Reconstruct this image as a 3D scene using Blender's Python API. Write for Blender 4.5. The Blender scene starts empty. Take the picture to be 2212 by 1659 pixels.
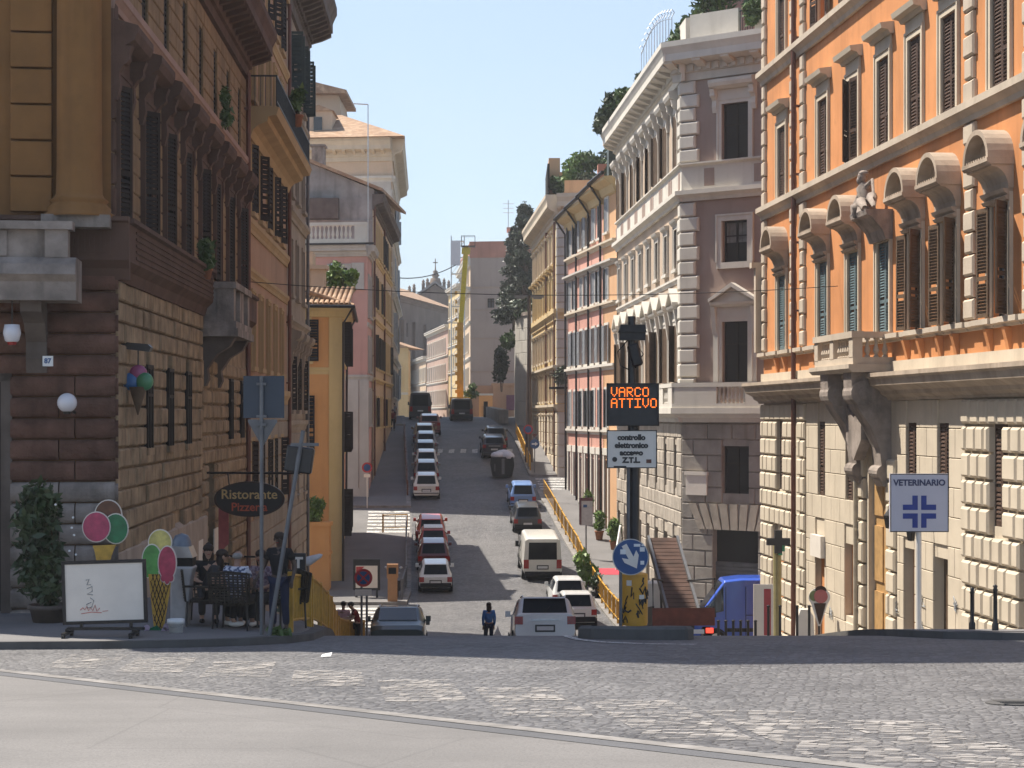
import bpy, bmesh, math, random
from mathutils import Vector, Matrix
sc = bpy.context.scene
COL = sc.collection
rnd = random.Random(11)
PI = math.pi
# ------------------------------------------------------------------ camera (eye is the origin; street runs along +Y)
FPX = 4000.0
cd = bpy.data.cameras.new('camera'); cam = bpy.data.objects.new('camera', cd); COL.objects.link(cam)
cam.location = (0, 0, 0); cam.rotation_euler = (PI/2, 0, 0)
cd.sensor_width = 36; cd.lens = 36*FPX/2212; cd.shift_y = 67.5/2212
cd.clip_start = .1; cd.clip_end = 3000
sc.camera = cam
# ------------------------------------------------------------------ sun and sky
SUN_EL = math.radians(58); SUN_AZ = math.radians(-62)
ux, uy = math.sin(SUN_AZ), math.cos(SUN_AZ)
sdir = Vector((ux*math.cos(SUN_EL), uy*math.cos(SUN_EL), math.sin(SUN_EL)))
sl = bpy.data.lights.new('sun', 'SUN'); sl.energy = 5.0; sl.angle = math.radians(.53); sl.color = (1, .93, .82)
so = bpy.data.objects.new('sun', sl); COL.objects.link(so); so.rotation_euler = sdir.to_track_quat('Z', 'Y').to_euler()
so.location = (-40, 40, 80)
W = bpy.data.worlds.new('World'); sc.world = W; W.use_nodes = True
wn = W.node_tree.nodes; wl = W.node_tree.links
sky = wn.new('ShaderNodeTexSky'); sky.sky_type = 'NISHITA'; sky.sun_disc = False
sky.sun_elevation = SUN_EL; sky.sun_rotation = SUN_AZ; sky.altitude = 60; sky.air_density = 1.0; sky.dust_density = 1.0; sky.ozone_density = 2.2
tc = wn.new('ShaderNodeTexCoord'); mp = wn.new('ShaderNodeMapping'); mp.inputs['Scale'].default_value = (1.2, 1.2, 5); nz = wn.new('ShaderNodeTexNoise'); nz.inputs['Scale'].default_value = 3.2; nz.inputs['Detail'].default_value = 7
cr_ = wn.new('ShaderNodeValToRGB'); cr_.color_ramp.elements[0].position = .42; cr_.color_ramp.elements[1].position = .8; cr_.color_ramp.elements[0].color = (.5, .5, .5, 1); cr_.color_ramp.elements[1].color = (.72, .72, .72, 1); mx_ = wn.new('ShaderNodeMix'); mx_.data_type = 'RGBA'; mx_.inputs[7].default_value = (3.9, 4.62, 5.5, 1)
wl.new(tc.outputs['Generated'], mp.inputs[0]); wl.new(mp.outputs[0], nz.inputs['Vector']); wl.new(nz.outputs['Fac'], cr_.inputs[0]); sx_ = wn.new('ShaderNodeSeparateXYZ'); mr_ = wn.new('ShaderNodeMapRange'); mr_.inputs['From Min'].default_value = .24; mr_.inputs['From Max'].default_value = .55; mr_.inputs['To Min'].default_value = 1; mr_.inputs['To Max'].default_value = .05; ml_ = wn.new('ShaderNodeMath'); ml_.operation = 'MULTIPLY'; wl.new(tc.outputs['Generated'], sx_.inputs[0]); wl.new(sx_.outputs[2], mr_.inputs['Value']); wl.new(mr_.outputs[0], ml_.inputs[0]); wl.new(cr_.outputs[0], ml_.inputs[1]); wl.new(ml_.outputs[0], mx_.inputs[0]); wl.new(sky.outputs[0], mx_.inputs[6]); wl.new(mx_.outputs[2], wn['Background'].inputs[0]); wn['Background'].inputs[1].default_value = .105
sc.view_settings.view_transform = 'Standard'; sc.view_settings.look = 'None'; sc.view_settings.exposure = .84; sc.view_settings.gamma = 1
sc.cycles.max_bounces = 6; sc.cycles.diffuse_bounces = 3; sc.cycles.glossy_bounces = 3; sc.cycles.transparent_max_bounces = 8
try: sc.cycles.use_denoising = True
except Exception: pass
# ------------------------------------------------------------------ mesh builder
class MB:
    def __init__(s): s.v = []; s.f = []; s.mi = []; s.sm = []; s.cur = 0; s.smooth = False; s.M = None
    def add(s, vs, fs):
        b = len(s.v)
        for p in vs:
            p = Vector(p); s.v.append(s.M @ p if s.M is not None else p)
        for f in fs: s.f.append(tuple(b+i for i in f)); s.mi.append(s.cur); s.sm.append(s.smooth)
        return s
    def quad(s, a, b, c, d): return s.add([a, b, c, d], [(0, 1, 2, 3)])
    def box(s, x0, x1, y0, y1, z0, z1):
        return s.add([(x0,y0,z0),(x1,y0,z0),(x1,y1,z0),(x0,y1,z0),(x0,y0,z1),(x1,y0,z1),(x1,y1,z1),(x0,y1,z1)],
                     [(0,3,2,1),(4,5,6,7),(0,1,5,4),(1,2,6,5),(2,3,7,6),(3,0,4,7)])
    def cbox(s, x0, x1, yf, yb, z0, z1, c):   # block with a chamfered front (front at yf < yb)
        return s.add([(x0+c,yf,z0+c),(x1-c,yf,z0+c),(x1-c,yf,z1-c),(x0+c,yf,z1-c),(x0,yf+c,z0),(x1,yf+c,z0),(x1,yf+c,z1),(x0,yf+c,z1),
                      (x0,yb,z0),(x1,yb,z0),(x1,yb,z1),(x0,yb,z1)],
                     [(0,1,2,3),(4,5,1,0),(5,6,2,1),(6,7,3,2),(7,4,0,3),(8,9,5,4),(9,10,6,5),(10,11,7,6),(11,8,4,7)])
    def prism(s, pts, ax, a, b):   # closed polygon extruded along an axis
        n = len(pts)
        def mk(p, t): return (t, p[0], p[1]) if ax == 'x' else (p[0], t, p[1]) if ax == 'y' else (p[0], p[1], t)
        vs = [mk(p, a) for p in pts]+[mk(p, b) for p in pts]
        fs = [(i, (i+1) % n, n+(i+1) % n, n+i) for i in range(n)]+[tuple(range(n-1, -1, -1)), tuple(range(n, 2*n))]
        return s.add(vs, fs)
    def lathe(s, prof, c=(0, 0, 0), seg=16, a0=0, a1=2*PI):
        full = abs(a1-a0-2*PI) < 1e-6; k = seg if full else seg+1
        vs = []
        for r, z in prof:
            for i in range(k):
                t = a0+(a1-a0)*i/seg; vs.append((c[0]+r*math.cos(t), c[1]+r*math.sin(t), c[2]+z))
        fs = []
        for j in range(len(prof)-1):
            for i in range(seg):
                i2 = (i+1) % k
                fs.append((j*k+i, j*k+i2, (j+1)*k+i2, (j+1)*k+i))
        return s.add(vs, fs)
    def tube(s, pts, r, seg=8, cap=True):
        pts = [Vector(p) for p in pts]; n = len(pts); rr = r if isinstance(r, (list, tuple)) else [r]*n
        vs = []; up = Vector((0, 0, 1))
        for i, p in enumerate(pts):
            d = (pts[min(i+1, n-1)]-pts[max(i-1, 0)]).normalized()
            a = d.cross(up)
            if a.length < .05: a = d.cross(Vector((0, 1, 0)))
            a.normalize(); b = d.cross(a)
            for k in range(seg):
                t = 2*PI*k/seg; vs.append(p+a*rr[i]*math.cos(t)+b*rr[i]*math.sin(t))
        fs = [(i*seg+k, i*seg+(k+1) % seg, (i+1)*seg+(k+1) % seg, (i+1)*seg+k) for i in range(n-1) for k in range(seg)]
        if cap: fs += [tuple(range(seg)), tuple(range((n-1)*seg, n*seg))[::-1]]
        return s.add(vs, fs)
    def ell(s, c, r, seg=12, rings=8):
        pr = [(max(1e-4, math.sin(PI*i/rings)), -math.cos(PI*i/rings)) for i in range(rings+1)]
        vs = []
        for q, z in pr:
            for i in range(seg): t = 2*PI*i/seg; vs.append((c[0]+r[0]*q*math.cos(t), c[1]+r[1]*q*math.sin(t), c[2]+r[2]*z))
        fs = [(j*seg+i, j*seg+(i+1) % seg, (j+1)*seg+(i+1) % seg, (j+1)*seg+i) for j in range(rings) for i in range(seg)]
        return s.add(vs, fs)
    def mesh(s, name, mats):
        me = bpy.data.meshes.new(name); me.from_pydata([tuple(p) for p in s.v], [], s.f)
        for m in (mats if isinstance(mats, (list, tuple)) else [mats]): me.materials.append(m)
        me.polygons.foreach_set('material_index', s.mi); me.polygons.foreach_set('use_smooth', s.sm); me.update()
        return me
    def build(s, name, mats, parent=None, M=None, label=None):
        return ob(name, s.mesh(name, mats), parent, M, label)
def ob(name, me, parent=None, M=None, label=None):
    o = bpy.data.objects.new(name, me); COL.objects.link(o)
    if parent is not None: o.parent = parent
    if M is not None: o.matrix_basis = M
    if label: o['label'] = label
    return o
def tag(o, label, cat, group=None):
    o['label'] = label; o['category'] = cat
    if group: o['group'] = group
    return o
def thing(name, label, cat, loc=(0, 0, 0), rz=0, group=None):
    o = bpy.data.objects.new(name, None); COL.objects.link(o); o.empty_display_size = .3
    o.location = loc; o.rotation_euler = (0, 0, rz); return tag(o, label, cat, group)
def dup(o, parent=None):
    c = o.copy(); COL.objects.link(c)
    if parent is not None: c.parent = parent
    for ch in list(o.children): dup(ch, c)
    return c
def T(x, y, z): return Matrix.Translation((x, y, z))
def RZ(a): return Matrix.Rotation(a, 4, 'Z')
def RX(a): return Matrix.Rotation(a, 4, 'X')
def RY(a): return Matrix.Rotation(a, 4, 'Y')
def P(x, y, Y): return Vector(((x-1106)/FPX*Y, Y, (897-y)/FPX*Y))
# ------------------------------------------------------------------ materials
def L(c): return tuple(((v/255)/12.92 if v/255 <= .04045 else (((v/255)+.055)/1.055)**2.4) for v in c)
class NT:
    def __init__(s, name):
        s.m = bpy.data.materials.new(name); s.m.use_nodes = True; s.t = s.m.node_tree; s.n = s.t.nodes; s.b = s.n['Principled BSDF']
        s.geo = s.n.new('ShaderNodeNewGeometry'); s.pos = s.geo.outputs['Position']
    def lk(s, a, b): s.t.links.new(a, b)
    def mapped(s, scale, src=None, rot=(0, 0, 0)):
        m = s.n.new('ShaderNodeMapping'); m.inputs['Scale'].default_value = scale; m.inputs['Rotation'].default_value = rot
        s.lk(src or s.pos, m.inputs['Vector']); return m.outputs[0]
    def noise(s, scale, detail=4, vec=None, rough=.55):
        n = s.n.new('ShaderNodeTexNoise'); n.inputs['Scale'].default_value = scale; n.inputs['Detail'].default_value = detail
        n.inputs['Roughness'].default_value = rough; s.lk(vec or s.pos, n.inputs['Vector']); return n.outputs['Fac']
    def vor(s, scale, vec=None, feature='F1', out='Distance', rnd_=1):
        n = s.n.new('ShaderNodeTexVoronoi'); n.feature = feature; n.inputs['Scale'].default_value = scale
        n.inputs['Randomness'].default_value = rnd_
        s.lk(vec or s.pos, n.inputs['Vector']); return n.outputs[out]
    def ramp(s, fac, stops):
        r = s.n.new('ShaderNodeValToRGB'); e = r.color_ramp.elements
        while len(e) < len(stops): e.new(.5)
        for el, (p, c) in zip(e, stops): el.position = p; el.color = (*c, 1) if len(c) == 3 else c
        s.lk(fac, r.inputs[0]); return r.outputs[0]
    def mix(s, fac, a, b, mode='MIX'):
        m = s.n.new('ShaderNodeMix'); m.data_type = 'RGBA'; m.blend_type = mode
        for i, v in ((0, fac), (6, a), (7, b)):
            if hasattr(v, 'is_output') or hasattr(v, 'links'): s.lk(v, m.inputs[i])
            elif i == 0: m.inputs[0].default_value = v
            else: m.inputs[i].default_value = (*v, 1)
        return m.outputs[2]
    def math(s, op, a, b=0):
        m = s.n.new('ShaderNodeMath'); m.operation = op
        for i, v in ((0, a), (1, b)):
            if hasattr(v, 'links'): s.lk(v, m.inputs[i])
            else: m.inputs[i].default_value = v
        return m.outputs[0]
    def bump(s, h, strength=.3, dist=.02):
        b = s.n.new('ShaderNodeBump'); b.inputs['Strength'].default_value = strength; b.inputs['Distance'].default_value = dist
        s.lk(h, b.inputs['Height']); s.lk(b.outputs[0], s.b.inputs['Normal'])
    def col(s, c): 
        if hasattr(c, 'links'): s.lk(c, s.b.inputs['Base Color'])
        else: s.b.inputs['Base Color'].default_value = (*c, 1)
    def set(s, **k):
        for a, v in k.items(): s.b.inputs[a.replace('_', ' ')].default_value = v
def g3(v): return (v, v, v)
def sc3(c, k): return tuple(min(1, x*k) for x in c)
def stucco(name, rgb, var=.16, scale=.5, streak=.25, bump=.25, rough=.9, grain=.0, dirt=(.35, .3, .26), dist=.012):
    t = NT(name); c = rgb
    big = t.noise(scale, 5); fine = t.noise(scale*9, 4)
    a = t.mix(t.ramp(big, [(.32, g3(0)), (.68, g3(1))]), sc3(c, 1-var), sc3(c, 1+var*.7))
    a = t.mix(t.math('MULTIPLY', fine, .28), a, sc3(c, .72))
    st = t.noise(1.0, 5, t.mapped((2.3, 2.3, .22)))
    a = t.mix(t.ramp(st, [(.52, g3(0)), (.8, g3(streak))]), a, tuple(x*y for x, y in zip(c, dirt)))
    blot = t.noise(2.1, 6)
    a = t.mix(t.ramp(blot, [(.6, g3(0)), (.78, g3(streak*.8))]), a, sc3(c, .55))
    t.col(a); t.set(Roughness=rough); t.b.inputs['Specular IOR Level'].default_value = .2
    t.bump(t.noise(14 if dist < .02 else 8, 8, None, .7), bump, dist); return t.m
def plain(name, rgb, rough=.5, metal=0, var=.12, scale=6, coat=0, bump=0):
    t = NT(name); n = t.noise(scale, 4)
    t.col(t.mix(t.ramp(n, [(.3, g3(0)), (.7, g3(1))]), sc3(rgb, 1-var), sc3(rgb, 1+var)))
    t.set(Roughness=rough, Metallic=metal)
    if rough >= .6: t.b.inputs['Specular IOR Level'].default_value = .2
    if coat: t.b.inputs['Coat Weight'].default_value = coat; t.b.inputs['Coat Roughness'].default_value = .06
    if bump: t.bump(t.noise(scale*6, 4), bump, .01)
    return t.m
def leafmat(name, rgb, rgb2):
    t = NT(name); n = t.noise(1.6, 3); n2 = t.noise(17, 2)
    a = t.mix(t.ramp(n, [(.35, g3(0)), (.65, g3(1))]), rgb, rgb2)
    a = t.mix(t.math('MULTIPLY', n2, .5), a, sc3(rgb, .45))
    t.col(a); t.set(Roughness=.55)
    t.b.inputs['Transmission Weight'].default_value = 0
    return t.m
def emit(name, rgb, s):
    t = NT(name); t.col((0, 0, 0)); t.b.inputs['Emission Color'].default_value = (*rgb, 1); t.b.inputs['Emission Strength'].default_value = s; return t.m
M = {}
M['travertine'] = stucco('travertine', (.50, .42, .33), .15, .8, .35, .5)
M['trav_light'] = stucco('pale_travertine', (.56, .48, .37), .12, .8, .25, .4)
M['trav_grey'] = stucco('grey_travertine', (.50, .47, .42), .12, .8, .3, .4)
M['trav_old'] = stucco('weathered_travertine', (.30, .25, .215), .4, 1.8, .8, .9, dirt=(.2, .2, .2), dist=.04)
M['orange'] = stucco('orange_stucco', (.58, .25, .098), .2, .4, .5, .25, dirt=(.55, .5, .46))
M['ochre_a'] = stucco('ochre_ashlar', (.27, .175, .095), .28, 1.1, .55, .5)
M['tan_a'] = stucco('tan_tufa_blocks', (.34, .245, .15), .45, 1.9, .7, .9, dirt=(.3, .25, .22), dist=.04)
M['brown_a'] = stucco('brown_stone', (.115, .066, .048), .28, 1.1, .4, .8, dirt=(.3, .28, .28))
M['brown_rust'] = stucco('red_brown_rusticated_stone', (.15, .078, .056), .4, 2.6, .8, 1.0, dirt=(.3, .28, .28), dist=.05)
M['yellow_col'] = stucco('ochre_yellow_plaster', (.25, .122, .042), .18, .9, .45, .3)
M['pink_band'] = stucco('pinkish_stone_band', (.36, .23, .18), .15, 1, .3, .3)
M['peach_b'] = stucco('peach_plaster', (.42, .26, .165), .14, .4, .3, .2)
M['ochre_b'] = stucco('ochre_moulding', (.45, .31, .16), .12, .6, .3, .2)
M['grey_b'] = stucco('grey_tan_plaster', (.34, .28, .215), .2, .6, .4, .3)
M['yellow_g'] = stucco('warm_yellow_plaster', (.66, .34, .135), .12, .3, .25, .15, dirt=(.6, .5, .4))
M['yellow_trim'] = stucco('pale_yellow_trim', (.62, .46, .22), .1, .5, .2, .15)
M['pink_h'] = stucco('dusty_pink_plaster', (.60, .34, .28), .12, .3, .25, .15)
M['cream_i'] = stucco('cream_plaster', (.56, .43, .31), .12, .3, .25, .15)
M['pink_d'] = stucco('salmon_pink_plaster', (.58, .31, .245), .12, .3, .2, .15)
M['orange_d'] = stucco('pale_orange_plaster', (.60, .36, .2), .12, .3, .2, .15)
M['cream_f'] = stucco('yellow_cream_plaster', (.60, .46, .25), .12, .3, .2, .15)
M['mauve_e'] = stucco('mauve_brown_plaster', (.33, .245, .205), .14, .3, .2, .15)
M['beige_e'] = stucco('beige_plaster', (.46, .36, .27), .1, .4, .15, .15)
M['white_trim'] = stucco('off_white_stone_trim', (.60, .56, .49), .1, .8, .2, .2)
M['grey_k'] = stucco('grey_taupe_plaster', (.38, .315, .275), .1, .2, .2, .1)
M['red_k'] = stucco('brick_red_band', (.45, .22, .16), .15, .5, .3, .2)
M['church'] = stucco('grey_brown_church_wall', (.20, .155, .125), .28, .25, .5, .3)
M['concrete'] = stucco('stained_concrete', (.30, .28, .26), .3, 1.0, .6, .5, dirt=(.3, .3, .3))
M['dark_stone'] = stucco('dark_sooty_stone', (.13, .105, .09), .35, 1.4, .5, .9)
M['rooftile'] = None
M['wood_brown'] = plain('brown_painted_wood', (.068, .04, .028), .7, 0, .25, 5)
M['wood_dark'] = plain('dark_painted_wood', (.019, .0145, .0125), .7, 0, .25, 5)
M['wood_tan'] = plain('weathered_brown_shutter_wood', (.11, .072, .045), .6, 0, .2, 5)
M['wood_teal'] = plain('faded_blue_green_shutter_wood', (.10, .14, .15), .6, 0, .2, 5)
M['wood_grey'] = plain('grey_painted_wood', (.22, .23, .24), .55, 0, .2, 5)
M['wood_green'] = plain('dark_green_painted_wood', (.03, .045, .04), .5, 0, .2, 5)
M['wood_blue'] = plain('pale_blue_painted_shutter', (.20, .27, .33), .55, 0, .2, 5)
M['wood_door'] = plain('honey_wood_door', (.42, .25, .10), .5, 0, .2, 4)
M['iron'] = plain('black_iron', (.022, .02, .02), .45, .3, .3, 9)
M['rust_pipe'] = plain('red_brown_painted_pipe', (.13, .05, .032), .5, .2, .2, 4)
M['pipe_grey'] = plain('grey_metal_pole', (.13, .133, .14), .5, .3, .2, 3)
M['pipe_beige'] = plain('beige_painted_pipe', (.42, .36, .27), .6, 0, .2, 3)
M['alu'] = plain('brushed_aluminium', (.48, .49, .5), .35, .85, .1, 8)
M['white_paint'] = plain('white_painted_metal', (.72, .72, .70), .4, 0, .05, 3)
M['offwhite'] = plain('off_white_panel', (.70, .64, .565), .45, 0, .05, 3)
M['black_paint'] = plain('black_painted_metal', (.018, .018, .02), .4, 0, .25, 6)
M['rubber'] = plain('black_rubber', (.016, .016, .017), .75, 0, .25, 9)
M['plate'] = plain('number_plate_white', (.62, .62, .62), .4, 0, .05, 9)
M['redlamp'] = plain('red_tail_lamp_glass', (.30, .015, .012), .12, 0, .2, 20)
M['clearlamp'] = plain('clear_headlamp_glass', (.55, .56, .57), .08, .3, .1, 20)
M['orange_paint'] = plain('orange_yellow_paint', (.62, .31, .035), .5, 0, .16, 3)
M['yellow_fence'] = plain('chrome_yellow_fence_paint', (.50, .27, .028), .5, 0, .25, 6)
M['blue_sign'] = plain('blue_road_sign', (.022, .075, .21), .35, 0, .12, 4)
M['red_sign'] = plain('red_road_sign', (.42, .03, .035), .4, 0, .12, 4)
M['sign_back'] = plain('dark_blue_grey_sign_back', (.032, .045, .065), .5, .1, .1, 2)
M['terracotta'] = plain('terracotta_pot', (.30, .13, .07), .8, 0, .2, 7)
M['cloth_white'] = plain('white_cloth', (.62, .62, .64), .85, 0, .1, 8)
M['globe'] = plain('milk_glass_globe', (.66, .64, .66), .25, 0, .02, 3)
M['led'] = emit('amber_led', (1, .17, .012), 1.7)
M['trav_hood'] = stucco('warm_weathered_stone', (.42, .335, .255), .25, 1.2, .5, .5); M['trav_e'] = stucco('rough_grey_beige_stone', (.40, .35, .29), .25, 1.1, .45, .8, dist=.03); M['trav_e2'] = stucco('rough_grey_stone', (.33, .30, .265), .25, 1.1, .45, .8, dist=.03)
M['bark'] = plain('bark', (.09, .06, .04), .9, 0, .3, 9, 0, .8)
M['leaf_dark'] = leafmat('dark_foliage', (.022, .045, .016), (.05, .085, .025))
M['leaf_mid'] = leafmat('green_foliage', (.05, .10, .022), (.10, .17, .035))
M['leaf_bright'] = leafmat('bright_green_foliage', (.10, .19, .035), (.2, .3, .06))
M['leaf_grey'] = leafmat('grey_green_foliage', (.06, .09, .045), (.13, .16, .09))
M['leaf_pine'] = leafmat('conifer_foliage', (.018, .034, .016), (.035, .06, .022))
def glassmat(name, c, rough=.08):
    t = NT(name); n = t.noise(.7, 3); t.col(t.mix(n, sc3(c, .6), sc3(c, 1.5))); t.set(Roughness=rough); t.b.inputs['Specular IOR Level'].default_value = .6
    return t.m
M['glass'] = glassmat('dark_window_glass', (.022, .024, .026))
M['glass_grey'] = glassmat('grey_curtained_glass', (.09, .095, .10), .12)
M['carglass'] = glassmat('tinted_car_glass', (.014, .018, .022), .04); M['carglass_dark'] = glassmat('dark_rear_glass', (.008, .009, .011), .1); M['carglass_dark'].node_tree.nodes['Principled BSDF'].inputs['Specular IOR Level'].default_value = .12
def tilemat():
    t = NT('terracotta_roof_tiles'); n = t.noise(1.3, 5); n2 = t.vor(3.2, None, 'F1', 'Color')
    a = t.mix(t.ramp(n, [(.3, g3(0)), (.7, g3(1))]), (.30, .17, .09), (.48, .33, .21))
    sep = t.n.new('ShaderNodeSeparateColor'); t.lk(n2, sep.inputs[0])
    a = t.mix(t.math('MULTIPLY', sep.outputs[0], .6), a, (.20, .12, .075)); t.col(a); t.set(Roughness=.9)
    t.bump(t.noise(9, 4), .6, .03); return t.m
M['rooftile'] = tilemat()
def cobble():
    t = NT('basalt_cobbles'); v = t.mapped((.8, 1.25, 0), None, (0, 0, .12))
    wn_ = t.n.new('ShaderNodeTexNoise'); wn_.inputs['Scale'].default_value = 2.3; wn_.inputs['Detail'].default_value = 3; t.lk(t.pos, wn_.inputs['Vector']); va = t.n.new('ShaderNodeVectorMath'); va.operation = 'MULTIPLY_ADD'; va.inputs[1].default_value = (.12, .12, 0); t.lk(wn_.outputs['Color'], va.inputs[0]); t.lk(v, va.inputs[2]); v = va.outputs[0]
    d = t.vor(9.5, v, 'DISTANCE_TO_EDGE', 'Distance', .6); c = t.vor(9.5, v, 'F1', 'Color', .6)
    sep = t.n.new('ShaderNodeSeparateColor'); t.lk(c, sep.inputs[0])
    base = t.mix(sep.outputs[0], (.05, .049, .053), (.185, .178, .18))
    big = t.noise(.35, 4); base = t.mix(t.ramp(big, [(.35, g3(0)), (.7, g3(.55))]), base, (.24, .23, .225)); pt_ = t.noise(1.1, 5); base = t.mix(t.ramp(pt_, [(.5, g3(0)), (.75, g3(.55))]), base, (.06, .058, .06))
    fine = t.noise(30, 3); base = t.mix(t.math('MULTIPLY', fine, .35), base, (.07, .07, .07))
    base = t.mix(t.ramp(d, [(.02, g3(.8)), (.08, g3(0))]), base, (.06, .057, .054))
    t.col(base); t.set(Roughness=.62)
    h = t.ramp(d, [(0, g3(0)), (.25, g3(1))]); t.bump(t.mix(.18, h, fine), .9, .03); return t.m
M['cobble'] = cobble()
def asphalt(name, c, gr=.42, sc_=48):
    t = NT(name); n = t.noise(sc_, 3); b = t.noise(.5, 5); sp = t.noise(240, 2)
    a = t.mix(t.ramp(b, [(.3, g3(0)), (.7, g3(1))]), sc3(c, .80), sc3(c, 1.13))
    s2 = t.noise(1.0, 6, t.mapped((.35, 2.2, 1), None, (0, 0, -.8)), .65); a = t.mix(t.ramp(s2, [(.5, g3(0)), (.72, g3(.5))]), a, sc3(c, .72)); s3 = t.noise(3.1, 6, None, .7); a = t.mix(t.ramp(s3, [(.62, g3(0)), (.7, g3(.45))]), a, sc3(c, .6))
    a = t.mix(t.ramp(n, [(.45, g3(0)), (.75, g3(gr*2))]), a, sc3(c, .55))
    a = t.mix(t.ramp(sp, [(.5, g3(0)), (.7, g3(gr))]), a, sc3(c, 1.7))
    cr = t.vor(.32, t.mapped((1, 1, 0)), 'DISTANCE_TO_EDGE'); 
    a = t.mix(t.ramp(cr, [(.0, g3(.3)), (.0045, g3(0))]), a, sc3(c, .4))
    t.col(a); t.set(Roughness=.85); t.bump(n, .4, .01); return t.m
M['asphalt'] = asphalt('worn_pale_asphalt', (.162, .153, .145))
M['asphalt_dark'] = asphalt('dark_asphalt', (.10, .10, .104))
M['pavement'] = asphalt('pavement_asphalt', (.16, .152, .148))
M['ground'] = asphalt('ground_asphalt', (.15, .145, .14))
M['kerb'] = stucco('grey_kerb_stone', (.25, .235, .22), .35, 2.2, .6, .7)
M['kerb_dark'] = stucco('dark_kerb_stone', (.11, .105, .10), .25, 1.5, .3, .5)
def worn(name, c, lo, hi, vs=9.5):
    t = NT(name); v = t.mapped((.8, 1.25, 0), None, (0, 0, .12)); wn_ = t.n.new('ShaderNodeTexNoise'); wn_.inputs['Scale'].default_value = 2.3; wn_.inputs['Detail'].default_value = 3; t.lk(t.pos, wn_.inputs['Vector']); va = t.n.new('ShaderNodeVectorMath'); va.operation = 'MULTIPLY_ADD'; va.inputs[1].default_value = (.12, .12, 0); t.lk(wn_.outputs['Color'], va.inputs[0]); t.lk(v, va.inputs[2]); v = va.outputs[0]; cc = t.vor(vs, v, 'F1', 'Color', .6)
    sep = t.n.new('ShaderNodeSeparateColor'); t.lk(cc, sep.inputs[0]); n = t.noise(1.3, 3)
    k = t.math('ADD', t.math('MULTIPLY', sep.outputs[0], .5), t.math('MULTIPLY', n, .7))
    d = t.vor(vs, v, 'DISTANCE_TO_EDGE', 'Distance', .6)
    k = t.math('MULTIPLY', t.ramp(k, [(lo, g3(0)), (hi, g3(1))]), t.ramp(d, [(.02, g3(.2)), (.09, g3(1))]))
    t.col(c); t.set(Roughness=.75); t.lk(k, t.b.inputs['Alpha']); return t.m
M['worn_paint'] = worn('worn_white_road_paint', (.39, .36, .33), .5, .95)
M['zebra'] = worn('white_road_paint', (.62, .6, .56), .28, .5)
def striped(name, c1, c2): pass
def carpaint(name, c, metal=.0):
    t = NT(name); n = t.noise(2.2, 4); t.col(t.mix(t.ramp(n, [(.4, g3(0)), (.75, g3(.22))]), c, sc3(c, .7)))
    t.set(Roughness=.32, Metallic=metal); t.b.inputs['Coat Weight'].default_value = .7; t.b.inputs['Coat Roughness'].default_value = .05; return t.m
# ------------------------------------------------------------------ terrain profile
KN = [(-60, 2.6), (0, -1.6), (13, -2.5), (24, -3.27), (29, -3.62), (32, -3.87), (36, -4.3), (42, -5.15), (49, -6.25), (55.5, -7.2), (62, -8.05), (70, -8.75), (78, -9.02),
      (88, -8.8), (97, -8.05), (105, -7.0), (113, -5.75), (121, -4.65), (130, -3.55), (138, -2.55), (145, -1.76), (154, -.95), (162, -.5), (175, -.2), (190, -.25), (230, -1.2), (300, -3.5), (700, -12)]
def _cr(Y):
    for i in range(len(KN)-1):
        if Y <= KN[i+1][0]: break
    p1, p2 = KN[i], KN[i+1]; p0 = KN[max(i-1, 0)]; p3 = KN[min(i+2, len(KN)-1)]
    h = p2[0]-p1[0]; t = (Y-p1[0])/h
    m1 = (p2[1]-p0[1])/max(p2[0]-p0[0], 1e-6)*h; m2 = (p3[1]-p1[1])/max(p3[0]-p1[0], 1e-6)*h
    return (2*t**3-3*t*t+1)*p1[1]+(t**3-2*t*t+t)*m1+(-2*t**3+3*t*t)*p2[1]+(t**3-t*t)*m2
def gz(Y):
    a = math.floor(Y); z0 = _cr(a); z1 = _cr(a+1); return z0+(z1-z0)*(Y-a)
def lin(tab, Y):
    if Y <= tab[0][0]: return tab[0][1]
    for (a, p), (b, q) in zip(tab, tab[1:]):
        if Y <= b: return p+(q-p)*(Y-a)/(b-a)
    return tab[-1][1]
XLT = [(30, -3.3), (35, -3.5), (55, -5.0), (70, -5.05), (90, -4.9), (110, -5.95), (116, -6.35), (145, -8.25), (160, -9.2), (200, -11.8), (300, -18)]
XRT = [(36, 6.2), (60, 5.0), (78, 4.4), (100, 3.3), (116, 1.8), (127, 1.05), (145, .05), (160, -1.2), (200, -3.6), (300, -9)]
def XL(Y): return lin(XLT, Y)
def XR(Y): return lin(XRT, Y)
def struct(name, mb, m):
    o = mb.build(name, m); o['kind'] = 'structure'; return o
def sheet(name, Y0, Y1, fl, fr, dz, m, kind='structure', step=1.0, build=True, mb=None):
    mb = mb or MB(); ys = [Y0]+[y for y in range(math.floor(Y0)+1, math.ceil(Y1))]+[Y1]
    for a, b in zip(ys, ys[1:]):
        mb.quad((fl(a), a, gz(a)+dz), (fr(a), a, gz(a)+dz), (fr(b), b, gz(b)+dz), (fl(b), b, gz(b)+dz))
    if build: return struct(name, mb, m)
    return mb
g = MB()
for a, b in zip(range(-60, 400), range(-59, 401)):
    g.quad((-400, a, gz(a)), (400, a, gz(a)), (400, b, gz(b)), (-400, b, gz(b)))
g.quad((-400, 400, gz(400)), (400, 400, gz(400)), (400, 1500, -40), (-400, 1500, -40))
struct('ground', g, M['ground'])
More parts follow.
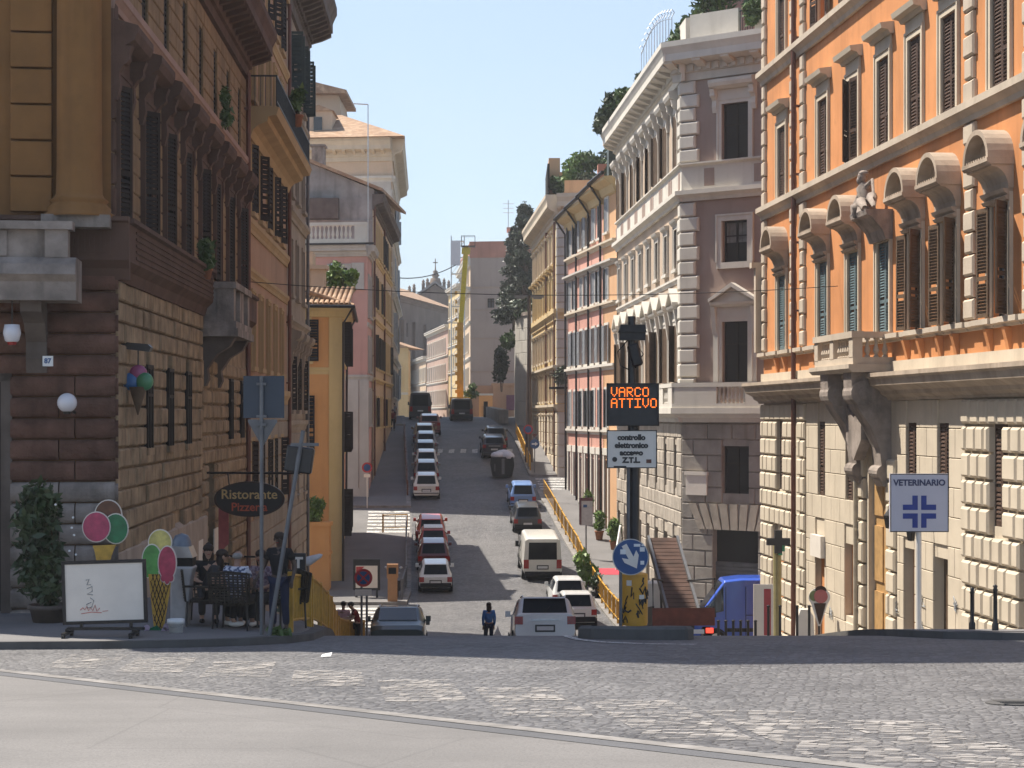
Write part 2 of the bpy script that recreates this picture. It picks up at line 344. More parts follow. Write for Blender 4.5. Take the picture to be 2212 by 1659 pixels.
# cobbled road: the wide crossing in front, then the street
sheet('road', -20, 31, lambda y: -30, lambda y: 30, .012, M['cobble'])
sheet('road', 31, 200, lambda y: XL(y)-(.0 if y > 36 else .3), lambda y: XR(y) if y > 40 else XR(y)+(40-y)*2.2, .012, M['cobble'])
# pale asphalt lane in the foreground, its edge a slanting line
def afar(x): return 23.0-(x+6.4)*9.5/8.4
mb = MB(); m2 = MB(); m3 = MB()
xs = [-14+.5*i for i in range(40)]
for a, b in zip(xs, xs[1:]):
    for k in range(12):
        def pt(x, s):
            y1 = afar(x); y0 = -15; y = y0+(y1-y0)*s; return (x, y, gz(y)+.022)
        mb.quad(pt(a, k/12), pt(b, k/12), pt(b, (k+1)/12), pt(a, (k+1)/12))
    m2.quad(*[(x, afar(x)+d, gz(afar(x)+d)+.028) for x, d in ((a, -.05), (b, -.05), (b, .26), (a, .26))])
    m3.quad(*[(x, afar(x)+d, gz(afar(x)+d)+.026) for x, d in ((a, -.5), (b, -.5), (b, -.08), (a, -.08))])
struct('asphalt_lane', mb, M['asphalt'])
struct('kerb_line', m2, M['kerb'])
struct('gutter_strip', m3, M['asphalt_dark'])
# worn zebra bars on the cobbles
mb = MB()
for x, y0, y1 in ((-5.6, 23.6, 26.6), (-4.5, 22.9, 25.8), (-3.3, 22.0, 25.0), (-2.05, 20.6, 23.2), (-.85, 18.6, 21.6), (.35, 16.9, 20.4), (1.55, 14.9, 18.8), (2.65, 13.4, 17.6), (3.7, 12.2, 16.6)):
    n = 8
    for i in range(n):
        a = y0+(y1-y0)*i/n; b = y0+(y1-y0)*(i+1)/n; sx = -.10
        mb.quad((x-.42+sx*(a-y0), a, gz(a)+.02), (x+.42+sx*(a-y0), a, gz(a)+.02), (x+.42+sx*(b-y0), b, gz(b)+.02), (x-.42+sx*(b-y0), b, gz(b)+.02))
struct('zebra_marking', mb, M['worn_paint'])
mb = MB()   # curved lane line beside the traffic island
pts = [(1.0, 34.5), (1.0, 32.5), (1.1, 31.0), (1.45, 29.9), (2.1, 29.3), (2.9, 29.1)]
for (a, b), (c, d) in zip(pts, pts[1:]):
    dx, dy = c-a, d-b; l = math.hypot(dx, dy); nx, ny = -dy/l*.07, dx/l*.07
    mb.quad(*[(x, y, gz(y)+.03) for x, y in ((a-nx, b-ny), (c-nx, d-ny), (c+nx, d+ny), (a+nx, b+ny))])
struct('lane_marking', mb, M['zebra'])
def zebra(x0f, x1f, Y0, Y1, n, dz=.03):
    mb = MB(); p = (Y1-Y0)/n
    for i in range(n):
        a = Y0+p*i; b = a+p*.52
        mb.quad((x0f(a), a, gz(a)+dz), (x1f(a), a, gz(a)+dz), (x1f(b), b, gz(b)+dz), (x0f(b), b, gz(b)+dz))
    struct('zebra_marking', mb, M['zebra'])
zebra(lambda y: XL(y)-3.3, lambda y: XL(y)-.1, 77, 86, 7)
zebra(lambda y: XL(y)-2.6, lambda y: XL(y)-.1, 106.5, 112.8, 7)
zebra(lambda y: XR(y)+.3, lambda y: XR(y)+2.3, 119.5, 124.6, 5)
mb = MB()
for k in range(8):
    x = XL(137)+2.2+k*.86
    mb.quad((x, 136, gz(136)+.03), (x+.4, 136, gz(136)+.03), (x+.4, 138, gz(138)+.03), (x, 138, gz(138)+.03))
struct('zebra_marking', mb, M['zebra'])
# pavements: raised sheet with a kerb step
def pave(Y0, Y1, kerb, wall, h=.14, side=-1, kw=.28):
    mb = MB(); kb = MB(); ys = [Y0]+[y for y in range(math.floor(Y0)+1, math.ceil(Y1))]+[Y1]
    for a, b in zip(ys, ys[1:]):
        za, zb = gz(a)+h, gz(b)+h; ka, kb_ = kerb(a), kerb(b); s = side
        mb.quad((wall(a), a, za), (ka+s*kw, a, za), (kb_+s*kw, b, zb), (wall(b), b, zb))
        kb.quad((ka+s*kw, a, za), (ka, a, za), (kb_, b, zb), (kb_+s*kw, b, zb))
        kb.quad((ka, a, za), (ka, a, za-.3), (kb_, b, zb-.3), (kb_, b, zb))
    for y in (Y0, Y1):
        z = gz(y)+h; kb.quad((kerb(y), y, z), (wall(y), y, z), (wall(y), y, z-.3), (kerb(y), y, z-.3))
    struct('pavement', mb, M['pavement']); struct('kerb', kb, M['kerb'])
pave(86.5, 106, XL, lambda y: -14)
pave(113.5, 152, XL, lambda y: -14)
pave(155, 200, XL, lambda y: -22)
pave(74, 119, XR, lambda y: 13, side=1)
pave(125, 150, XR, lambda y: 9, side=1)
# left street corner: gently lifted pavement with a rounded kerb
CK = [(-40, 27.3), (-12, 27.5), (-8, 27.75), (-6.2, 28.0), (-5.0, 28.4), (-4.1, 29.0), (-3.55, 29.9), (-3.32, 31.0), (-3.4, 33), (-3.75, 38), (-4.2, 44), (-5.0, 55), (-5.05, 68), (-5.1, 76)]
def swz(x, y):
    base = gz(y)+.13
    lift = max(0, min(1, (-3.5-x)/2.5))*max(0, min(1, (46-y)/10))
    return base+lift*max(0, (-3.48-base))*.9
mb = MB(); kb = MB()
NK = 10
for (a, b), (c, d) in zip(CK, CK[1:]):
    n = max(1, int(math.hypot(c-a, d-b)/1.2)) if a > -13 else 4
    for i in range(n):
        p = (a+(c-a)*i/n, b+(d-b)*i/n); q = (a+(c-a)*(i+1)/n, b+(d-b)*(i+1)/n)
        dx, dy = c-a, d-b; l = math.hypot(dx, dy); nx, ny = -dy/l, dx/l
        def inn(p, t):
            tx, ty = (-9.0, max(p[1], 31)+1.5) if p[0] > -9 else (p[0], 36)
            if p[1] > 33: tx, ty = -9.6, p[1]
            return (p[0]+(tx-p[0])*t, p[1]+(ty-p[1])*t)
        def V(xy): return (xy[0], xy[1], swz(*xy))
        for k in range(NK):
            mb.quad(V(inn(p, .04+k/NK*.96)), V(inn(q, .04+k/NK*.96)), V(inn(q, .04+(k+1)/NK*.96)), V(inn(p, .04+(k+1)/NK*.96)))
        kb.quad(V(p), V(q), V(inn(q, .04)), V(inn(p, .04)))
        kb.quad((p[0], p[1], swz(*p)-.5), (q[0], q[1], swz(*q)-.5), V(q), V(p))
struct('pavement', mb, M['pavement']); struct('kerb', kb, M['kerb_dark'])
# right corner pavement in front of the orange building
mb = MB(); kb = MB()
RK = [(30, 30.2), (9.4, 30.6), (8.2, 31.0), (7.4, 31.8), (7.0, 33.5), (6.8, 38), (6.6, 48), (6.9, 60), (7.4, 66)]
for (a, b), (c, d) in zip(RK, RK[1:]):
    n = max(1, int(abs(d-b)))
    for i in range(n):
        p = (a+(c-a)*i/n, b+(d-b)*i/n); q = (a+(c-a)*(i+1)/n, b+(d-b)*(i+1)/n)
        zz = lambda xy: gz(xy[1])+.14
        ip = (max(p[0], 15), p[1]); iq = (max(q[0], 15), q[1])
        if p[1] < 31.2: ip = (p[0], 36); iq = (q[0], 36); 
        mb.quad((*p, zz(p)), (*q, zz(q)), (*iq, zz(iq)), (*ip, zz(ip)))
        kb.quad((*p, zz(p)), (*p, zz(p)-.3), (*q, zz(q)-.3), (*q, zz(q)))
struct('pavement', mb, M['pavement']); struct('kerb', kb, M['kerb_dark'])
# ================================================================== facades
class Fac:
    def __init__(s, root, a, b):
        s.root = root; dx, dy = b[0]-a[0], b[1]-a[1]; s.L = math.hypot(dx, dy); dx /= s.L; dy /= s.L
        s.a = a; s.d = (dx, dy)
        w = Matrix(((dx, -dy, 0, a[0]), (dy, dx, 0, a[1]), (0, 0, 1, 0), (0, 0, 0, 1)))
        s.W = w; s.M = Matrix.Translation(-Vector(root.location)) @ w
    def part(s, name, mb, m, label=None): return mb.build(name, m, s.root, s.M, label)
def xz_merge(vals): 
    out = []
    for v in sorted(vals):
        if not out or v-out[-1] > 1e-4: out.append(v)
    return out
def grid_wall(mb, x0, x1, z0, z1, holes, depth=.3, y=0.0):
    hs = [h for h in holes if h[1] > x0 and h[0] < x1 and h[3] > z0 and h[2] < z1]
    xs = xz_merge([x0, x1]+[min(max(v, x0), x1) for h in hs for v in h[:2]]); zs = xz_merge([z0, z1]+[min(max(v, z0), z1) for h in hs for v in h[2:4]])
    for za, zb in zip(zs, zs[1:]):
        run = None
        for xa, xb in zip(xs, xs[1:]):
            cx, cz = (xa+xb)/2, (za+zb)/2
            solid = not any(h[0] < cx < h[1] and h[2] < cz < h[3] for h in hs)
            if solid: run = (run[0], xb) if run else (xa, xb)
            if (not solid or xb == xs[-1]) and run:
                mb.quad((run[0], y, za), (run[1], y, za), (run[1], y, zb), (run[0], y, zb)); run = None
    for h in hs:
        a, b, c, d = h[:4]; e = y+depth
        mb.quad((a, y, c), (a, y, d), (a, e, d), (a, e, c)); mb.quad((b, y, d), (b, y, c), (b, e, c), (b, e, d))
        mb.quad((a, y, d), (b, y, d), (b, e, d), (a, e, d)); mb.quad((b, y, c), (a, y, c), (a, e, c), (b, e, c))
def rustic(mb, x0, x1, z0, z1, holes, ch=.55, bw=1.1, proud=.07, gap=.03, cf=.035, jit=.012, seed=1):
    r = random.Random(seed); n = max(1, round((z1-z0)/ch)); ch = (z1-z0)/n
    for j in range(n):
        za, zb = z0+j*ch+gap/2, z0+(j+1)*ch-gap/2
        iv = [(x0, x1)]
        for h in holes:
            if h[3] > za+.05 and h[2] < zb-.05:
                nx = []
                for a, b in iv:
                    if h[1] <= a or h[0] >= b: nx.append((a, b)); continue
                    if h[0] > a: nx.append((a, h[0]))
                    if h[1] < b: nx.append((h[1], b))
                iv = nx
        off = (j % 2)*bw/2
        for a, b in iv:
            cuts = [a]; k = math.floor((a-off)/bw)+1
            while off+k*bw < b:
                c = off+k*bw+r.uniform(-.08, .08)*bw
                if c-cuts[-1] > .25 and b-c > .25: cuts.append(c)
                k += 1
            cuts.append(b)
            for p, q in zip(cuts, cuts[1:]):
                if q-p < .08: continue
                mb.cbox(p+gap/2*(p != a), q-gap/2*(q != b), -proud-r.uniform(0, jit), .02, za, zb, cf)
def band(mb, x0, x1, z0, z1, p): # simple moulding: fillet, cove, top slab
    h = z1-z0
    mb.prism([(.02, z0), (-p*.35, z0), (-p*.45, z0+h*.3), (-p*.85, z0+h*.55), (-p, z0+h*.6), (-p, z1), (.02, z1)], 'x', x0, x1)
def cornice(mb, x0, x1, z0, z1, p, dent=0, mod=0):
    h = z1-z0
    mb.prism([(.02, z0), (-.12, z0), (-.12, z0+h*.2), (-.2, z0+h*.22), (-.22, z0+h*.42), (-p*.86, z0+h*.5), (-p*.86, z0+h*.68), (-p*.93, z0+h*.78), (-p, z0+h*.86), (-p, z1), (.02, z1)], 'x', x0, x1)
    if dent:
        k = int((x1-x0)/dent)
        for i in range(k): x = x0+(i+.25)*dent; mb.box(x, x+dent*.5, -.30, -.1, z0+h*.24, z0+h*.42)
    if mod:
        k = int((x1-x0)/mod)
        for i in range(k+1): x = x0+i*mod; mb.prism([(-.2, z0+h*.30), (-p*.5, z0+h*.36), (-p*.8, z0+h*.44), (-p*.8, z0+h*.5), (-.2, z0+h*.5)], 'x', x, x+mod*.3)
def quoins(mb, x0, z0, z1, ch=.6, w1=.75, w2=.5, side=1, proud=.09, c=.035):
    n = max(1, round((z1-z0)/ch)); ch = (z1-z0)/n
    for j in range(n):
        w = w1 if j % 2 == 0 else w2; a, b = (x0, x0+w) if side > 0 else (x0-w, x0)
        mb.cbox(a, b, -proud, .02, z0+j*ch+.02, z0+(j+1)*ch-.02, c)
def quoins_c(mb, xc, z0, z1, ch=.6, w1=.8, w2=.56, proud=.12, c=.05):
    n = max(1, round((z1-z0)/ch)); ch = (z1-z0)/n
    for j in range(n):
        w = w1 if j % 2 == 0 else w2; mb.cbox(xc-w/2, xc+w/2, -proud, .02, z0+j*ch+.02, z0+(j+1)*ch-.02, c)
def baluster(mb, x, y, z0, z1, r=.07, seg=8):
    h = z1-z0; mb.lathe([(r*.9, 0), (r*.9, h*.08), (r*.5, h*.12), (r*1.05, h*.34), (r*.8, h*.5), (r*.45, h*.7), (r*.5, h*.88), (r*.9, h*.92), (r*.9, h)], (x, y, z0), seg)
# ---------------------------------------------------------------- windows
def leaf_mesh(lw, lh, n, m):
    mb = MB(); s = .07 if lw > .4 else .05
    mb.box(0, s, -.02, .02, 0, lh); mb.box(lw-s, lw, -.02, .02, 0, lh)
    for z in (0, lh*.34, lh-.1): mb.box(s, lw-s, -.018, .018, z, z+.1)
    if n:
        for i in range(n):
            z = .1+(lh-.2)*i/n; d = (lh-.2)/n
            if lh*.34-d < z < lh*.34+.1: continue
            mb.prism([(-.02, z), (.016, z+d*.72), (.016, z+d*.9), (-.02, z+d*.2)], 'x', s, lw-s)
    else:
        mb.box(s, lw-s, -.006, .006, .1, lh-.1)
    return mb.mesh('shutter', m)
WC = {}
def hood_mesh(kind, w, h, fr, m):
    mb = MB(); e = w/2+fr
    if kind == 'flat':
        mb.box(-e, e, -.05, .02, h+fr, h+fr+.32)
        mb.prism([(.02, h+fr+.32), (-.12, h+fr+.32), (-.18, h+fr+.42), (-.36, h+fr+.46), (-.40, h+fr+.6), (.02, h+fr+.66)], 'x', -e-.2, e+.2)
    elif kind == 'small':
        mb.prism([(.02, h+fr), (-.1, h+fr), (-.2, h+fr+.1), (-.24, h+fr+.2), (.02, h+fr+.24)], 'x', -e-.1, e+.1)
    elif kind == 'heavy':   # deep cornice on two big scrolled consoles
        mb.box(-e, e, -.08, .02, h+fr, h+fr+.45)
        mb.prism([(.02, h+fr+.4), (-.25, h+fr+.42), (-.42, h+fr+.52), (-.48, h+fr+.66), (-.48, h+fr+.78), (.02, h+fr+.92)], 'x', -e-.22, e+.22)
        for s in (-1, 1):
            a = s*(e+.1); mb.prism([(.02, h-.35), (-.1, h-.35), (-.16, h-.1), (-.14, h+.15), (-.3, h+fr+.2), (-.38, h+fr+.42), (.02, h+fr+.42)], 'x', a-.11, a+.11)
            mb.M = T(a-.12, -.2, h+fr+.2) @ RY(PI/2); mb.lathe([(.001, 0), (.13, 0), (.13, .24), (.001, .24)], seg=10); mb.M = None
    elif kind == 'tri':
        b = h+fr
        mb.box(-e, e, -.07, .02, b, b+.4)
        mb.prism([(.02, b+.4), (-.15, b+.4), (-.3, b+.5), (-.34, b+.6), (.02, b+.6)], 'x', -e-.25, e+.25)
        k = e+.25; mb.prism([(-k, b+.602), (k, b+.602), (0, b+1.2)], 'y', -.16, .02)
        for s in (-1, 1):
            mb.prism([(s*(k+.04), b+.602), (0, b+1.22), (0, b+1.4), (s*(k+.04), b+.74)][::s], 'y', -.36, .018)
            mb.prism([(.02, h-.5), (-.1, h-.5), (-.2, b), (-.28, b+.4), (.02, b+.4)], 'x', s*(e+.12)-.1, s*(e+.12)+.1)
            mb.box(s*(e+.12)-.09, s*(e+.12)+.09, -.06, .02, .0, h-.5)
    elif kind == 'arch':    # deep half-round hood on a coved block
        k = e+.16
        mb.prism([(.02, h+.02), (-.14, h+.02), (-.2, h+.1), (-.12, h+.14), (-.2, h+.2), (-.24, h+.28), (.02, h+.28)], 'x', -e-.02, e+.02)
        k = e+.1; cv = [(.02, h+.28)]+[(-.12-.42*(1-math.cos(t*PI/2*.98)), h+.28+.5*math.sin(t*PI/2)) for t in (0, .2, .4, .6, .8, 1)]+[(-.54, h+.82), (.02, h+.82)]
        for a, b in ((-e-.06, -e+.3), (e-.3, e+.06)): mb.prism(cv, 'x', a, b)
        mb.prism([(y*.96+.001, z) for y, z in cv], 'x', -e+.3, e-.3)
        mb.prism([(.02, h+.82), (-.58, h+.82), (-.64, h+.88), (-.64, h+.97), (.02, h+.97)], 'x', -k, k)
        for i in range(10): x = -k+.06+i*(2*k-.12)/10; mb.box(x, x+(2*k)/20, -.61, -.2, h+.972, h+1.02)
        n = 14; H = .74; pts = []
        for i in range(n+1): t = PI*i/n; pts.append((k*math.cos(t), h+.97+H*math.sin(t)))
        for i in range(n, -1, -1): t = PI*i/n; pts.append(((k-.13)*math.cos(t), h+.97+(H-.12)*math.sin(t)))
        for i in range(n):
            a, b, c, d = pts[i], pts[i+1], pts[2*n-i], pts[2*n+1-i]
            mb.prism([a, b, c, d], 'y', -.62, .02)
        fan = [(x, z) for x, z in pts[n+1:]]
        mb.prism(fan, 'y', -.28, -.1)
    return mb.mesh('hood', m)
def window(fac, x, z0, w, h, S):
    key = (S['id'], round(w, 3), round(h, 3)); fr = S.get('fr', .14)
    if key not in WC:
        c = {}; mb = MB(); p = S.get('proud', .06)
        if fr:
            mb.box(-w/2-fr, -w/2, -p, .04, -.0, h); mb.box(w/2, w/2+fr, -p, .04, 0, h); mb.box(-w/2-fr, w/2+fr, -p, .04, h, h+fr)
            if S.get('fullfr'): mb.box(-w/2-fr, w/2+fr, -p, .04, -fr, 0)
            if fr > .15:
                mb.box(-w/2-fr-.03, -w/2-fr+.05, -p-.03, .03, 0, h+fr+.03); mb.box(w/2+fr-.05, w/2+fr+.03, -p-.03, .03, 0, h+fr+.03); mb.box(-w/2-fr+.05, w/2+fr-.05, -p-.03, .03, h+fr-.05, h+fr+.03)
        mb.cur = 1; y = S.get('inset', .17)
        mb.box(-w/2, -w/2+.07, y, y+.06, 0, h); mb.box(w/2-.07, w/2, y, y+.06, 0, h); mb.box(-.05, .05, y, y+.06, 0, h)
        mb.box(-w/2+.07, -.05, y, y+.06, h-.08, h); mb.box(.05, w/2-.07, y, y+.06, h-.08, h); mb.box(-w/2+.07, -.05, y, y+.06, h*.62, h*.62+.06); mb.box(.05, w/2-.07, y, y+.06, h*.62, h*.62+.06)
        c['frame'] = mb.mesh('window', [S['frm'], S.get('sash', M['wood_dark'])])
        mb = MB(); mb.box(-w/2, w/2, S.get('inset', .17)+.05, S.get('inset', .17)+.08, 0, h); c['pane'] = mb.mesh('pane', S.get('glass', M['glass']))
        if S.get('sill', True):
            mb = MB(); e = w/2+fr+.06; mb.box(-e, e, -.16, .03, -.14-(fr if S.get('fullfr') else 0), -.003-(fr if S.get('fullfr') else 0)); c['sill'] = mb.mesh('sill', S['frm'])
        if S.get('hood'): c['hood'] = hood_mesh(S['hood'], w, h, fr, S.get('hoodm', S['frm']))
        if S.get('shut'): c['leaf'] = leaf_mesh(w/2-.012, h-.02, S.get('slats', 22), S['shm'])
        WC[key] = c
    c = WC[key]; o = ob('window', c['frame'], fac.root, fac.M @ T(x, 0, z0))
    ob('pane', c['pane'], o)
    if not S.get('shut') and w > .8 and rnd.random() < .6:
        mb = MB(); a = rnd.choice([(-w/2+.08, -.08), (.08, w/2-.08), (-w/2+.08, w/2-.08)]); zt_ = h*rnd.choice([.0, .0, .45]); n_ = 7
        for q in range(n_): xa = a[0]+(a[1]-a[0])*q/n_; mb.box(xa+.01, xa+(a[1]-a[0])/n_, S.get('inset', .17)+.02+.012*(q % 2), S.get('inset', .17)+.048, zt_+.05, h-.09)
        ob('curtain', mb.mesh('curtain', M['curtain']), o)
    if 'sill' in c: ob('sill', c['sill'], o)
    if 'hood' in c: ob('hood', c['hood'], o)
    sh = S.get('shut')
    if sh:
        if sh == 'mixed': sh = rnd.choice(['closed', 'closed', 'open', 'ajar'])
        if sh == 'closed': al = ar = 0
        elif sh == 'open': al = ar = rnd.uniform(2.95, 3.05)
        elif sh == 'ajar': al, ar = rnd.uniform(.2, .7), rnd.uniform(.0, .4)
        elif sh == 'left_open': al, ar = 3.0, 2.4
        elif sh == 'half': al, ar = 1.5, 1.5
        y = .05 if al == 0 and ar == 0 else -.03-(S.get('proud', .06) if max(al, ar) > 2 else 0)
        ob('shutter', c['leaf'], o, T(-w/2+.006, y if al else .05, .01) @ RZ(-al)); ob('shutter', c['leaf'], o, T(w/2-.006, y if ar else .05, .01) @ RZ(PI+ar))
    return o
_sid = [0]
def style(**k): _sid[0] += 1; k['id'] = _sid[0]; return k
def holes_of(rows): return [(x-w/2, x+w/2, z0, z0+h) for (xs, z0, w, h, S) in rows for x in xs]
def facade(root, a, b, zb, zt, wm, rows=(), bands=(), rust=None, corn=None, wallx=None, extra=(), low=None):
    f = Fac(root, a, b); hs = holes_of(rows)+list(extra); mb = MB(); x0, x1 = wallx or (0, f.L)
    if low:
        hl = [h for h in hs if h[2] < low[0]]; grid_wall(mb, x0, x1, zb, low[0], hl); f.part('base_wall', mb, low[1]); mb = MB(); grid_wall(mb, x0, x1, low[0], zt, [h for h in hs if h[3] > low[0]])
    else: grid_wall(mb, x0, x1, zb, zt, hs)
    f.part('wall', mb, wm)
    for xs, z0, w, h, S in rows:
        for x in xs: window(f, x, z0, w, h, S)
    for z0, z1, p, m in bands:
        mb = MB(); band(mb, x0-(.0), x1, z0, z1, p); f.part('string_course', mb, m)
    if rust:
        z0, z1, ch, bw, m = rust; mb = MB(); rustic(mb, x0, x1, z0, z1, hs, ch, bw); f.part('rusticated_base', mb, m)
    if corn:
        z0, z1, p, m, de, mo = corn; mb = MB(); cornice(mb, x0-p*.0, x1, z0, z1, p, de, mo); f.part('cornice', mb, m)
    f.holes = hs
    return f
def core(root, poly, zb, zt, m, rm=None, zr=None):  # closed body behind the facades, and the roof over it
    mb = MB(); mb.prism(poly, 'z', zb, zt); mb.build('body', m, root, T(*(-Vector(root.location))))
    if rm:
        mb = MB(); mb.prism(poly, 'z', zt+.004, zr or zt+.2); mb.build('roof', rm, root, T(*(-Vector(root.location))))
def pipe(f, x, z0, z1, m=None, r=.07, y=-.12):
    mb = MB(); mb.tube([(x, y, z0), (x, y, z1)], r, 8)
    z = z0+1
    while z < z1: mb.box(x-r-.03, x+r+.03, y-.02-r*.2, .02, z, z+.06); z += 2.3
    f.part('drainpipe', mb, m or M['rust_pipe'])
def leaves(mb, c, rad, n, size, r, flat=.0):
    for _ in range(n):
        while True:
            p = Vector((r.uniform(-1, 1), r.uniform(-1, 1), r.uniform(-1, 1)))
            if .25 < p.length < 1: break
        q = Vector((c[0]+p.x*rad[0], c[1]+p.y*rad[1], c[2]+p.z*rad[2]))
        d = Vector((r.gauss(0, 1), r.gauss(0, 1), r.gauss(.2, 1)*(1-flat))).normalized()
        e = d.cross(Vector((r.gauss(0, 1), r.gauss(0, 1), r.gauss(0, 1)))).normalized(); s = size*r.uniform(.4, 1.7)
        mb.add([q-d*s, q+e*s*.42, q+d*s, q-e*s*.42], [(0, 1, 2, 3)])
def bush(mb, c, rad, n, size, r, k=7):
    for i in range(k):
        a = r.uniform(0, 2*PI); cc = (c[0]+rad[0]*.6*math.cos(a)*r.random(), c[1]+rad[1]*.6*math.sin(a)*r.random(), c[2]+rad[2]*r.uniform(-.6, .6))
        f = r.uniform(.35, .6); leaves(mb, cc, (rad[0]*f, rad[1]*f, rad[2]*f), n//k, size, r)
def plant(name, label, cat, c, rad, n, size, m, group=None, seed=1, pot=None, potm=None, stem=True):
    r = random.Random(seed); z0 = c[2]-rad[2]-(pot[1] if pot else 0)
    t = thing(name, label, cat, (c[0], c[1], z0), 0, group); o = (0, 0, c[2]-z0)
    mb = MB(); bush(mb, o, rad, n, size, r); mb.build('foliage', m, t)
    if stem:
        mb = MB(); base = pot[1]*.8 if pot else 0
        for i in range(4): mb.tube([(r.uniform(-.05, .05), r.uniform(-.05, .05), base), (r.uniform(-.4, .4)*rad[0], r.uniform(-.4, .4)*rad[1], o[2]+rad[2]*.4)], [.03, .012], 5)
        mb.build('stem', M['bark'], t)
    if pot:
        mb = MB(); mb.smooth = True; w, h = pot; mb.lathe([(.001, 0), (w*.36, 0), (w*.48, h*.82), (w*.54, h*.82), (w*.54, h), (w*.47, h), (w*.45, h*.88), (.001, h*.88)], seg=16); mb.build('pot', potm or M['terracotta'], t)
    return t
M['curtain'] = plain('grey net curtain', (.16, .155, .15), .9, 0, .3, 3)
M['plinth_a'] = stucco('pale_stained_plinth', (.42, .34, .27), .2, 1.2, .5, .4)
# ================================================================== A: ochre and brown corner palace on the left
AN, AF = (-7.19, 33.2), (-8.02, 55.7); AL = (-13.6, 32.4)
A = thing('corner_palace', 'ochre and brown corner palace with rusticated corner, nearest building on the left', 'building', (-7.19, 33.2, -3.5))
sA1 = style(fr=.2, frm=M['brown_a'], hood='heavy', hoodm=M['brown_a'], shut='ajar', shm=M['wood_dark'], slats=26, proud=.1, sill=False)
sA2 = style(fr=.0, frm=M['pink_band'], shut='mixed', shm=M['wood_dark'], slats=14, sill=False)
sA0 = style(fr=.0, frm=M['tan_a'], glass=M['glass'], sill=True, inset=-.15)
ks = range(8)
rowsA = [([.9+2.84*k for k in ks], 3.52, .95, 2.5, sA1), ([.8+2.84*k for k in ks], 7.68, .8, 1.85, sA2), ([3.6+2.84*k for k in (0, 1, 2)]+[17.8, 20.6], -.65, .7, 1.65, sA0)]
drA = [(13.1, 14.6, -6.0, -1.2), (7.4, 8.6, -5.2, -2.4), (17.2, 18.4, -6, -3)]
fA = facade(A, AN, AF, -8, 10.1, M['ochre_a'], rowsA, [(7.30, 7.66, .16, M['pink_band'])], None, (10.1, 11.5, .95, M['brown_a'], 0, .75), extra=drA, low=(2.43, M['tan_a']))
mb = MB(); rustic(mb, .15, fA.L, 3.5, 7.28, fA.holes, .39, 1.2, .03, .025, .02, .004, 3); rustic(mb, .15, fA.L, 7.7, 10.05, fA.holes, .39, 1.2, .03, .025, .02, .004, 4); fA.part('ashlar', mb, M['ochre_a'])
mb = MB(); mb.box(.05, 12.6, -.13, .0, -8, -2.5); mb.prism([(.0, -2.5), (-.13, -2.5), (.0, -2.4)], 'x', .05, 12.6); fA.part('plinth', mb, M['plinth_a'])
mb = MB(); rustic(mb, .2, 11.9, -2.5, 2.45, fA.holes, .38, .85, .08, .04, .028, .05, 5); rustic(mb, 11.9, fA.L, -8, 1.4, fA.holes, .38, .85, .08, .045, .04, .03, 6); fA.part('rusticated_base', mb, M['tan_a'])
mb = MB()
mb.prism([(.02, 2.42), (-.14, 2.42), (-.2, 2.62), (-.34, 2.76), (-.34, 3.42), (-.42, 3.45), (-.42, 3.53), (.02, 3.55)], 'x', -.02, 12.0)
mb.prism([(.02, 2.42), (-.14, 2.42), (-.2, 2.62), (-.34, 2.76), (-.34, 3.42), (-.42, 3.45), (-.42, 3.53), (.02, 3.55)], 'x', 15.6, fA.L)
for j in range(5): mb.box(.6, 11.9, -.37, -.33, 2.84+j*.115, 2.84+j*.115+.05)
fA.part('greek_key_band', mb, M['brown_a'])
mb = MB()   # street balcony on its scrolled bracket
mb.box(11.9, 15.7, -.95, .02, 1.93, 2.12); mb.box(11.95, 15.65, -.9, .02, 2.12, 2.3); mb.box(12.0, 12.4, -.84, -.44, 2.3, 3.1); mb.box(15.2, 15.6, -.84, -.44, 2.3, 3.1); mb.box(13.4, 14.2, -.84, -.6, 2.3, 3.1)
mb.box(11.95, 15.65, -.9, -.38, 3.1, 3.26); mb.box(12.05, 12.3, -.44, .02, 2.3, 3.1); mb.box(15.3, 15.55, -.44, .02, 2.3, 3.1); mb.box(11.95, 12.4, -.38, .02, 3.1, 3.26); mb.box(15.2, 15.65, -.38, .02, 3.1, 3.26)
for x in [12.55+.17*i for i in range(5)]+[14.35+.17*i for i in range(5)]: baluster(mb, x, -.66, 2.3, 3.1, .07, 6)
fA.part('balcony', mb, M['trav_old'])
for x in (12.2, 15.0): mb = MB(); mb.prism([(.02, .7), (-.12, .72), (-.2, .9), (-.16, 1.15), (-.4, 1.5), (-.72, 1.7), (-.85, 1.93), (.02, 1.93)], 'x', x, x+.4); fA.part('balcony_bracket', mb, M['dark_stone'])
mb = MB(); quoins(mb, .0, 3.55, 10.0, .6, .38, .26, 1, .07, .03); fA.part('quoins', mb, M['brown_a'])
pipe(fA, fA.L-.55, -8, 10.2, M['rust_pipe'], .07, -.15)
mb = MB(); 
for x0, x1, z0, z1 in drA: mb.box(x0, x1, .2, .26, z0, z1)
fA.part('door', mb, M['wood_dark'])
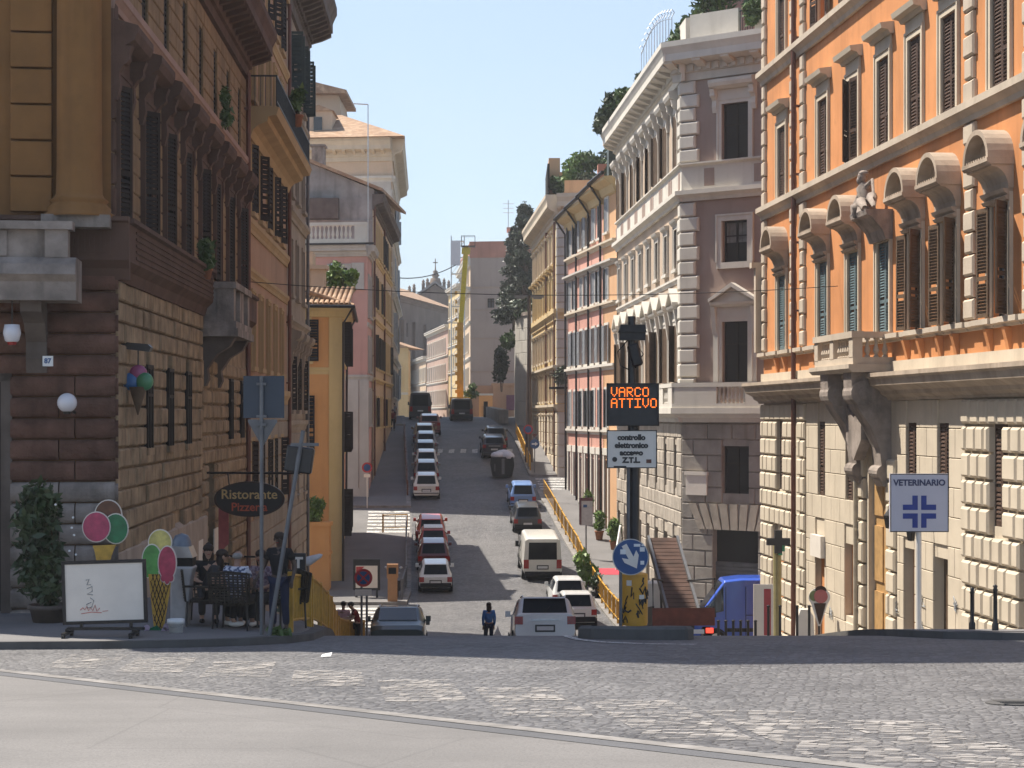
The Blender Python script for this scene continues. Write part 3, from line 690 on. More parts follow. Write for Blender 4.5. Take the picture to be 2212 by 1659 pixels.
# chamfered corner front
fC = Fac(A, AL, AN)
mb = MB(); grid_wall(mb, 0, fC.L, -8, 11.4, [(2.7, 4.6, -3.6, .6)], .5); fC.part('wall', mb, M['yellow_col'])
mb = MB(); 
for j in range(30):
    z0 = -4.2+.378*j
    if z0 > 2.3: break
    zt = z0+.366; pr = [(.02, z0)]+[(-.13*math.sin(PI*t/10)**.8-.04, z0+.366*(1-math.cos(PI*t/10))/2) for t in range(11)]+[(.02, zt)]
    xs = [(4.72, fC.L+.13)] if z0 < .4 else [(.4, 2.6), (2.62, fC.L+.13)]
    if z0 < .4: xs.append((.4, 2.6))
    mb.cur = 1 if j < 8 else 0
    for a, b in xs:
        n = 2 if (b-a) > 1 else 1; c = a+(b-a)*(.45 if j % 2 else .6)
        for p, q in ((a, c-.012), (c+.012, b)):
            mb.prism(pr, 'x', p, q-.05 if q == b else q)
            if q == b: mb.prism([(y*.75, z0+.036+(z-z0)*.8) for y, z in pr], 'x', q-.05, q)
fC.part('rusticated_corner', mb, [M['brown_rust'], M['trav_old']])
mb = MB(); mb.prism([(.02, 2.42), (-.14, 2.42), (-.2, 2.62), (-.34, 2.76), (-.34, 3.42), (-.42, 3.45), (-.42, 3.53), (.02, 3.55)], 'x', .3, fC.L+.34)
kx = 5.6   # greek key relief
for i in range(3):
    x = 5.72+i*.28
    for a, b, c, d in ((x, x+.24, 3.30, 3.34), (x, x+.04, 2.9, 3.30), (x, x+.2, 2.86, 2.90), (x+.16, x+.2, 2.9, 3.18), (x+.08, x+.16, 3.14, 3.18), (x+.08, x+.12, 3.0, 3.14)): mb.box(a, b, -.375, -.33, c, d)
fC.part('greek_key_band', mb, M['brown_a'])
mb = MB(); quoins(mb, 4.72, 3.6, 11.3, .645, .72, .72, 1, .16, .012); fC.part('banded_pilaster', mb, M['yellow_col'])
mb = MB(); mb.smooth = True
mb.lathe([(.62, 3.5), (.62, 3.56), (.55, 3.6), (.56, 3.66), (.5, 3.72), (.47, 3.76), (.52, 3.8), (.44, 3.86), (.41, 3.92), (.395, 4.4), (.39, 7), (.36, 10.2), (.44, 10.4), (.5, 10.6)], (5.93, -.24, 0), 28)
fC.part('column', mb, M['yellow_col'])
mb = MB(); mb.box(5.32, 6.5, -.72, .0, 3.3, 3.52); fC.part('column_plinth', mb, M['trav_old'])
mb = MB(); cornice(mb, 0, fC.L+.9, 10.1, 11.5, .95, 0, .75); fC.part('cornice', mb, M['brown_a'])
mb = MB()   # stone balcony over the door
mb.prism([(-1.25, 1.98), (-.3, 1.98), (-.3, 2.72), (-1.2, 2.72), (-1.32, 2.6), (-1.38, 2.42), (-1.25, 2.3)], 'x', 2.2, 5.98); mb.box(2.3, 5.9, -.3, .02, 2.0, 2.7)
mb.box(2.3, 5.8, -1.15, -.95, 2.72, 3.2); mb.box(5.45, 5.84, -1.22, -.88, 2.72, 3.2); mb.box(2.25, 5.92, -1.28, -.85, 3.2, 3.34); mb.box(5.5, 5.7, -.95, .02, 2.72, 3.2); mb.box(5.45, 5.75, -.85, .02, 3.2, 3.33)
for x in (3.2, 3.95, 4.65): mb.box(x, x+.16, -1.2, -1.15, 2.74, 3.18)
fC.part('balcony', mb, M['trav_old'])
for x in (2.3, 5.0): mb = MB(); mb.prism([(.02, .75), (-.16, .75), (-.24, 1.0), (-.2, 1.3), (-.5, 1.62), (-.95, 1.8), (-1.0, 1.98), (.02, 1.98)], 'x', x, x+.36); fC.part('balcony_bracket', mb, M['dark_stone'])
mb = MB(); mb.box(2.7, 4.6, .3, .38, -3.6, .6)
for x in (2.75, 3.7): 
    for z in (-3.3, -1.9, -.6): mb.box(x+.08, x+.8, .27, .31, z, z+1.05)
fC.part('door', mb, M['wood_dark'])
mb = MB(); mb.box(2.55, 2.75, -.12, .05, -3.6, .75); mb.box(4.55, 4.74, -.12, .05, -3.6, .75); mb.box(2.55, 4.74, -.12, .05, .6, .78); fC.part('door_frame', mb, M['dark_stone'])
# side-street front, body, and an added unseen tower that throws the foreground shadow
facade(A, (-30, 43.5), AL, -8, 11.4, M['ochre_a'], [([3+3*k for k in range(5)], 3.5, 1, 2.5, sA1)])
PA = [(-7.6, 33.9), (-8.4, 55.6), (-28, 57), (-29.5, 44), (-13.7, 33)]
core(A, PA, -8, 11.3, M['ochre_a'], M['rooftile'], 11.9)
mb = MB(); mb.prism([(-7.5, 33.4), (-7.95, 45.5), (-17.5, 46), (-17.5, 35), (-13.5, 32.8)], 'z', 11.9, 25.5); mb.build('shadow_tower', M['ochre_a'], A, T(7.19, -33.2, 3.5))
# things fixed on A
t = thing('wall_lamp', 'round white globe lamp on the red-brown rusticated corner', 'lamp', P(145, 870, 32.42)); mb = MB(); mb.smooth = True; mb.ell((0, 0, 0), (.172, .172, .172), 20, 12); mb.build('globe', M['globe'], t); mb = MB(); mb.tube([(0, .1, -.1), (0, .55, -.17)], .03); mb.lathe([(.06, -.2), (.08, -.15)], seg=12); mb.build('bracket', M['iron'], t)
t = thing('lantern', 'barrel-shaped white lantern with red base hanging under the stone balcony', 'lamp', P(26, 720, 32.0)); mb = MB(); mb.smooth = True; mb.lathe([(.001, .16), (.13, .15), (.155, 0), (.12, -.13), (.09, -.15)], seg=16); mb.build('shade', M['globe'], t)
mb = MB(); mb.lathe([(.085, -.151), (.07, -.2), (.001, -.2)], seg=12); mb.build('base', M['redlamp'], t); mb = MB(); mb.tube([(0, 0, .16), (0, 0, .72)], .012); mb.build('cord', M['iron'], t)
t = thing('house_number', 'small white tile with a blue house number on the rusticated corner', 'sign', P(103, 780, 32.42)); mb = MB(); mb.box(-.09, .09, 0, .03, -.09, .09); mb.build('tile', M['white_paint'], t)
def text(s, size, m, parent, Mx, label=None, align='CENTER', ext=.004, name='lettering', bold=0):
    c = bpy.data.curves.new('t', 'FONT'); c.body = s; c.size = size; c.align_x = align; c.align_y = 'CENTER'; c.extrude = ext; c.offset = bold; c.resolution_u = 3
    o = bpy.data.objects.new('t', c); COL.objects.link(o); dg = bpy.context.evaluated_depsgraph_get()
    me = bpy.data.meshes.new_from_object(o.evaluated_get(dg)); bpy.data.objects.remove(o); me.materials.clear(); me.materials.append(m); me.name = name
    return ob(name, me, parent, Mx @ RX(PI/2), label)
text('87', .12, M['blue_sign'], t, T(0, -.004, 0), name='number', bold=.004)
t = thing('ice_cream_lamp', 'hanging ice cream cone sign with blue, pink and green scoops on the tan palace wall', 'sign', P(298, 830, 34.3))
mb = MB(); mb.smooth = True; mb.ell((-.12, 0, .05), (.17, .1, .17), 16, 10); mb.build('blue_scoop', plain('blue_scoop', (.03, .13, .32), .3), t)
mb = MB(); mb.smooth = True; mb.ell((.13, -.03, .05), (.165, .1, .17), 16, 10); mb.build('green_scoop', plain('green_scoop', (.06, .22, .10), .3), t)
mb = MB(); mb.smooth = True; mb.ell((0, .02, .2), (.17, .1, .16), 16, 10); mb.build('pink_scoop', plain('pink_scoop', (.32, .07, .17), .3), t)
mb = MB(); mb.smooth = True; mb.lathe([(.17, 0), (.01, -.52)], (0, 0, -.05), 14); mb.build('cone', M['wood_tan'], t)
mb = MB(); mb.tube([(0, .02, .3), (0, .02, .72), (-.3, .1, .76)], .02); mb.prism([(-.3, .66), (.22, .6), (.26, .68), (.2, .74), (-.28, .78)], 'y', -.1, .14); mb.build('lamp_shade', M['black_paint'], t)
# ================================================================== B1, B2: next houses on the left
def rowx(s0, ds, n): return [s0+ds*i for i in range(n)]
b1a, b1b = (-8.0, 55.75), (-8.57, 70.5)
B1 = thing('peach_house', 'peach plastered house with a deep ochre balcony ledge and dark shutters, beside the corner palace', 'building', (-8.0, 55.75, -7))
sB1 = style(fr=.12, frm=M['ochre_b'], shut='ajar', shm=M['wood_dark'], slats=12)
sB1b = style(fr=.16, frm=M['ochre_b'], shut='closed', shm=M['wood_brown'], slats=12)
rB1 = [(rowx(1.6, 2.6, 5), 6.25, .95, 2.1, sB1), (rowx(1.6, 2.6, 5), 9.8, .95, 2.3, sB1b), (rowx(1.6, 2.6, 5), 13.3, .95, 2, sB1), (rowx(1.6, 2.6, 5), 1.5, .8, 2.2, sB1b), (rowx(1.6, 2.6, 5), -2.9, .9, 2.1, sB1)]
dB1 = [(2.4, 3.6, -8.2, -4.9), (7, 8.4, -9, -5.4), (11, 12.2, -9, -5.6)]
fB1 = facade(B1, b1a, b1b, -9.5, 16.4, M['peach_b'], rB1, [(5.6, 6.0, .14, M['ochre_b']), (4.2, 4.5, .12, M['ochre_b']), (.4, .9, .16, M['ochre_b']), (12.6, 12.95, .14, M['ochre_b'])], None, (15.6, 17.0, .7, M['ochre_b'], 0, .8), extra=dB1)
mb = MB(); mb.prism([(.02, 8.4), (-.12, 8.4), (-.2, 8.62), (-.34, 8.75), (-.62, 8.86), (-.66, 9.02), (-.9, 9.06), (-.98, 9.3), (.02, 9.34)], 'x', .05, fB1.L-.5); fB1.part('balcony_ledge', mb, M['ochre_b'])
mb = MB(); x0, x1 = .1, fB1.L-.6
mb.box(x0, x1, -.92, -.88, 10.22, 10.27); mb.box(x0, x1, -.92, -.88, 9.45, 9.49)
for i in range(int((x1-x0)/.16)+1): mb.box(x0+i*.16, x0+i*.16+.018, -.91, -.89, 9.34, 10.22)
for i in range(6): mb.box(x0, x0+.018, -.9+i*.16, -.88+i*.16, 9.34, 10.22)
mb.box(x0, x0+.04, -.9, .0, 10.22, 10.27); fB1.part('railing', mb, M['iron'])
pipe(fB1, fB1.L-.2, -9, 15.6)
mb = MB(); 
for x0, x1, z0, z1 in dB1: mb.box(x0, x1, .2, .26, z0, z1)
fB1.part('door', mb, M['wood_dark'])
mb = MB(); rustic(mb, .1, fB1.L, -9.4, .4, fB1.holes, .6, 1.3, .05, .03, .03, .01, 8); fB1.part('rusticated_base', mb, M['grey_b'])
core(B1, [(-8.4, 56.2), (-8.95, 70.4), (-22, 71), (-22, 57)], -9.5, 16.4, M['peach_b'], M['rooftile'], 17.1)
B2 = thing('grey_house', 'tall grey-tan house with pale blue shutters and a dark overhanging cornice against the sky', 'building', (-8.57, 70.5, -9))
sB2 = style(fr=.14, frm=M['grey_b'], shut='closed', shm=M['wood_blue'], slats=12)
sB2h = style(fr=.12, frm=M['grey_b'], shut='half', shm=M['wood_green'], slats=12)
sB2t = style(fr=.16, frm=M['grey_b'], hood='heavy', shut='ajar', shm=M['wood_dark'], slats=10)
xs = [1.8, 4.7, 7.9]
facade(B2, (-8.57, 70.5), (-8.92, 80), -10, 16.2, M['grey_b'], [(xs, 12.7, 1, 2.2, sB2h), (xs, 8.6, 1, 2.2, sB2), (xs, 4.7, 1, 2.2, sB2), (xs, .2, .8, 2.1, sB2t), (xs, -3.2, .9, 1.8, sB2)], [(11.7, 12.1, .2, M['grey_b']), (7.6, 8.0, .22, M['grey_b']), (3.4, 3.8, .22, M['grey_b']), (-.6, -.2, .15, M['grey_b'])], None, None, extra=[(2.6, 4, -10, -5.4), (6.6, 7.8, -10, -5.8)])
f = Fac(B2, (-8.57, 70.5), (-8.92, 80)); mb = MB(); cornice(mb, -.3, f.L+1.0, 15.6, 17.8, 1.3, .5, .9); f.part('cornice', mb, M['dark_stone'])
mb = MB(); rustic(mb, 0, f.L, -10, -.7, [(2.6, 4, -10, -5.4), (6.6, 7.8, -10, -5.8)]+[(x-.6, x+.6, -3.4, -1.3) for x in xs], .6, 1.2, .06, .03, .03, .01, 9); f.part('rusticated_base', mb, M['grey_b'])
mb = MB(); mb.box(2.6, 4, .2, .26, -10, -5.4); mb.box(6.6, 7.8, .2, .26, -10, -5.8); f.part('door', mb, M['wood_dark'])
pipe(f, f.L-.25, -9.5, 15.6, M['pipe_grey'])
core(B2, [(-8.95, 70.9), (-9.25, 79.9), (-24, 80.5), (-24, 71)], -10, 16.3, M['grey_b'], M['rooftile'], 17.9)
# ================================================================== G: yellow house beyond the side street
G = thing('yellow_house', 'warm yellow house with dark shutters, tiled eaves and corner drainpipe at the left side street', 'building', (-8.6, 93, -8.6))
sG = style(fr=.14, frm=M['yellow_trim'], shut='open', shm=M['wood_dark'], slats=14, proud=.03)
sGh = style(fr=.14, frm=M['yellow_trim'], shut='half', shm=M['wood_dark'], slats=14, proud=.03)
fG = facade(G, (-13.5, 92), (-8.6, 93), -9.5, 5.4, M['yellow_g'], [([2.9], 2.7, 1.0, 2.1, sG), ([2.7], -1.9, 1.0, 2.9, sG)], [(2.05, 2.4, .05, M['yellow_trim'])], extra=[])
fG2 = facade(G, (-8.6, 93), (-9.65, 106.8), -9.5, 5.4, M['yellow_g'], [([2.4, 6.2, 10], 2.7, 1.0, 2.1, sGh), ([2.4, 6.2, 10], -1.9, 1, 2.1, sGh), ([2.4, 6.2, 10], -6.2, 1, 2.1, sGh)], [(2.05, 2.4, .05, M['yellow_trim'])])
mb = MB(); mb.box(fG.L-.6, fG.L+.06, -.06, .02, -9, 5.0); fG.part('corner_pilaster', mb, M['yellow_trim'])
mb = MB(); mb.box(-.055, .8, -.06, .02, -9, 5.0); fG2.part('corner_pilaster', mb, M['yellow_trim'])
for f, a, b in ((fG, 0, fG.L+.5), (fG2, -.0, fG2.L)):
    mb = MB(); mb.prism([(.02, 4.9), (-.12, 4.95), (-.2, 5.2), (-.5, 5.38), (.02, 5.4)], 'x', a, b-.02 if f is fG else b); f.part('eaves', mb, M['yellow_trim'])
mb = MB(); mb.smooth = True
for k in range(22):   # tile rows
    y = -9.3+.0*k
    x = -13.6+k*.255; mb.tube([(x, 92.1-.75+(x+13.5)*.2, 5.52), (x+.05, 95.5, 6.55)], .12, 6)
for k in range(52):
    y = 92.9+k*.265; mb.tube([(-7.95-.076*(y-93), y, 5.5), (-10.8-.076*(y-93), y, 6.35)], .12, 6)
mb.smooth = False; mb.add([(-13.6, 91.5, 5.4), (-8.0, 92.5, 5.4), (-9.1, 107, 5.4), (-13.6, 107, 5.4), (-13.6, 95.5, 6.5), (-11.0, 95.8, 6.5), (-12, 107, 6.4), (-13.6, 107, 6.4)], [(0, 3, 2, 1), (0, 1, 5, 4), (1, 2, 6, 5), (4, 5, 6, 7)])
mb.build('roof', M['rooftile'], G, T(*(-Vector(G.location))))
mb = MB(); mb.tube([(-7.9, 92.3, 5.42), (-8.95, 106.8, 5.42)], .09); mb.tube([(-13.5, 91.3, 5.42), (-7.9, 92.3, 5.42)], .08); mb.tube([(-7.95, 92.6, 5.4), (-8.45, 92.75, 4.6), (-8.47, 92.85, -8.5)], .06); mb.tube([(-8.9, 105, 5.4), (-9.35, 105, 4.6), (-9.4, 105, -6)], .06)
mb.build('gutter', M['iron'], G, T(*(-Vector(G.location))))
core(G, [(-8.95, 93.3), (-9.95, 106.6), (-18, 106.9), (-18, 92)], -9.5, 5.35, M['yellow_g'])
mb = MB(); mb.box(-10.45, -9.75, 96.3, 97.2, 6.0, 7.6); mb.box(-10.6, -9.6, 96.15, 97.35, 7.6, 7.8); mb.box(-13.2, -10.5, 97.4, 99, 6.2, 8.6); mb.build('chimney', M['cream_i'], G, T(*(-Vector(G.location))))
plant('roof_shrub', 'bright green shrub spilling over the terrace above the yellow house', 'shrub', (-9.15, 99.5, 7.2), (1.0, .9, 1.0), 900, .16, M['leaf_bright'], seed=5)
# planter wall before the yellow house
t = thing('planter_wall', 'yellow masonry planter standing before the yellow house', 'planter', (-9.6, 90.6, -8.7)); mb = MB(); mb.box(-.95, .7, -.5, .5, 0, 3.3); mb.box(-1.02, .78, -.58, .58, 3.3, 3.5); mb.box(-1.0, .76, -.56, .56, 1.9, 2.05); mb.build('masonry', M['yellow_g'], t)
plant('planter_shrub', 'light green shrub growing in the yellow planter', 'shrub', (-9.65, 90.5, -4.55), (.75, .5, .75), 700, .14, M['leaf_bright'], seed=6, stem=False)
# ================================================================== H: pink house with balustrade, H2 behind, I big cream palace
H = thing('pink_balustrade_house', 'dusty pink house with a white balustraded roof terrace beyond the left zebra crossing', 'building', (-9.1, 116.5, -5.3))
sH = style(fr=.22, frm=M['trav_grey'], shut=None, glass=M['glass'])
fH = facade(H, (-15.2, 117.4), (-9.1, 116.5), -7, 10.2, M['pink_h'], [([4.35], 6.6, 1.05, 2.7, sH), ([4.0], -.2, 1, 2.2, sH)], [(2.2, 2.55, .12, M['trav_grey'])], None, (10.0, 10.7, .5, M['trav_grey'], 0, 0))
fH2 = facade(H, (-9.1, 116.5), (-9.25, 122), -7, 10.2, M['pink_h'], [([1.3, 3.7], 6.3, 1, 2.4, sH), ([1.3, 3.7], 2.8, 1, 2, sH), ([1.3, 3.7], -.6, 1, 2.1, sH)], [(2.2, 2.55, .12, M['trav_grey']), (5.6, 5.85, .1, M['trav_grey'])], None, (10.0, 10.7, .5, M['trav_grey'], 0, 0), extra=[(4.4, 5.3, -7, -2.4)])
mb = MB()
for a in ((.2, 1.0, 7.9, 9.6), (fH.L-1.0, fH.L-.2, 7.9, 9.6), (fH.L-1.3, fH.L-.55, -6.5, 2.2), (fH.L-.5, fH.L+.09, -6.5, 2.2)): mb = MB(); mb.box(a[0], a[1], -.09, .02, a[2], a[3]); fH.part('pilaster', mb, M['trav_grey'])
mb = MB(); mb.box(fH.L-2.0, fH.L+.1, -.12, .02, -6.5, -4.6); fH.part('plinth', mb, M['trav_grey'])
mb = MB(); mb.box(0, fH.L+.55, -.62, -.45, 10.7, 10.82); fH.part('gutter', mb, M['iron'])
mb = MB(); mb.box(.3, fH.L-.1, .3, .5, 10.7, 11.15); mb.box(.3, fH.L-.1, .25, .55, 12.0, 12.2); mb.box(.3, .9, .3, .5, 11.15, 12); mb.box(fH.L-.9, fH.L-.1, .3, .5, 11.15, 12)
for i in range(15): baluster(mb, 1.05+i*.28, .4, 11.15, 12, .1, 6)
fH.part('balustrade', mb, M['white_trim'])
core(H, [(-9.5, 116.9), (-9.6, 121.9), (-20, 122), (-20, 117.6)], -7, 10.3, M['pink_h'])
mb = MB(); mb.box(-.95, 0, 3.3, 4.7, -1.9, .9); mb.box(-1.05, .1, 3.2, 4.8, .9, 1.3); 
t = thing('roof_lamp', 'small white globe lamp on the pink house wall', 'lamp', P(717, 575, 116.2)); mb = MB(); mb.smooth = True; mb.ell((0, 0, 0), (.22, .2, .2), 12, 8); mb.build('globe', M['globe'], t); mb = MB(); mb.tube([(0, 0, -.1), (0, .5, -.4)], .04); mb.build('bracket', M['iron'], t)
H2 = thing('grey_gabled_house', 'weathered grey house with stepped parapet and tiled gable above the pink balustrade', 'building', (-9.2, 122.2, -4.5))
sh2 = style(fr=.14, frm=M['cream_f'], shut='mixed', shm=M['wood_dark'], slats=0)
c = [2+2.9*i for i in range(9)]
f = facade(H2, (-9.2, 122.2), (-9.75, 149.5), -6, 14.4, M['cream_i'], [(c, 11, 1, 2.1, sh2), (c, 7.2, 1, 2.2, sh2), (c, 3.2, 1, 2.2, sh2), (c, -.8, 1, 2, sh2)], [(10.3, 10.6, .18, M['cream_f']), (6.2, 6.5, .2, M['cream_f']), (2.2, 2.5, .2, M['cream_f'])], None, (13.6, 14.6, .8, M['dark_stone'], 0, .8))
pipe(f, .3, -4, 14); pipe(f, 14, -3, 14)
f = facade(H2, (-17, 122.6), (-9.2, 122.2), 9, 14.4, M['concrete'], [([5.2], 13.1, .6, .8, style(fr=.0, frm=M['concrete'], sill=False))], [(12.6, 12.9, .1, M['concrete'])])
mb = MB(); mb.prism([(0.2, 14.4), (7.9, 14.4), (7.9, 14.9), (3.6, 16.7), (0.2, 16.9)], 'y', .05, 12); f.part('gable', mb, M['concrete'])
mb = MB(); mb.prism([(-.2, 16.9), (3.6, 16.72), (8.5, 14.75), (8.5, 14.95), (3.6, 16.95), (-.2, 17.15)], 'y', -.3, 14); f.part('roof', M and mb, M['rooftile'])
mb = MB(); mb.box(3.6, 4.4, 1, 2, 16, 17.9); mb.box(3.5, 4.5, .9, 2.1, 17.9, 18.05); mb.box(1.4, 2.6, -.4, .4, 14.2, 15.9); f.part('chimney', mb, M['trav_old'])
mb = MB(); mb.box(3.2, 5.6, -.5, .02, 12.95, 14.3); f.part('parapet_block', mb, M['dark_stone'])
core(H2, [(-9.6, 122.7), (-10.1, 149.4), (-22, 149.5), (-22, 122.9)], -6, 14.3, M['cream_i'])
I = thing('cream_palace', 'tall cream palace with pilasters and a wide tiled hip roof, rising behind the pink house', 'building', (-9.7, 150, -1.3))
sI = style(fr=.18, frm=M['white_trim'], shut='mixed', shm=M['wood_grey'], slats=0)
f = facade(I, (-20, 151.4), (-9.7, 150), -3, 21, M['cream_i'], [([3.6, 6.4], 13.2, 1.2, 2.4, sI)], [(18.9, 19.4, .25, M['white_trim']), (12, 12.4, .2, M['white_trim'])], None, (20.6, 22.4, 1.0, M['trav_light'], 0, .8))
mb = MB()
for x0, w in ((f.L-1.9, 1.8), (f.L-4.6, 1.9), (f.L-9.2, 1.4)): mb = MB(); mb.box(x0, x0+w, -.12, .02, 2, 18.9); mb.box(x0-.1, x0+w+.1, -.2, .02, 17.6, 18.3); f.part('pilaster', mb, M['trav_grey'])
c = [2+3.2*i for i in range(9)]
f = facade(I, (-9.7, 150), (-11.1, 181), -3, 21, M['cream_i'], [(c, 16, 1.1, 2.2, sI), (c, 11, 1.1, 2.4, sI), (c, 6, 1.1, 2.4, sI), (c, 1.5, 1.1, 2.2, sI)], [(18.9, 19.4, .25, M['white_trim']), (14.6, 15, .3, M['white_trim']), (9.4, 9.9, .4, M['white_trim']), (4.4, 4.8, .3, M['white_trim'])], None, (20.6, 22.4, 1.0, M['trav_light'], 0, .8))
core(I, [(-10.1, 150.6), (-11.5, 181), (-30, 181), (-30, 152)], -3, 21, M['cream_i'])
v = Vector(I.location); mb = MB(); mb.add([(-21, 150.0, 22.42), (-8.6, 148.5, 22.42), (-10.3, 182, 22.42), (-30, 182, 22.42), (-14.5, 158, 25.6), (-24, 160, 26.2), (-15, 175, 25.6)], [(0, 1, 4, 5), (1, 2, 6, 4), (2, 3, 5, 6), (0, 3, 2, 1), (0, 5, 3)])
mb.smooth = False; mb.build('roof', M['rooftile'], I, T(*(-v)))
mb = MB(); mb.box(-17, -14.8, 152.2, 156, 22.6, 25.0); mb.build('dormer', M['cream_i'], I, T(*(-v)))
mb = MB(); mb.box(-16.3, -15.6, 152.1, 152.2, 23.2, 24.5); mb.build('dormer_window', M['glass'], I, T(*(-v)))
mb = MB(); mb.prism([(-17.2, 25.0), (-14.6, 25.0), (-15.9, 25.5)], 'y', 152.0, 156.2); mb.build('dormer_roof', M['rooftile'], I, T(*(-v)))
mb = MB(); mb.prism([(-22, 24.6), (-14.6, 24.6), (-15.2, 28.0), (-22, 28.0)], 'y', 162, 170); mb.build('upper_storey', M['cream_i'], I, T(*(-v)))
mb = MB(); mb.prism([(-22, 28.02), (-14.4, 28.02), (-14.4, 28.3), (-18, 29.2), (-22, 29.6)], 'y', 161, 171); mb.build('upper_roof', M['rooftile'], I, T(*(-v)))
t = thing('roof_antenna', 'thin grey antenna mast with a bent top arm above the left roofs', 'antenna', P(795, 500, 121)); mb = MB(); mb.tube([(0, 0, -1.0), (0, 0, 8.3)], .035, 6); mb.tube([(0, 0, 8.3), (-.95, 0, 8.35)], .04, 6); mb.build('mast', M['alu'], t)
# ================================================================== J: church at the end of the street
J = thing('church', 'grey-brown church with tiled roof, lantern and pinnacles closing the far end of the street', 'church', (-18.5, 285, -4))
f = facade(J, (-18.5, 285), (-10.2, 332), -12, 18.6, M['church'], [([10, 28], 12.5, 1.2, 2.2, style(fr=.0, frm=M['church'], sill=False))], [(17.8, 18.6, .5, M['church']), (3, 3.6, .3, M['church'])], extra=[])
mb = MB()
for x in (6, 14, 22, 31, 40): mb = MB(); mb.box(x, x+1.6, -.5, .02, -12, 15); f.part('buttress', mb, M['church'])
mb = MB(); mb.prism([(-1, 18.62), (9, 22.6), (9, 18.62)], 'x', -1, f.L+1); f.part('roof', mb, M['rooftile'])
vJ = T(*(-Vector(J.location))); pj = lambda x, y, Y=345: ((x-1106)/FPX*Y, (897-y)/FPX*Y)
q = [pj(897, 700), pj(1000, 700), pj(1000, 646), pj(978, 640), pj(940, 615), pj(905, 640), pj(897, 644)]; mb = MB(); mb.prism(q, 'y', 345, 353); mb.build('gable', M['church'], J, vJ)
q = [pj(892, 646), pj(940, 612), pj(988, 645), pj(988, 640), pj(940, 607), pj(892, 641)]; mb = MB(); mb.prism(q, 'y', 344, 354); mb.build('gable_roof', M['concrete'], J, vJ)
x, z = pj(940, 609); mb = MB(); mb.smooth = True; mb.lathe([(1.3, -.4), (1.0, .2), (.9, .7), (.45, .9), (.8, 1.3), (.35, 1.7), (.5, 2.0), (.15, 2.3), (.08, 3.2)], (x, 346, z), 12); mb.smooth = False; mb.box(x-.08, x+.08, 345.9, 346.1, z+3.1, z+4.4); mb.box(x-.45, x+.45, 345.9, 346.1, z+3.6, z+3.76); mb.build('lantern', M['church'], J, vJ)
for px, py in ((884, 616), (894, 612), (914, 603), (923, 600), (959, 600), (969, 604)):
    x, z = pj(px, py); mb = MB(); mb.box(x-.28, x+.28, 345.4, 346, z-5, z-.9); mb.lathe([(.42, 0), (.2, .3), (.3, .5), (.05, .9)], (x, 345.7, z-.9), 8); mb.build('pinnacle', M['church'], J, vJ)
core(J, [(-19, 286), (-11, 332), (-24, 334), (-32, 288)], -12, 18.6, M['church'])
t = thing('small_house', 'small pale yellow house with arched windows below the church wall', 'house', (-14.8, 236, -1)); mb = MB()
sS = style(fr=.2, frm=M['cream_f'], shut=None)
f = facade(t, (-19, 237), (-13.2, 236), -4, 8.6, M['cream_f'], [([2.2, 4.6], 3.6, .7, 2.6, sS)], [(2.6, 2.9, .15, M['white_trim'])]); mb = MB(); mb.prism([(-.4, 8.6), (6.3, 8.6), (0, 10.6)], 'y', -.3, 8); f.part('roof', mb, M['rooftile']); core(t, [(-19, 237.5), (-13.3, 236.4), (-13.6, 248), (-19, 248)], -4, 8.5, M['cream_f'])
M['far_peach'] = stucco('faded_peach_plaster', (.46, .33, .27), .15, .4, .3, .2)
# sunlit far houses on the right bank of the far street
for (a, b, zt, m, lab, nm) in (((-12.3, 268), (-8.3, 240), 11.2, M['far_peach'], 'pale pink far house with a pale roof parapet beyond the yellow crane', 'far_pink_house'), ((-16.6, 300), (-12.5, 269), 8.0, M['cream_i'], 'low peach house, farthest on the sunlit side of the street', 'far_peach_house'), ((-8.2, 239.5), (-6.4, 226), 15.5, M['cream_f'], 'cream house behind the yellow crane boom', 'far_cream_house')):
    t = thing(nm, lab, 'house', (b[0], b[1], -2)); sF = style(fr=.15, frm=M['white_trim'], shut='closed', shm=M['wood_grey'], slats=0)
    Lf = math.hypot(a[0]-b[0], a[1]-b[1]); cx = [1.6+2.6*i for i in range(int(Lf/2.6))]; rr = [(cx, z, 1, 1.9, sF) for z in (zt-3, zt-6.4, zt-9.8) if z > -1.5]
    facade(t, a, b, -6, zt, m, rr, [(z-.6, z-.3, .15, M['white_trim']) for _, z, *_r in rr], None, (zt-.1, zt+.6, .5, M['white_trim'], 0, 0))
    facade(t, b, (b[0]+7, b[1]-.6), -6, zt, m, [([2.2], zt-3.2, 1, 1.6, sF)], [(zt-4.4, zt-4.1, .15, M['white_trim'])], None, (zt-.1, zt+.6, .5, M['white_trim'], 0, 0))
    core(t, [(a[0]+.4, a[1]), (b[0]+.4, b[1]+.5), (b[0]+8, b[1]+.5), (a[0]+9, a[1])], -6, zt, m, M['rooftile'], zt+.8)
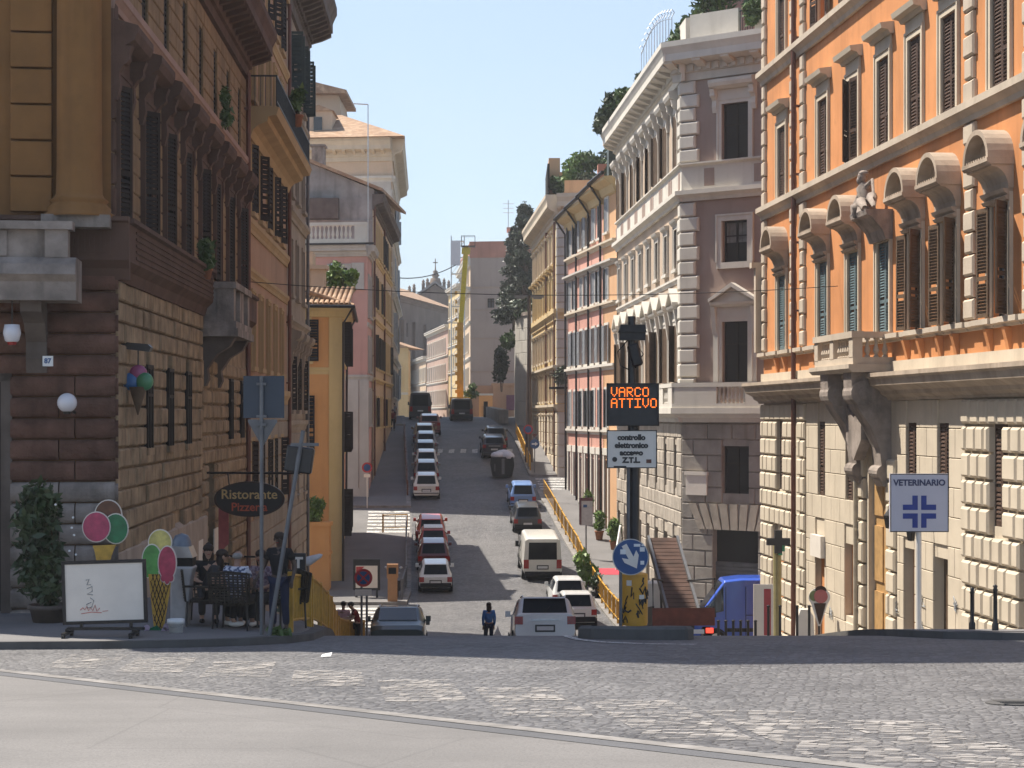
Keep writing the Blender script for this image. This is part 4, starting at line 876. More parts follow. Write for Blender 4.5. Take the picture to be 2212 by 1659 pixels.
# ================================================================== K: grey block with red attic, crane and scaffold
K = thing('grey_block', 'plain grey-taupe apartment block with a brick-red attic at the crest of the street', 'building', (-4.5, 200, -.4))
f = facade(K, (-4.5, 200), (2.5, 199), -4, 17, M['grey_k'], [([2.25], 11.6, .75, 1.0, style(fr=.06, frm=M['grey_k'], glass=M['glass_grey'], sill=False))], [(13.7, 13.95, .1, M['grey_k']), (11.3, 11.45, .06, M['grey_k']), (8.2, 8.4, .08, M['grey_k']), (4.6, 4.85, .1, M['grey_k'])])
mb = MB(); mb.box(-.05, f.L, -.05, .3, 17.0, 18.6); mb.box(-.1, f.L, -.1, .35, 18.6, 18.75); f.part('attic', mb, M['red_k'])
mb = MB(); mb.box(-.1, 7, -.1, .02, -4, 3.2); f.part('plinth', mb, M['peach_b'])
cx = [1.6+2.9*i for i in range(8)]; sK = style(fr=.12, frm=M['white_trim'], shut='closed', shm=M['wood_brown'], slats=0)
f = facade(K, (-6.3, 225.5), (-4.5, 200), -4, 17, M['cream_i'], [(cx, z, 1, 2, sK) for z in (14.4, 10.8, 7, 3.2, -.5)], [(13.4, 13.9, .5, M['white_trim']), (9.9, 10.2, .2, M['white_trim']), (6, 6.3, .2, M['white_trim'])], None, (16.2, 17.2, .6, M['white_trim'], 0, 0))
mb = MB(); mb.box(0, f.L, -.1, .3, 17.2, 18.6); f.part('attic', mb, M['red_k'])
core(K, [(-4.2, 200.5), (-5.9, 225), (8, 225), (8, 200)], -4, 17.2, M['grey_k'], M['concrete'], 17.6)
mb = MB(); mb.box(-.3, 3.4, 205, 209, 17.6, 20.6); mb.box(-.6, 3.6, 204.8, 209.2, 20.6, 20.8); mb.box(-2.4, -.3, 206, 208, 17.6, 19.0); mb.build('roof_house', M['pink_h'], K, T(*(-Vector(K.location))))
t = thing('tv_antenna', 'thin television aerial on the grey block roof', 'antenna', P(1098, 510, 206)); mb = MB(); mb.tube([(0, 0, 0), (0, 0, 4)], .05, 5)
for z in (2.6, 3.1, 3.6): mb.tube([(-.6, 0, z), (.6, 0, z)], .03, 4)
mb.build('aerial', M['alu'], t)
t = thing('crane_lift', 'tall yellow telescopic lift boom standing in the far street', 'crane', (-5.2, 186, gz(186)))
z0 = gz(186); mb = MB(); mb.prism([(-.32, 2), (.32, 2), (.3, 9.5), (-.3, 9.5)], 'y', -.35, .35); mb.M = T(-.35, 0, 0) @ RY(.035); mb.build('lower_boom', M['orange_paint'], t)
mb = MB(); mb.M = T(-.1, 0, 7) @ RY(.07); mb.box(-.24, .24, -.25, .25, 0, 10.2); mb.box(-.42, .42, -.4, .4, 9.4, 10.0); mb.build('upper_boom', plain('lemon_yellow_paint', (.60, .46, .03), .5), t)
mb = MB(); 
for i in range(12): mb.box(-.5, -.3, -.36, -.3, 2.4+i*.9, 2.75+i*.9)
mb.box(-1.0, 1.0, -2, 2, .6, 2.0); 
for x in (-1, .75): 
    for y in (-1.5, .9): mb.M = T(x, y, .45); mb.prism([(.45*math.cos(a*PI/6), .45*math.sin(a*PI/6)) for a in range(12)], 'x', 0, .25); mb.M = None
mb.build('chassis', M['orange_paint'], t)
mb = MB(); mb.box(.1, 1.5, -.6, .6, 17.1, 17.2); 
for x in (.1, 1.46):
    for y in (-.6, .56): mb.box(x, x+.04, y, y+.04, 17.2, 18.2)
mb.box(.1, 1.5, -.6, -.56, 18.16, 18.2); mb.box(.1, 1.5, .56, .6, 18.16, 18.2); mb.build('work_basket', M['iron'], t)
t = thing('scaffold_tower', 'pale steel scaffold tower clad on the grey block corner', 'scaffold', (-5.6, 198.3, gz(198))); mb = MB(); zb = gz(198)
for x in (-.9, .5):
    for y in (-.5, .7): mb.tube([(x, y, 0), (x, y, 19.6)], .05, 5)
for i in range(11):
    z = 1.5+i*1.75; mb.box(-.9, .5, -.5, .7, z, z+.07); mb.tube([(-.9, -.5, z), (.5, -.5, z+1.7 if i < 10 else z)], .03, 4)
mb.build('frame', M['alu'], t)
mb = MB(); mb.box(-.95, .1, -.56, -.53, 16.4, 19.0); mb.build('safety_sheet', M['cloth_white'], t)
t = thing('yellow_wall', 'bright yellow garden wall with gate at the crest of the street', 'wall', (-3.4, 194, gz(194))); mb = MB(); mb.box(-.05, 1.35, 0, 1.2, 0, 2.4); mb.build('wall', M['yellow_g'], t); mb = MB(); mb.box(-.12, 1.42, -.06, 1.26, 2.4, 2.6); mb.build('coping', M['white_trim'], t)
mb = MB()
for i in range(7): mb.box(.25+i*.14, .27+i*.14, -.05, -.02, .0, 1.3)
mb.build('gate', M['iron'], t)
t = thing('pavilion', 'low brown garden pavilion with a dark sign beside the yellow wall', 'building', (-1.6, 196, gz(196))); mb = MB(); mb.box(-.4, 4, 0, 3, 0, 3.5); mb.box(-.6, 4.2, -.2, 3.2, 3.5, 3.75); mb.build('wall', M['peach_b'], t); mb = MB(); mb.box(1.0, 1.9, -.1, -.02, .9, 2.5); mb.build('sign_board', plain('plum_board', (.12, .03, .07), .5), t)
# ================================================================== C: orange palace on the right
C_ = thing('orange_palace', 'bright orange palace with arched window hoods and rusticated stone base, nearest on the right', 'building', (9.23, 67.9, -8.6))
ca, cb = (9.23, 67.9), (12.03, 35)
sC2 = style(fr=.2, frm=M['trav_light'], hood='flat', shut='closed', shm=M['wood_brown'], slats=26, sill=False)
sC2b = style(fr=.2, frm=M['trav_light'], hood='flat', shut='ajar', shm=M['wood_brown'], slats=26, sill=False)
sC1c = style(fr=.18, frm=M['trav_light'], hood='arch', hoodm=M['trav_hood'], shut='closed', shm=M['wood_teal'], slats=30, sill=False)
sC1o = style(fr=.18, frm=M['trav_light'], hood='arch', hoodm=M['trav_hood'], shut='left_open', shm=M['wood_tan'], slats=30, sill=False, glass=M['glass_grey'])
sCs = style(fr=.18, frm=M['trav_light'], hood=None, shut='closed', shm=M['wood_teal'], slats=30, sill=False)
sCm = style(fr=.0, frm=M['travertine'], shut='closed', shm=M['wood_brown'], slats=22, sill=False)
sC3 = style(fr=.16, frm=M['trav_light'], shut='mixed', shm=M['wood_brown'], slats=20, sill=False)
xw = [3.0, 8.7, 12.3, 15.5, 18.45, 21.3, 25.0, 28.8]
rows = [([3.0, 8.7, 15.5, 18.45, 21.3, 25.0, 28.8], 7.62, 1.15, 2.5, sC2), ([12.3], 7.62, 1.15, 2.5, sC2b), ([3.0, 8.7, 12.3], 2.3, 1.2, 2.6, sC1c), ([18.45, 21.3, 25.0, 28.8], 2.3, 1.2, 2.6, sC1o), ([15.5], 2.3, 1.2, 2.6, sCs), (xw, 12.6, 1.1, 2.1, sC3), ([3.0, 8.6, 12.0, 18.2, 20.9, 25.0, 28.8], -2.6, .95, 2.4, sCm)]
shops = [(7.8, 9.0, -9, -3.9), (11.4, 12.5, -6.1, -3.9), (13.9, 15.9, -9, -.7), (17.5, 18.5, -9, -3.6), (20.1, 21.3, -9, -3.65), (1.9, 3.2, -9, -4.4), (26.5, 27.5, -4.9, -3.1)]
fc = facade(C_, ca, cb, -10, 17.2, M['orange'], rows, [], None, (16.6, 18.2, 1.0, M['trav_light'], .4, 0), extra=shops, low=(.45, M['trav_light']))
f = fc; Lc = f.L
mb = MB(); band(mb, -.05, Lc, 7.12, 7.56, .3); f.part('string_course', mb, M['travertine']); mb = MB(); band(mb, -.05, Lc, 12.05, 12.5, .3); f.part('string_course', mb, M['travertine'])
mb = MB()  # sill course
x = -.05
for i in range(int(Lc/.01)):
    if x > Lc: break
    w = 1.2 if i % 2 == 0 else .62; p = .26 if i % 2 == 0 else .2
    mb.prism([(.02, 2.04), (-p*.5, 2.04), (-p*.6, 2.1), (-p, 2.13), (-p, 2.26), (.02, 2.28)], 'x', x+.02, x+w); x += w
f.part('sill_course', mb, M['travertine'])
mb = MB(); mb.box(-.04, Lc, -.1, .02, 1.19, 1.5)
f.part('sill_panels', mb, M['trav_light'])
for xx in [3.0, 8.7, 12.3, 18.45, 21.3, 25.0, 28.8]:
    for q in (-.72, .52): mb = MB(); mb.prism([(.02, 1.5), (-.06, 1.5), (-.1, 1.7), (-.19, 2.03), (.02, 2.03)], 'x', xx+q, xx+q+.2); f.part('sill_bracket', mb, M['orange'])
mb = MB(); mb.prism([(.02, .42), (-.1, .42), (-.14, .5), (-.3, .58), (-.34, .68), (-.62, .82), (-.66, 1.0), (-.74, 1.06), (-.74, 1.17), (.02, 1.19)], 'x', -.4, Lc); f.part('base_cornice', mb, M['trav_hood'])
for xc, w in ((.32, .55), (4.75, .62), (6.15, .62), (23.0, .75), (27.0, .75)):
    for z0, z1 in ((2.3, 7.1), (7.58, 12.03), (12.52, 16.5)): mb = MB(); quoins_c(mb, xc, z0, z1, .56, w, w*.74); f.part('quoin_strip', mb, M['travertine'])
mb = MB(); mb.box(-.35, .0, -.45, .3, 5.4, 5.6); mb.box(-.28, -.0, -.3, .3, 2.3, 5.4); f.part('corner_return', mb, M['travertine'])
hs = fc.holes
mb = MB(); rustic(mb, .0, 4.9, -10, .41, hs, .62, .78, .14, .06, .05, .02, 20); rustic(mb, 5.6, 6.6, -10, .41, hs, .62, .6, .14, .06, .05, .02, 21); rustic(mb, 12.9, 13.7, -10, -1.2, hs, .62, .8, .14, .06, .05, .02, 24); rustic(mb, 16.1, 16.9, -10, -1.2, hs, .62, .8, .14, .06, .05, .02, 25)
rustic(mb, 22.6, 32.9, -10, .41, hs, .66, .62, .16, .07, .06, .02, 22); f.part('rusticated_base', mb, M['trav_light'])
mb = MB(); rustic(mb, 6.6, 12.9, -10, .41, hs, .72, 1.15, .05, .02, .012, .004, 23); rustic(mb, 13.7, 13.9, -1.2, .41, hs, .7, 1, .05, .02, .012, .004, 27); rustic(mb, 16.9, 22.6, -10, .41, hs, .72, 1.15, .05, .02, .012, .004, 26); f.part('ashlar_base', mb, M['trav_light'])
pipe(f, 5.45, -9, 16.6, M['rust_pipe'], .085, -.2); pipe(f, 13.2, -9, .1, M['pipe_beige'], .07, -.2)
mb = MB() # balcony on scrolled consoles
mb.prism([(.02, 1.2), (-1.2, 1.2), (-1.3, 1.3), (-1.3, 1.42), (.02, 1.42)], 'x', 12.0, 16.5); mb.box(12.1, 16.4, -1.15, -.9, 1.42, 1.62); mb.box(12.05, 16.45, -1.2, -.86, 2.16, 2.34); mb.box(16.1, 16.4, -.86, .02, 2.16, 2.33); mb.box(12.1, 12.4, -.86, .02, 2.16, 2.33); mb.box(16.1, 16.4, -.9, .0, 1.42, 1.62)
for xx in (12.1, 13.9, 16.0): mb.box(xx, xx+.4, -1.16, -.88, 1.62, 2.16)
for xx in [12.7, 12.95, 13.2, 13.45, 14.55, 14.8, 15.05, 15.3, 15.55]: baluster(mb, xx, -1.02, 1.62, 2.16, .085, 8)
for yy in (-.7, -.45, -.2): baluster(mb, 16.25, yy, 1.62, 2.16, .085, 8)
f.part('balcony', mb, M['travertine'])
mb = MB()
for xx in (12.75, 15.35):
    cv = [(.02, -2.0), (-.2, -2.0), (-.32, -1.8), (-.28, -1.4), (-.34, -.9), (-.6, -.3), (-.95, .2), (-1.12, .6), (-1.15, 1.2), (.02, 1.2)]
    mb.prism(cv, 'x', xx, xx+.85)
    mb.M = T(xx-.05, -.8, .62) @ RY(PI/2); mb.lathe([(.001, 0), (.36, 0), (.36, .95), (.001, .95)], seg=18); mb.M = T(xx-.09, -.8, .62) @ RY(PI/2); mb.lathe([(.001, 0), (.16, 0), (.16, 1.03), (.001, 1.03)], seg=14); mb.M = None
    mb.M = T(xx-.03, -.22, -1.6) @ RY(PI/2); mb.lathe([(.001, 0), (.2, 0), (.2, .9), (.001, .9)], seg=14); mb.M = None
mb.box(13.6, 15.35, -.3, .02, -.7, 1.2); mb.prism([(13.7, -.7), (13.7, .3), (14.5, -.1), (15.3, .3), (15.3, -.7), (14.5, -1.3)], 'y', -.62, -.3)
f.part('balcony_console', mb, M['trav_old'])
mb = MB(); mb.box(13.9, 15.9, .2, .26, -9, -.7)
for k in range(4):
    for s in (13.98, 14.98): mb.box(s, s+.84, .15, .2, -8.6+k*1.9, -7.0+k*1.9)
f.part('portal_door', mb, M['wood_door'])
mb = MB()
for x0, x1, z0, z1 in (shops[0], shops[3], shops[4], shops[5]): mb.box(x0, x1, .24, .28, z0, z1); mb.box(x0+.5, x0+.58, .2, .24, z0, z1)
f.part('shop_door', mb, M['wood_tan'])
mb = MB()
for x0, x1, z0, z1 in (shops[1], shops[6]): mb.box(x0, x1, .24, .28, z0, z1)
f.part('shop_window', mb, M['wood_tan'])
mb = MB(); mb.box(7.72, 9.08, -.2, -.04, -4.55, -3.85); f.part('shop_sign', mb, M['offwhite'])
mb = MB(); mb.smooth = True   # stone cartouche figure over the balcony window
xx = 15.5; mb.smooth = False; mb.prism([(.02, 4.92), (-.2, 4.92), (-.3, 5.2), (-.62, 5.55), (-.74, 5.6), (-.78, 5.75), (.02, 5.75)], 'x', xx-.85, xx+.85); mb.smooth = True
mb.tube([(xx-.02, -.5, 5.75), (xx-.05, -.52, 6.1), (xx-.1, -.55, 6.45), (xx-.12, -.57, 6.6)], [.3, .2, .24, .09], 10)
mb.ell((xx-.14, -.6, 6.76), (.125, .13, .16), 10, 8); mb.ell((xx-.16, -.68, 6.66), (.08, .08, .12), 8, 6); mb.ell((xx-.12, -.56, 6.86), (.15, .15, .09), 10, 6)
mb.tube([(xx-.3, -.55, 6.42), (xx-.5, -.62, 6.2), (xx-.42, -.74, 6.0)], [.1, .075, .06], 8); mb.tube([(xx+.1, -.53, 6.46), (xx+.38, -.52, 6.52), (xx+.62, -.52, 6.6), (xx+.7, -.5, 6.1)], [.09, .07, .05, .035], 8)
mb.tube([(xx-.1, -.56, 5.95), (xx-.28, -.8, 5.9), (xx-.3, -.8, 5.62)], [.17, .13, .09], 8); mb.tube([(xx+.1, -.54, 5.95), (xx+.3, -.76, 6.0), (xx+.62, -.74, 5.8)], [.18, .15, .08], 8); mb.tube([(xx+.2, -.45, 6.1), (xx+.5, -.5, 6.12), (xx+.78, -.52, 5.82)], [.12, .16, .05], 8); mb.tube([(xx-.75, -.45, 5.8), (xx-.6, -.55, 6.0), (xx-.3, -.5, 5.95)], [.06, .14, .12], 8)
f.part('cartouche', mb, M['trav_old'])
mb = MB(); mb.prism([(9.5, 67.6), (9.5, 66), (12.4, 35), (30, 36), (30, 69)], 'z', -10, 17.2); mb.build('body', M['orange'], C_, T(*(-Vector(C_.location))))
fc2 = Fac(C_, (22, 69.5), ca); mb = MB(); grid_wall(mb, 0, fc2.L, -10, 17.2, []); fc2.part('wall', mb, M['orange'])
mb = MB(); rg = random.Random(8)
for sx0, z0 in ((19.3, -4.9), (19.2, -5.6), (16.95, -5.3), (9.9, -6.2), (22.0, -4.7)):
    for q in range(3):
        p = [(sx0+rg.uniform(-.2, .2), -.085, z0+rg.uniform(-.2, .2)) for _ in range(5)]; mb.tube(p, .012, 4)
fc.part('graffiti', mb, M['wood_grey'])
for (sx, zz, lab) in ((18.0, -2.9, 'left one of two black wall lanterns above the shop doors under the veterinary sign'), (20.0, -3.1, 'right one of two black wall lanterns above the shop doors under the veterinary sign')):
    pw = fc.W @ Vector((sx, -.6, zz)); t = thing('wall_lantern', lab, 'lantern', pw, 0, 'wall lanterns on the orange palace')
    mb = MB(); mb.tube([(.6, .05, .35), (.3, 0, .45), (0, 0, .35)], .02); mb.lathe([(.02, .36), (.14, .2), (.14, .18), (.09, -.14), (.02, -.16)], seg=8); mb.build('frame', M['iron'], t); mb = MB(); mb.lathe([(.125, .16), (.085, -.12)], seg=8); mb.build('lantern_glass', M['globe'], t)
# ================================================================== E: mauve and white palace at the fork
E = thing('mauve_palace', 'mauve and white-trimmed palace with quoined corner, pediments and roof garden at the fork', 'building', (7.33, 79.5, -9))
ea, ec, ed = (5.95, 104), (7.33, 79.5), (14.6, 73.8)
sE3 = style(fr=.2, frm=M['white_trim'], hood='heavy', hoodm=M['white_trim'], shut=None, sill=False)
sE3s = style(fr=.18, frm=M['white_trim'], hood='heavy', hoodm=M['white_trim'], shut='ajar', shm=M['wood_tan'], slats=0, sill=False)
sE2 = style(fr=.26, frm=M['white_trim'], fullfr=True, shut=None, proud=.1, sill=False, glass=M['glass'])
sE2s = style(fr=.2, frm=M['white_trim'], hood='small', shut=None, sill=True)
sE1 = style(fr=.22, frm=M['white_trim'], hood='tri', shut=None, sill=False)
sE1s = style(fr=.22, frm=M['white_trim'], hood='tri', shut='ajar', shm=M['wood_tan'], slats=0, sill=False)
sE0 = style(fr=0, frm=M['trav_grey'], shut=None, sill=False)
cx = [22.7-3.1*k for k in range(8)]
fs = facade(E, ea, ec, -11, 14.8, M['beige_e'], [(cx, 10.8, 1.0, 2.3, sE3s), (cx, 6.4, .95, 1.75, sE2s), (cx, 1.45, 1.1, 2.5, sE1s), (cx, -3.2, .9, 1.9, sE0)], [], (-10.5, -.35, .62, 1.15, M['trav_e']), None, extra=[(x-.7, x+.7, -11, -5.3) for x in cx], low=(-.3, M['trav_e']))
garage = (1.55, 3.75, -11, -4.85)
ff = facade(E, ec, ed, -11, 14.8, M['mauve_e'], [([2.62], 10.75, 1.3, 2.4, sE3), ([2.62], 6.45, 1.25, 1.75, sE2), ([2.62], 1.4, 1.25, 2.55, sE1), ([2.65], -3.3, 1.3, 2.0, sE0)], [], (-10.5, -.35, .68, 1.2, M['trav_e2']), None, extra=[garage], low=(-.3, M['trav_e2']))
for f, a, b in ((fs, -.0, fs.L), (ff, 0, ff.L)):
    e0 = 0
    ext = lambda p: (a, b+p*.45) if f is fs else (a-p*.45, b)
    mb = MB(); cornice(mb, *ext(1.0), 14.3, 15.9, 1.0, .42, 1.4); f.part('cornice', mb, M['white_trim'])
    mb = MB(); band(mb, *ext(.36), 9.15, 9.6, .36); mb.box(ext(.06)[0], ext(.06)[1], -.06, .02, 9.6, 10.62); band(mb, *ext(.2), 10.62, 10.78, .2)
    f.part('string_course', mb, M['white_trim'])
    mb = MB()
    for x in ([2.62] if f is ff else cx): 
        for s in (-1.5, .95): mb.box(x+s, x+s+.5, -.075, -.05, 9.75, 10.5)
    f.part('sill_panels', mb, M['mauve_e'])
    mb = MB(); band(mb, *ext(.2), 5.75 if f is fs else 5.9, 6.0 if f is fs else 6.05, .12); 
    if f is fs: f.part('string_course', mb, M['white_trim'])
    mb = MB(); band(mb, *ext(.5), -.3, .32, .55); mb.box(*ext(.5), -.5, .0, .32, .5); mb.box(*ext(.5), -.52, -.25, 1.2, 1.38)
    xs_ = [1.0+.0]; k = 0; x = ext(.45)[0]+.1
    while x < f.L+.1:
        d = min(abs(x+.15-c) for c in ([2.62] if f is ff else cx))
        if d < .75: baluster(mb, x+.1, -.38, .5, 1.2, .08, 6); x += .2
        else: mb.box(x, x+.3, -.5, -.27, .5, 1.2); x += .3
    f.part('balustrade', mb, M['white_trim'])
for z0, z1 in ((.35, 9.1), (10.8, 14.3)):
    mb = MB(); quoins(mb, -.1, z0, z1, .62, .95, .78, 1, .14, .06); ff.part('quoin_strip', mb, M['white_trim']); mb = MB(); quoins(mb, fs.L+.1, z0, z1, .62, .85, .7, -1, .14, .06); fs.part('quoin_strip', mb, M['white_trim'])
mb = MB(); n = 9
for i in range(n):   # flat arch over the garage
    t0 = .85+3.6*i/n; mb.prism([(t0+.03+(t0-2.65)*.0, -4.83), (t0+.37, -4.83), (t0+.37+(t0-2.5)*.28, -3.75), (t0+.03+(t0-2.6)*.28, -3.75)], 'y', -.16, .0)
ff.part('flat_arch', mb, M['trav_e'])
mb = MB(); mb.box(1.55, 3.75, .2, .25, -11, -6.2)
for i in range(26): mb.box(1.55, 3.75, .17, .2, -10.6+i*.17, -10.6+i*.17+.11)
ff.part('roller_shutter', mb, M['pipe_grey'])
mb = MB(); mb.box(1.55, 3.75, .28, .3, -6.2, -4.85); ff.part('garage_transom', mb, M['glass'])
mb = MB(); 
for x in cx: mb.box(x-.7, x+.7, .2, .25, -11, -5.3)
fs.part('shop_shutter', mb, M['wood_tan'])
mb = MB(); mb.box(.25, 1.3, -.16, -.08, -3.4, -2.55); mb.box(.2, 1.35, -.2, -.08, -2.55, -2.4); ff.part('wall_plaque', mb, M['offwhite'])
core(E, [(7.7, 79.9), (6.4, 103.9), (18, 104), (18, 75), (14.6, 74.4)], -11, 14.9, M['mauve_e'], M['concrete'], 15.95)
vE = T(*(-Vector(E.location)))
mb = MB(); mb.box(.3, 2.7, .1, .35, 15.9, 17.15); mb.box(3.5, 8, .1, .35, 15.9, 17.3); ff.part('parapet', mb, M['white_trim'])
mb = MB(); mb.box(22.3, 24.4, .15, .4, 15.9, 17.1); fs.part('parapet', mb, M['white_trim'])
mb = MB(); mb.box(2.7, 3.5, .2, .24, 17.0, 17.05)
for i in range(7): mb.box(2.72+i*.12, 2.74+i*.12, .21, .23, 15.92, 17)
ff.part('railing', mb, M['iron'])
mb = MB(); mb.box(0, 22.3, .2, .24, 16.85, 16.9); 
for i in range(160): mb.box(i*.14, i*.14+.02, .21, .23, 15.92, 16.85)
fs.part('railing', mb, M['iron'])
mb = MB(); mb.prism([(9.2, 82), (8.4, 92), (16, 93), (16, 80)], 'z', 15.95, 18.8); mb.build('penthouse', M['pink_h'], E, vE)
mb = MB(); mb.add([(7.5, 82.4, 17.3), (7.2, 92, 17.3), (9.4, 92, 19.2), (9.4, 82.4, 19.2), (7.5, 82.4, 17.2), (7.2, 92, 17.2), (9.4, 92, 19.1), (9.4, 82.4, 19.1)], [(0, 1, 2, 3), (4, 7, 6, 5), (0, 3, 7, 4), (0, 4, 5, 1), (1, 5, 6, 2)]); mb.build('awning_roof', M['wood_dark'], E, vE)
t = thing('trellis', 'curved openwork iron trellis with curled tops on the mauve palace roof terrace', 'trellis', (6.95, 86, 15.95)); mb = MB(); pts = []
for i in range(12):
    a = i/11; y = -1.2+11*a; z = 2.3+.9*math.sin(a*PI*.8); x = .3-.0565*y; mb.tube([(x, y, 0), (x, y, z)], .02, 4); mb.tube([(x, y, z), (x+.12, y, z+.2), (x, y, z+.35), (x-.1, y, z+.22)], .02, 4); pts.append((x, y, z-.1))
mb.tube(pts, .025, 5); mb.tube([(p[0], p[1], 1.6) for p in pts], .02, 4)
mb.build('frame', M['alu'], t)
r = random.Random(3)
for i, (x, y, z, rx, rz_, m, lab) in enumerate(((8.6, 80.2, 18.0, 1.5, 1.3, 'leaf_mid', 'large leafy shrub at the corner of the mauve palace roof terrace'), (10.2, 79.0, 18.5, 1.7, 1.5, 'leaf_grey', 'grey-green shrub above the white parapet of the mauve palace'), (12.2, 77.6, 18.6, 1.4, 1.3, 'leaf_dark', 'dark shrub at the right end of the mauve palace terrace'), (10.2, 77.2, 16.8, .6, .7, 'leaf_mid', 'small palm-like plant behind the terrace railing'),
        (7.1, 89, 16.5, .5, .6, 'leaf_mid', 'low green plant behind the near terrace rail above the long cornice'), (5.9, 96.0, 16.4, .7, .55, 'leaf_mid', 'dark green bush hanging over the long cornice, nearest of three'), (5.65, 99.6, 16.6, .9, .85, 'leaf_dark', 'dark green bush over the long cornice, middle one of three'), (5.25, 103.6, 16.3, .9, .95, 'leaf_grey', 'grey-green bush over the long cornice, farthest of three'), (6.6, 92.6, 16.4, .55, .75, 'leaf_grey', 'small grey-green tuft above the long cornice beside the trellis'), (7.6, 81.6, 16.7, .8, .8, 'leaf_mid', 'leafy shrub spilling between the terrace corner and the trellis'), (13.2, 76.4, 18.2, 1.2, 1.1, 'leaf_mid', 'leafy shrub next to the orange palace edge on the mauve terrace'))):
    plant('terrace_shrub', lab, 'shrub', (x, y, z), (rx, rx*.9, rz_), 1300, .15, M[m], 'shrubs on the roof terraces', seed=30+i, stem=False)
# ================================================================== D: curved salmon pink house
D = thing('salmon_house', 'curved salmon pink house with white ledges, brown drainpipes and grey shutters', 'building', (5.9, 104.2, -7.2))
pts = [(3.6, 119.3), (4.15, 115.4), (4.75, 111.5), (5.3, 107.8), (5.9, 104.2)]
sD = style(fr=.14, frm=M['white_trim'], shut='ajar', shm=M['wood_grey'], slats=0); sDo = style(fr=.14, frm=M['white_trim'], shut='open', shm=M['wood_grey'], slats=0)
for i, (a, b) in enumerate(zip(pts, pts[1:])):
    Lf = math.hypot(b[0]-a[0], b[1]-a[1]); xs = [Lf*.27, Lf*.75] if i < 3 else [Lf*.3]
    m = M['pink_d'] if i < 3 else M['orange_d']; zt = 12.5+i*.28
    f = facade(D, a, b, -8.5, zt, m, [(xs, 10.1+i*.15, .85, 1.9, sDo if i == 1 else sD), (xs, 6.65, .85, 1.8, sD), (xs, 3.1, .9, 2.1, sDo if i else sD), (xs, -.7, .8, 2.2, sD)], [(9.7, 10.0, .28, M['trav_light']), (8.55, 8.85, .4, M['trav_grey']), (6.2, 6.5, .25, M['trav_light']), (2.6, 2.95, .25, M['white_trim']), (-1.15, -.85, .2, M['white_trim'])], extra=[(x-.45, x+.45, -8.5, -2.6) for x in xs])
    mb = MB(); mb.prism([(.02, zt-.8), (-.15, zt-.7), (-.3, zt-.3), (-.75, zt-.05), (-.75, zt+.12), (.02, zt+.15)], 'x', -.05, Lf+.05); f.part('eaves', mb, M['cream_f'])
    mb = MB(); mb.tube([(-.05, -.85, zt+.1), (Lf+.05, -.85, zt+.3)], .12, 6); mb.tube([(.1, -.8, zt), (.1, -.2, zt-.9), (.1, -.16, -6)], .07, 6); f.part('gutter', mb, M['iron'])
    mb = MB(); 
    for x in xs: mb.box(x-.45, x+.45, .2, .25, -8.5, -2.6)
    f.part('shop_door', mb, M['wood_dark'])
    for x in xs:
        mb = MB()
        for s in (-.72, .45): mb.box(x+s, x+s+.27, -.1, .02, -8, -2.29)
        mb.box(x-.75, x+.75, -.12, .02, -2.3, -1.9); f.part('door_surround', mb, M['white_trim'])
core(D, [(4.1, 119.2), (4.6, 115.5), (5.2, 111.6), (5.75, 107.9), (6.3, 104.3), (14, 104.5), (14, 119.3)], -8.5, 12.6, M['pink_d'], M['rooftile'], 13.2)
v = T(*(-Vector(D.location))); mb = MB(); mb.box(5.2, 6.0, 112, 113, 13.2, 15.2); mb.box(6.1, 7.6, 108.5, 110.5, 13.2, 16.2); mb.box(5.9, 7.8, 108.3, 110.7, 16.2, 16.4); mb.build('chimney', M['red_k'], D, v)
mb = MB(); mb.box(5.5, 6.9, 105.2, 107.4, 13.2, 17.2); mb.build('roof_conservatory', M['wood_green'], D, v)
# ================================================================== F: yellow-cream house with quoins
F_ = thing('cream_house', 'yellow-cream house with pale quoins, heavy cornice and roof garden beyond the right zebra crossing', 'building', (3.1, 125, -4.4))
sFa = style(fr=.16, frm=M['trav_light'], hood='small', shut='closed', shm=M['orange_d'], slats=0); sFb = style(fr=.16, frm=M['cream_f'], hood='flat', shut='closed', shm=M['wood_brown'], slats=0)
cx = [1.8+2.8*i for i in range(8)]
f = facade(F_, (1.65, 150), (3.1, 125), -6, 13.8, M['cream_f'], [(cx, 10.6, 1, 1.8, sFa), (cx, 7.4, 1, 2.1, sFb), (cx, 3.9, 1, 1.8, sFa), (cx, 1.0, 1, 1.7, sFa), (cx, -2.2, .9, 1.9, sFa)], [(6.5, 7.2, .3, M['cream_f']), (3.0, 3.4, .35, M['trav_light']), (.3, .75, .3, M['trav_light'])], (-5.8, .25, .75, 1.2, M['trav_light']), (13.2, 14.9, .85, M['trav_light'], 0, .8))
mb = MB(); quoins(mb, f.L+.1, .8, 13.2, .62, .8, .6, -1, .09); f.part('quoins', mb, M['trav_grey']); pipe(f, f.L-1.6, -4, 13.2); pipe(f, f.L-9, -4, 13.2)
f = facade(F_, (3.1, 125), (9, 124.2), -6, 13.8, M['cream_f'], [], [(6.5, 7.2, .3, M['cream_f']), (3.0, 3.4, .35, M['trav_light']), (.3, .75, .3, M['trav_light'])], (-5.8, .25, .75, 1.2, M['trav_grey']), (13.2, 14.9, .85, M['trav_light'], .4, .8))
mb = MB(); quoins(mb, -.1, .8, 13.2, .62, 1.5, 1.45, 1, .09); f.part('quoins', mb, M['trav_grey'])
mb = MB(); mb.box(.4, 5.8, .4, .6, 14.9, 15.9); f.part('parapet', mb, M['orange_d'])
core(F_, [(3.5, 125.5), (2.1, 149.9), (12, 150), (12, 125)], -6, 13.9, M['cream_f'], M['concrete'], 14.9)
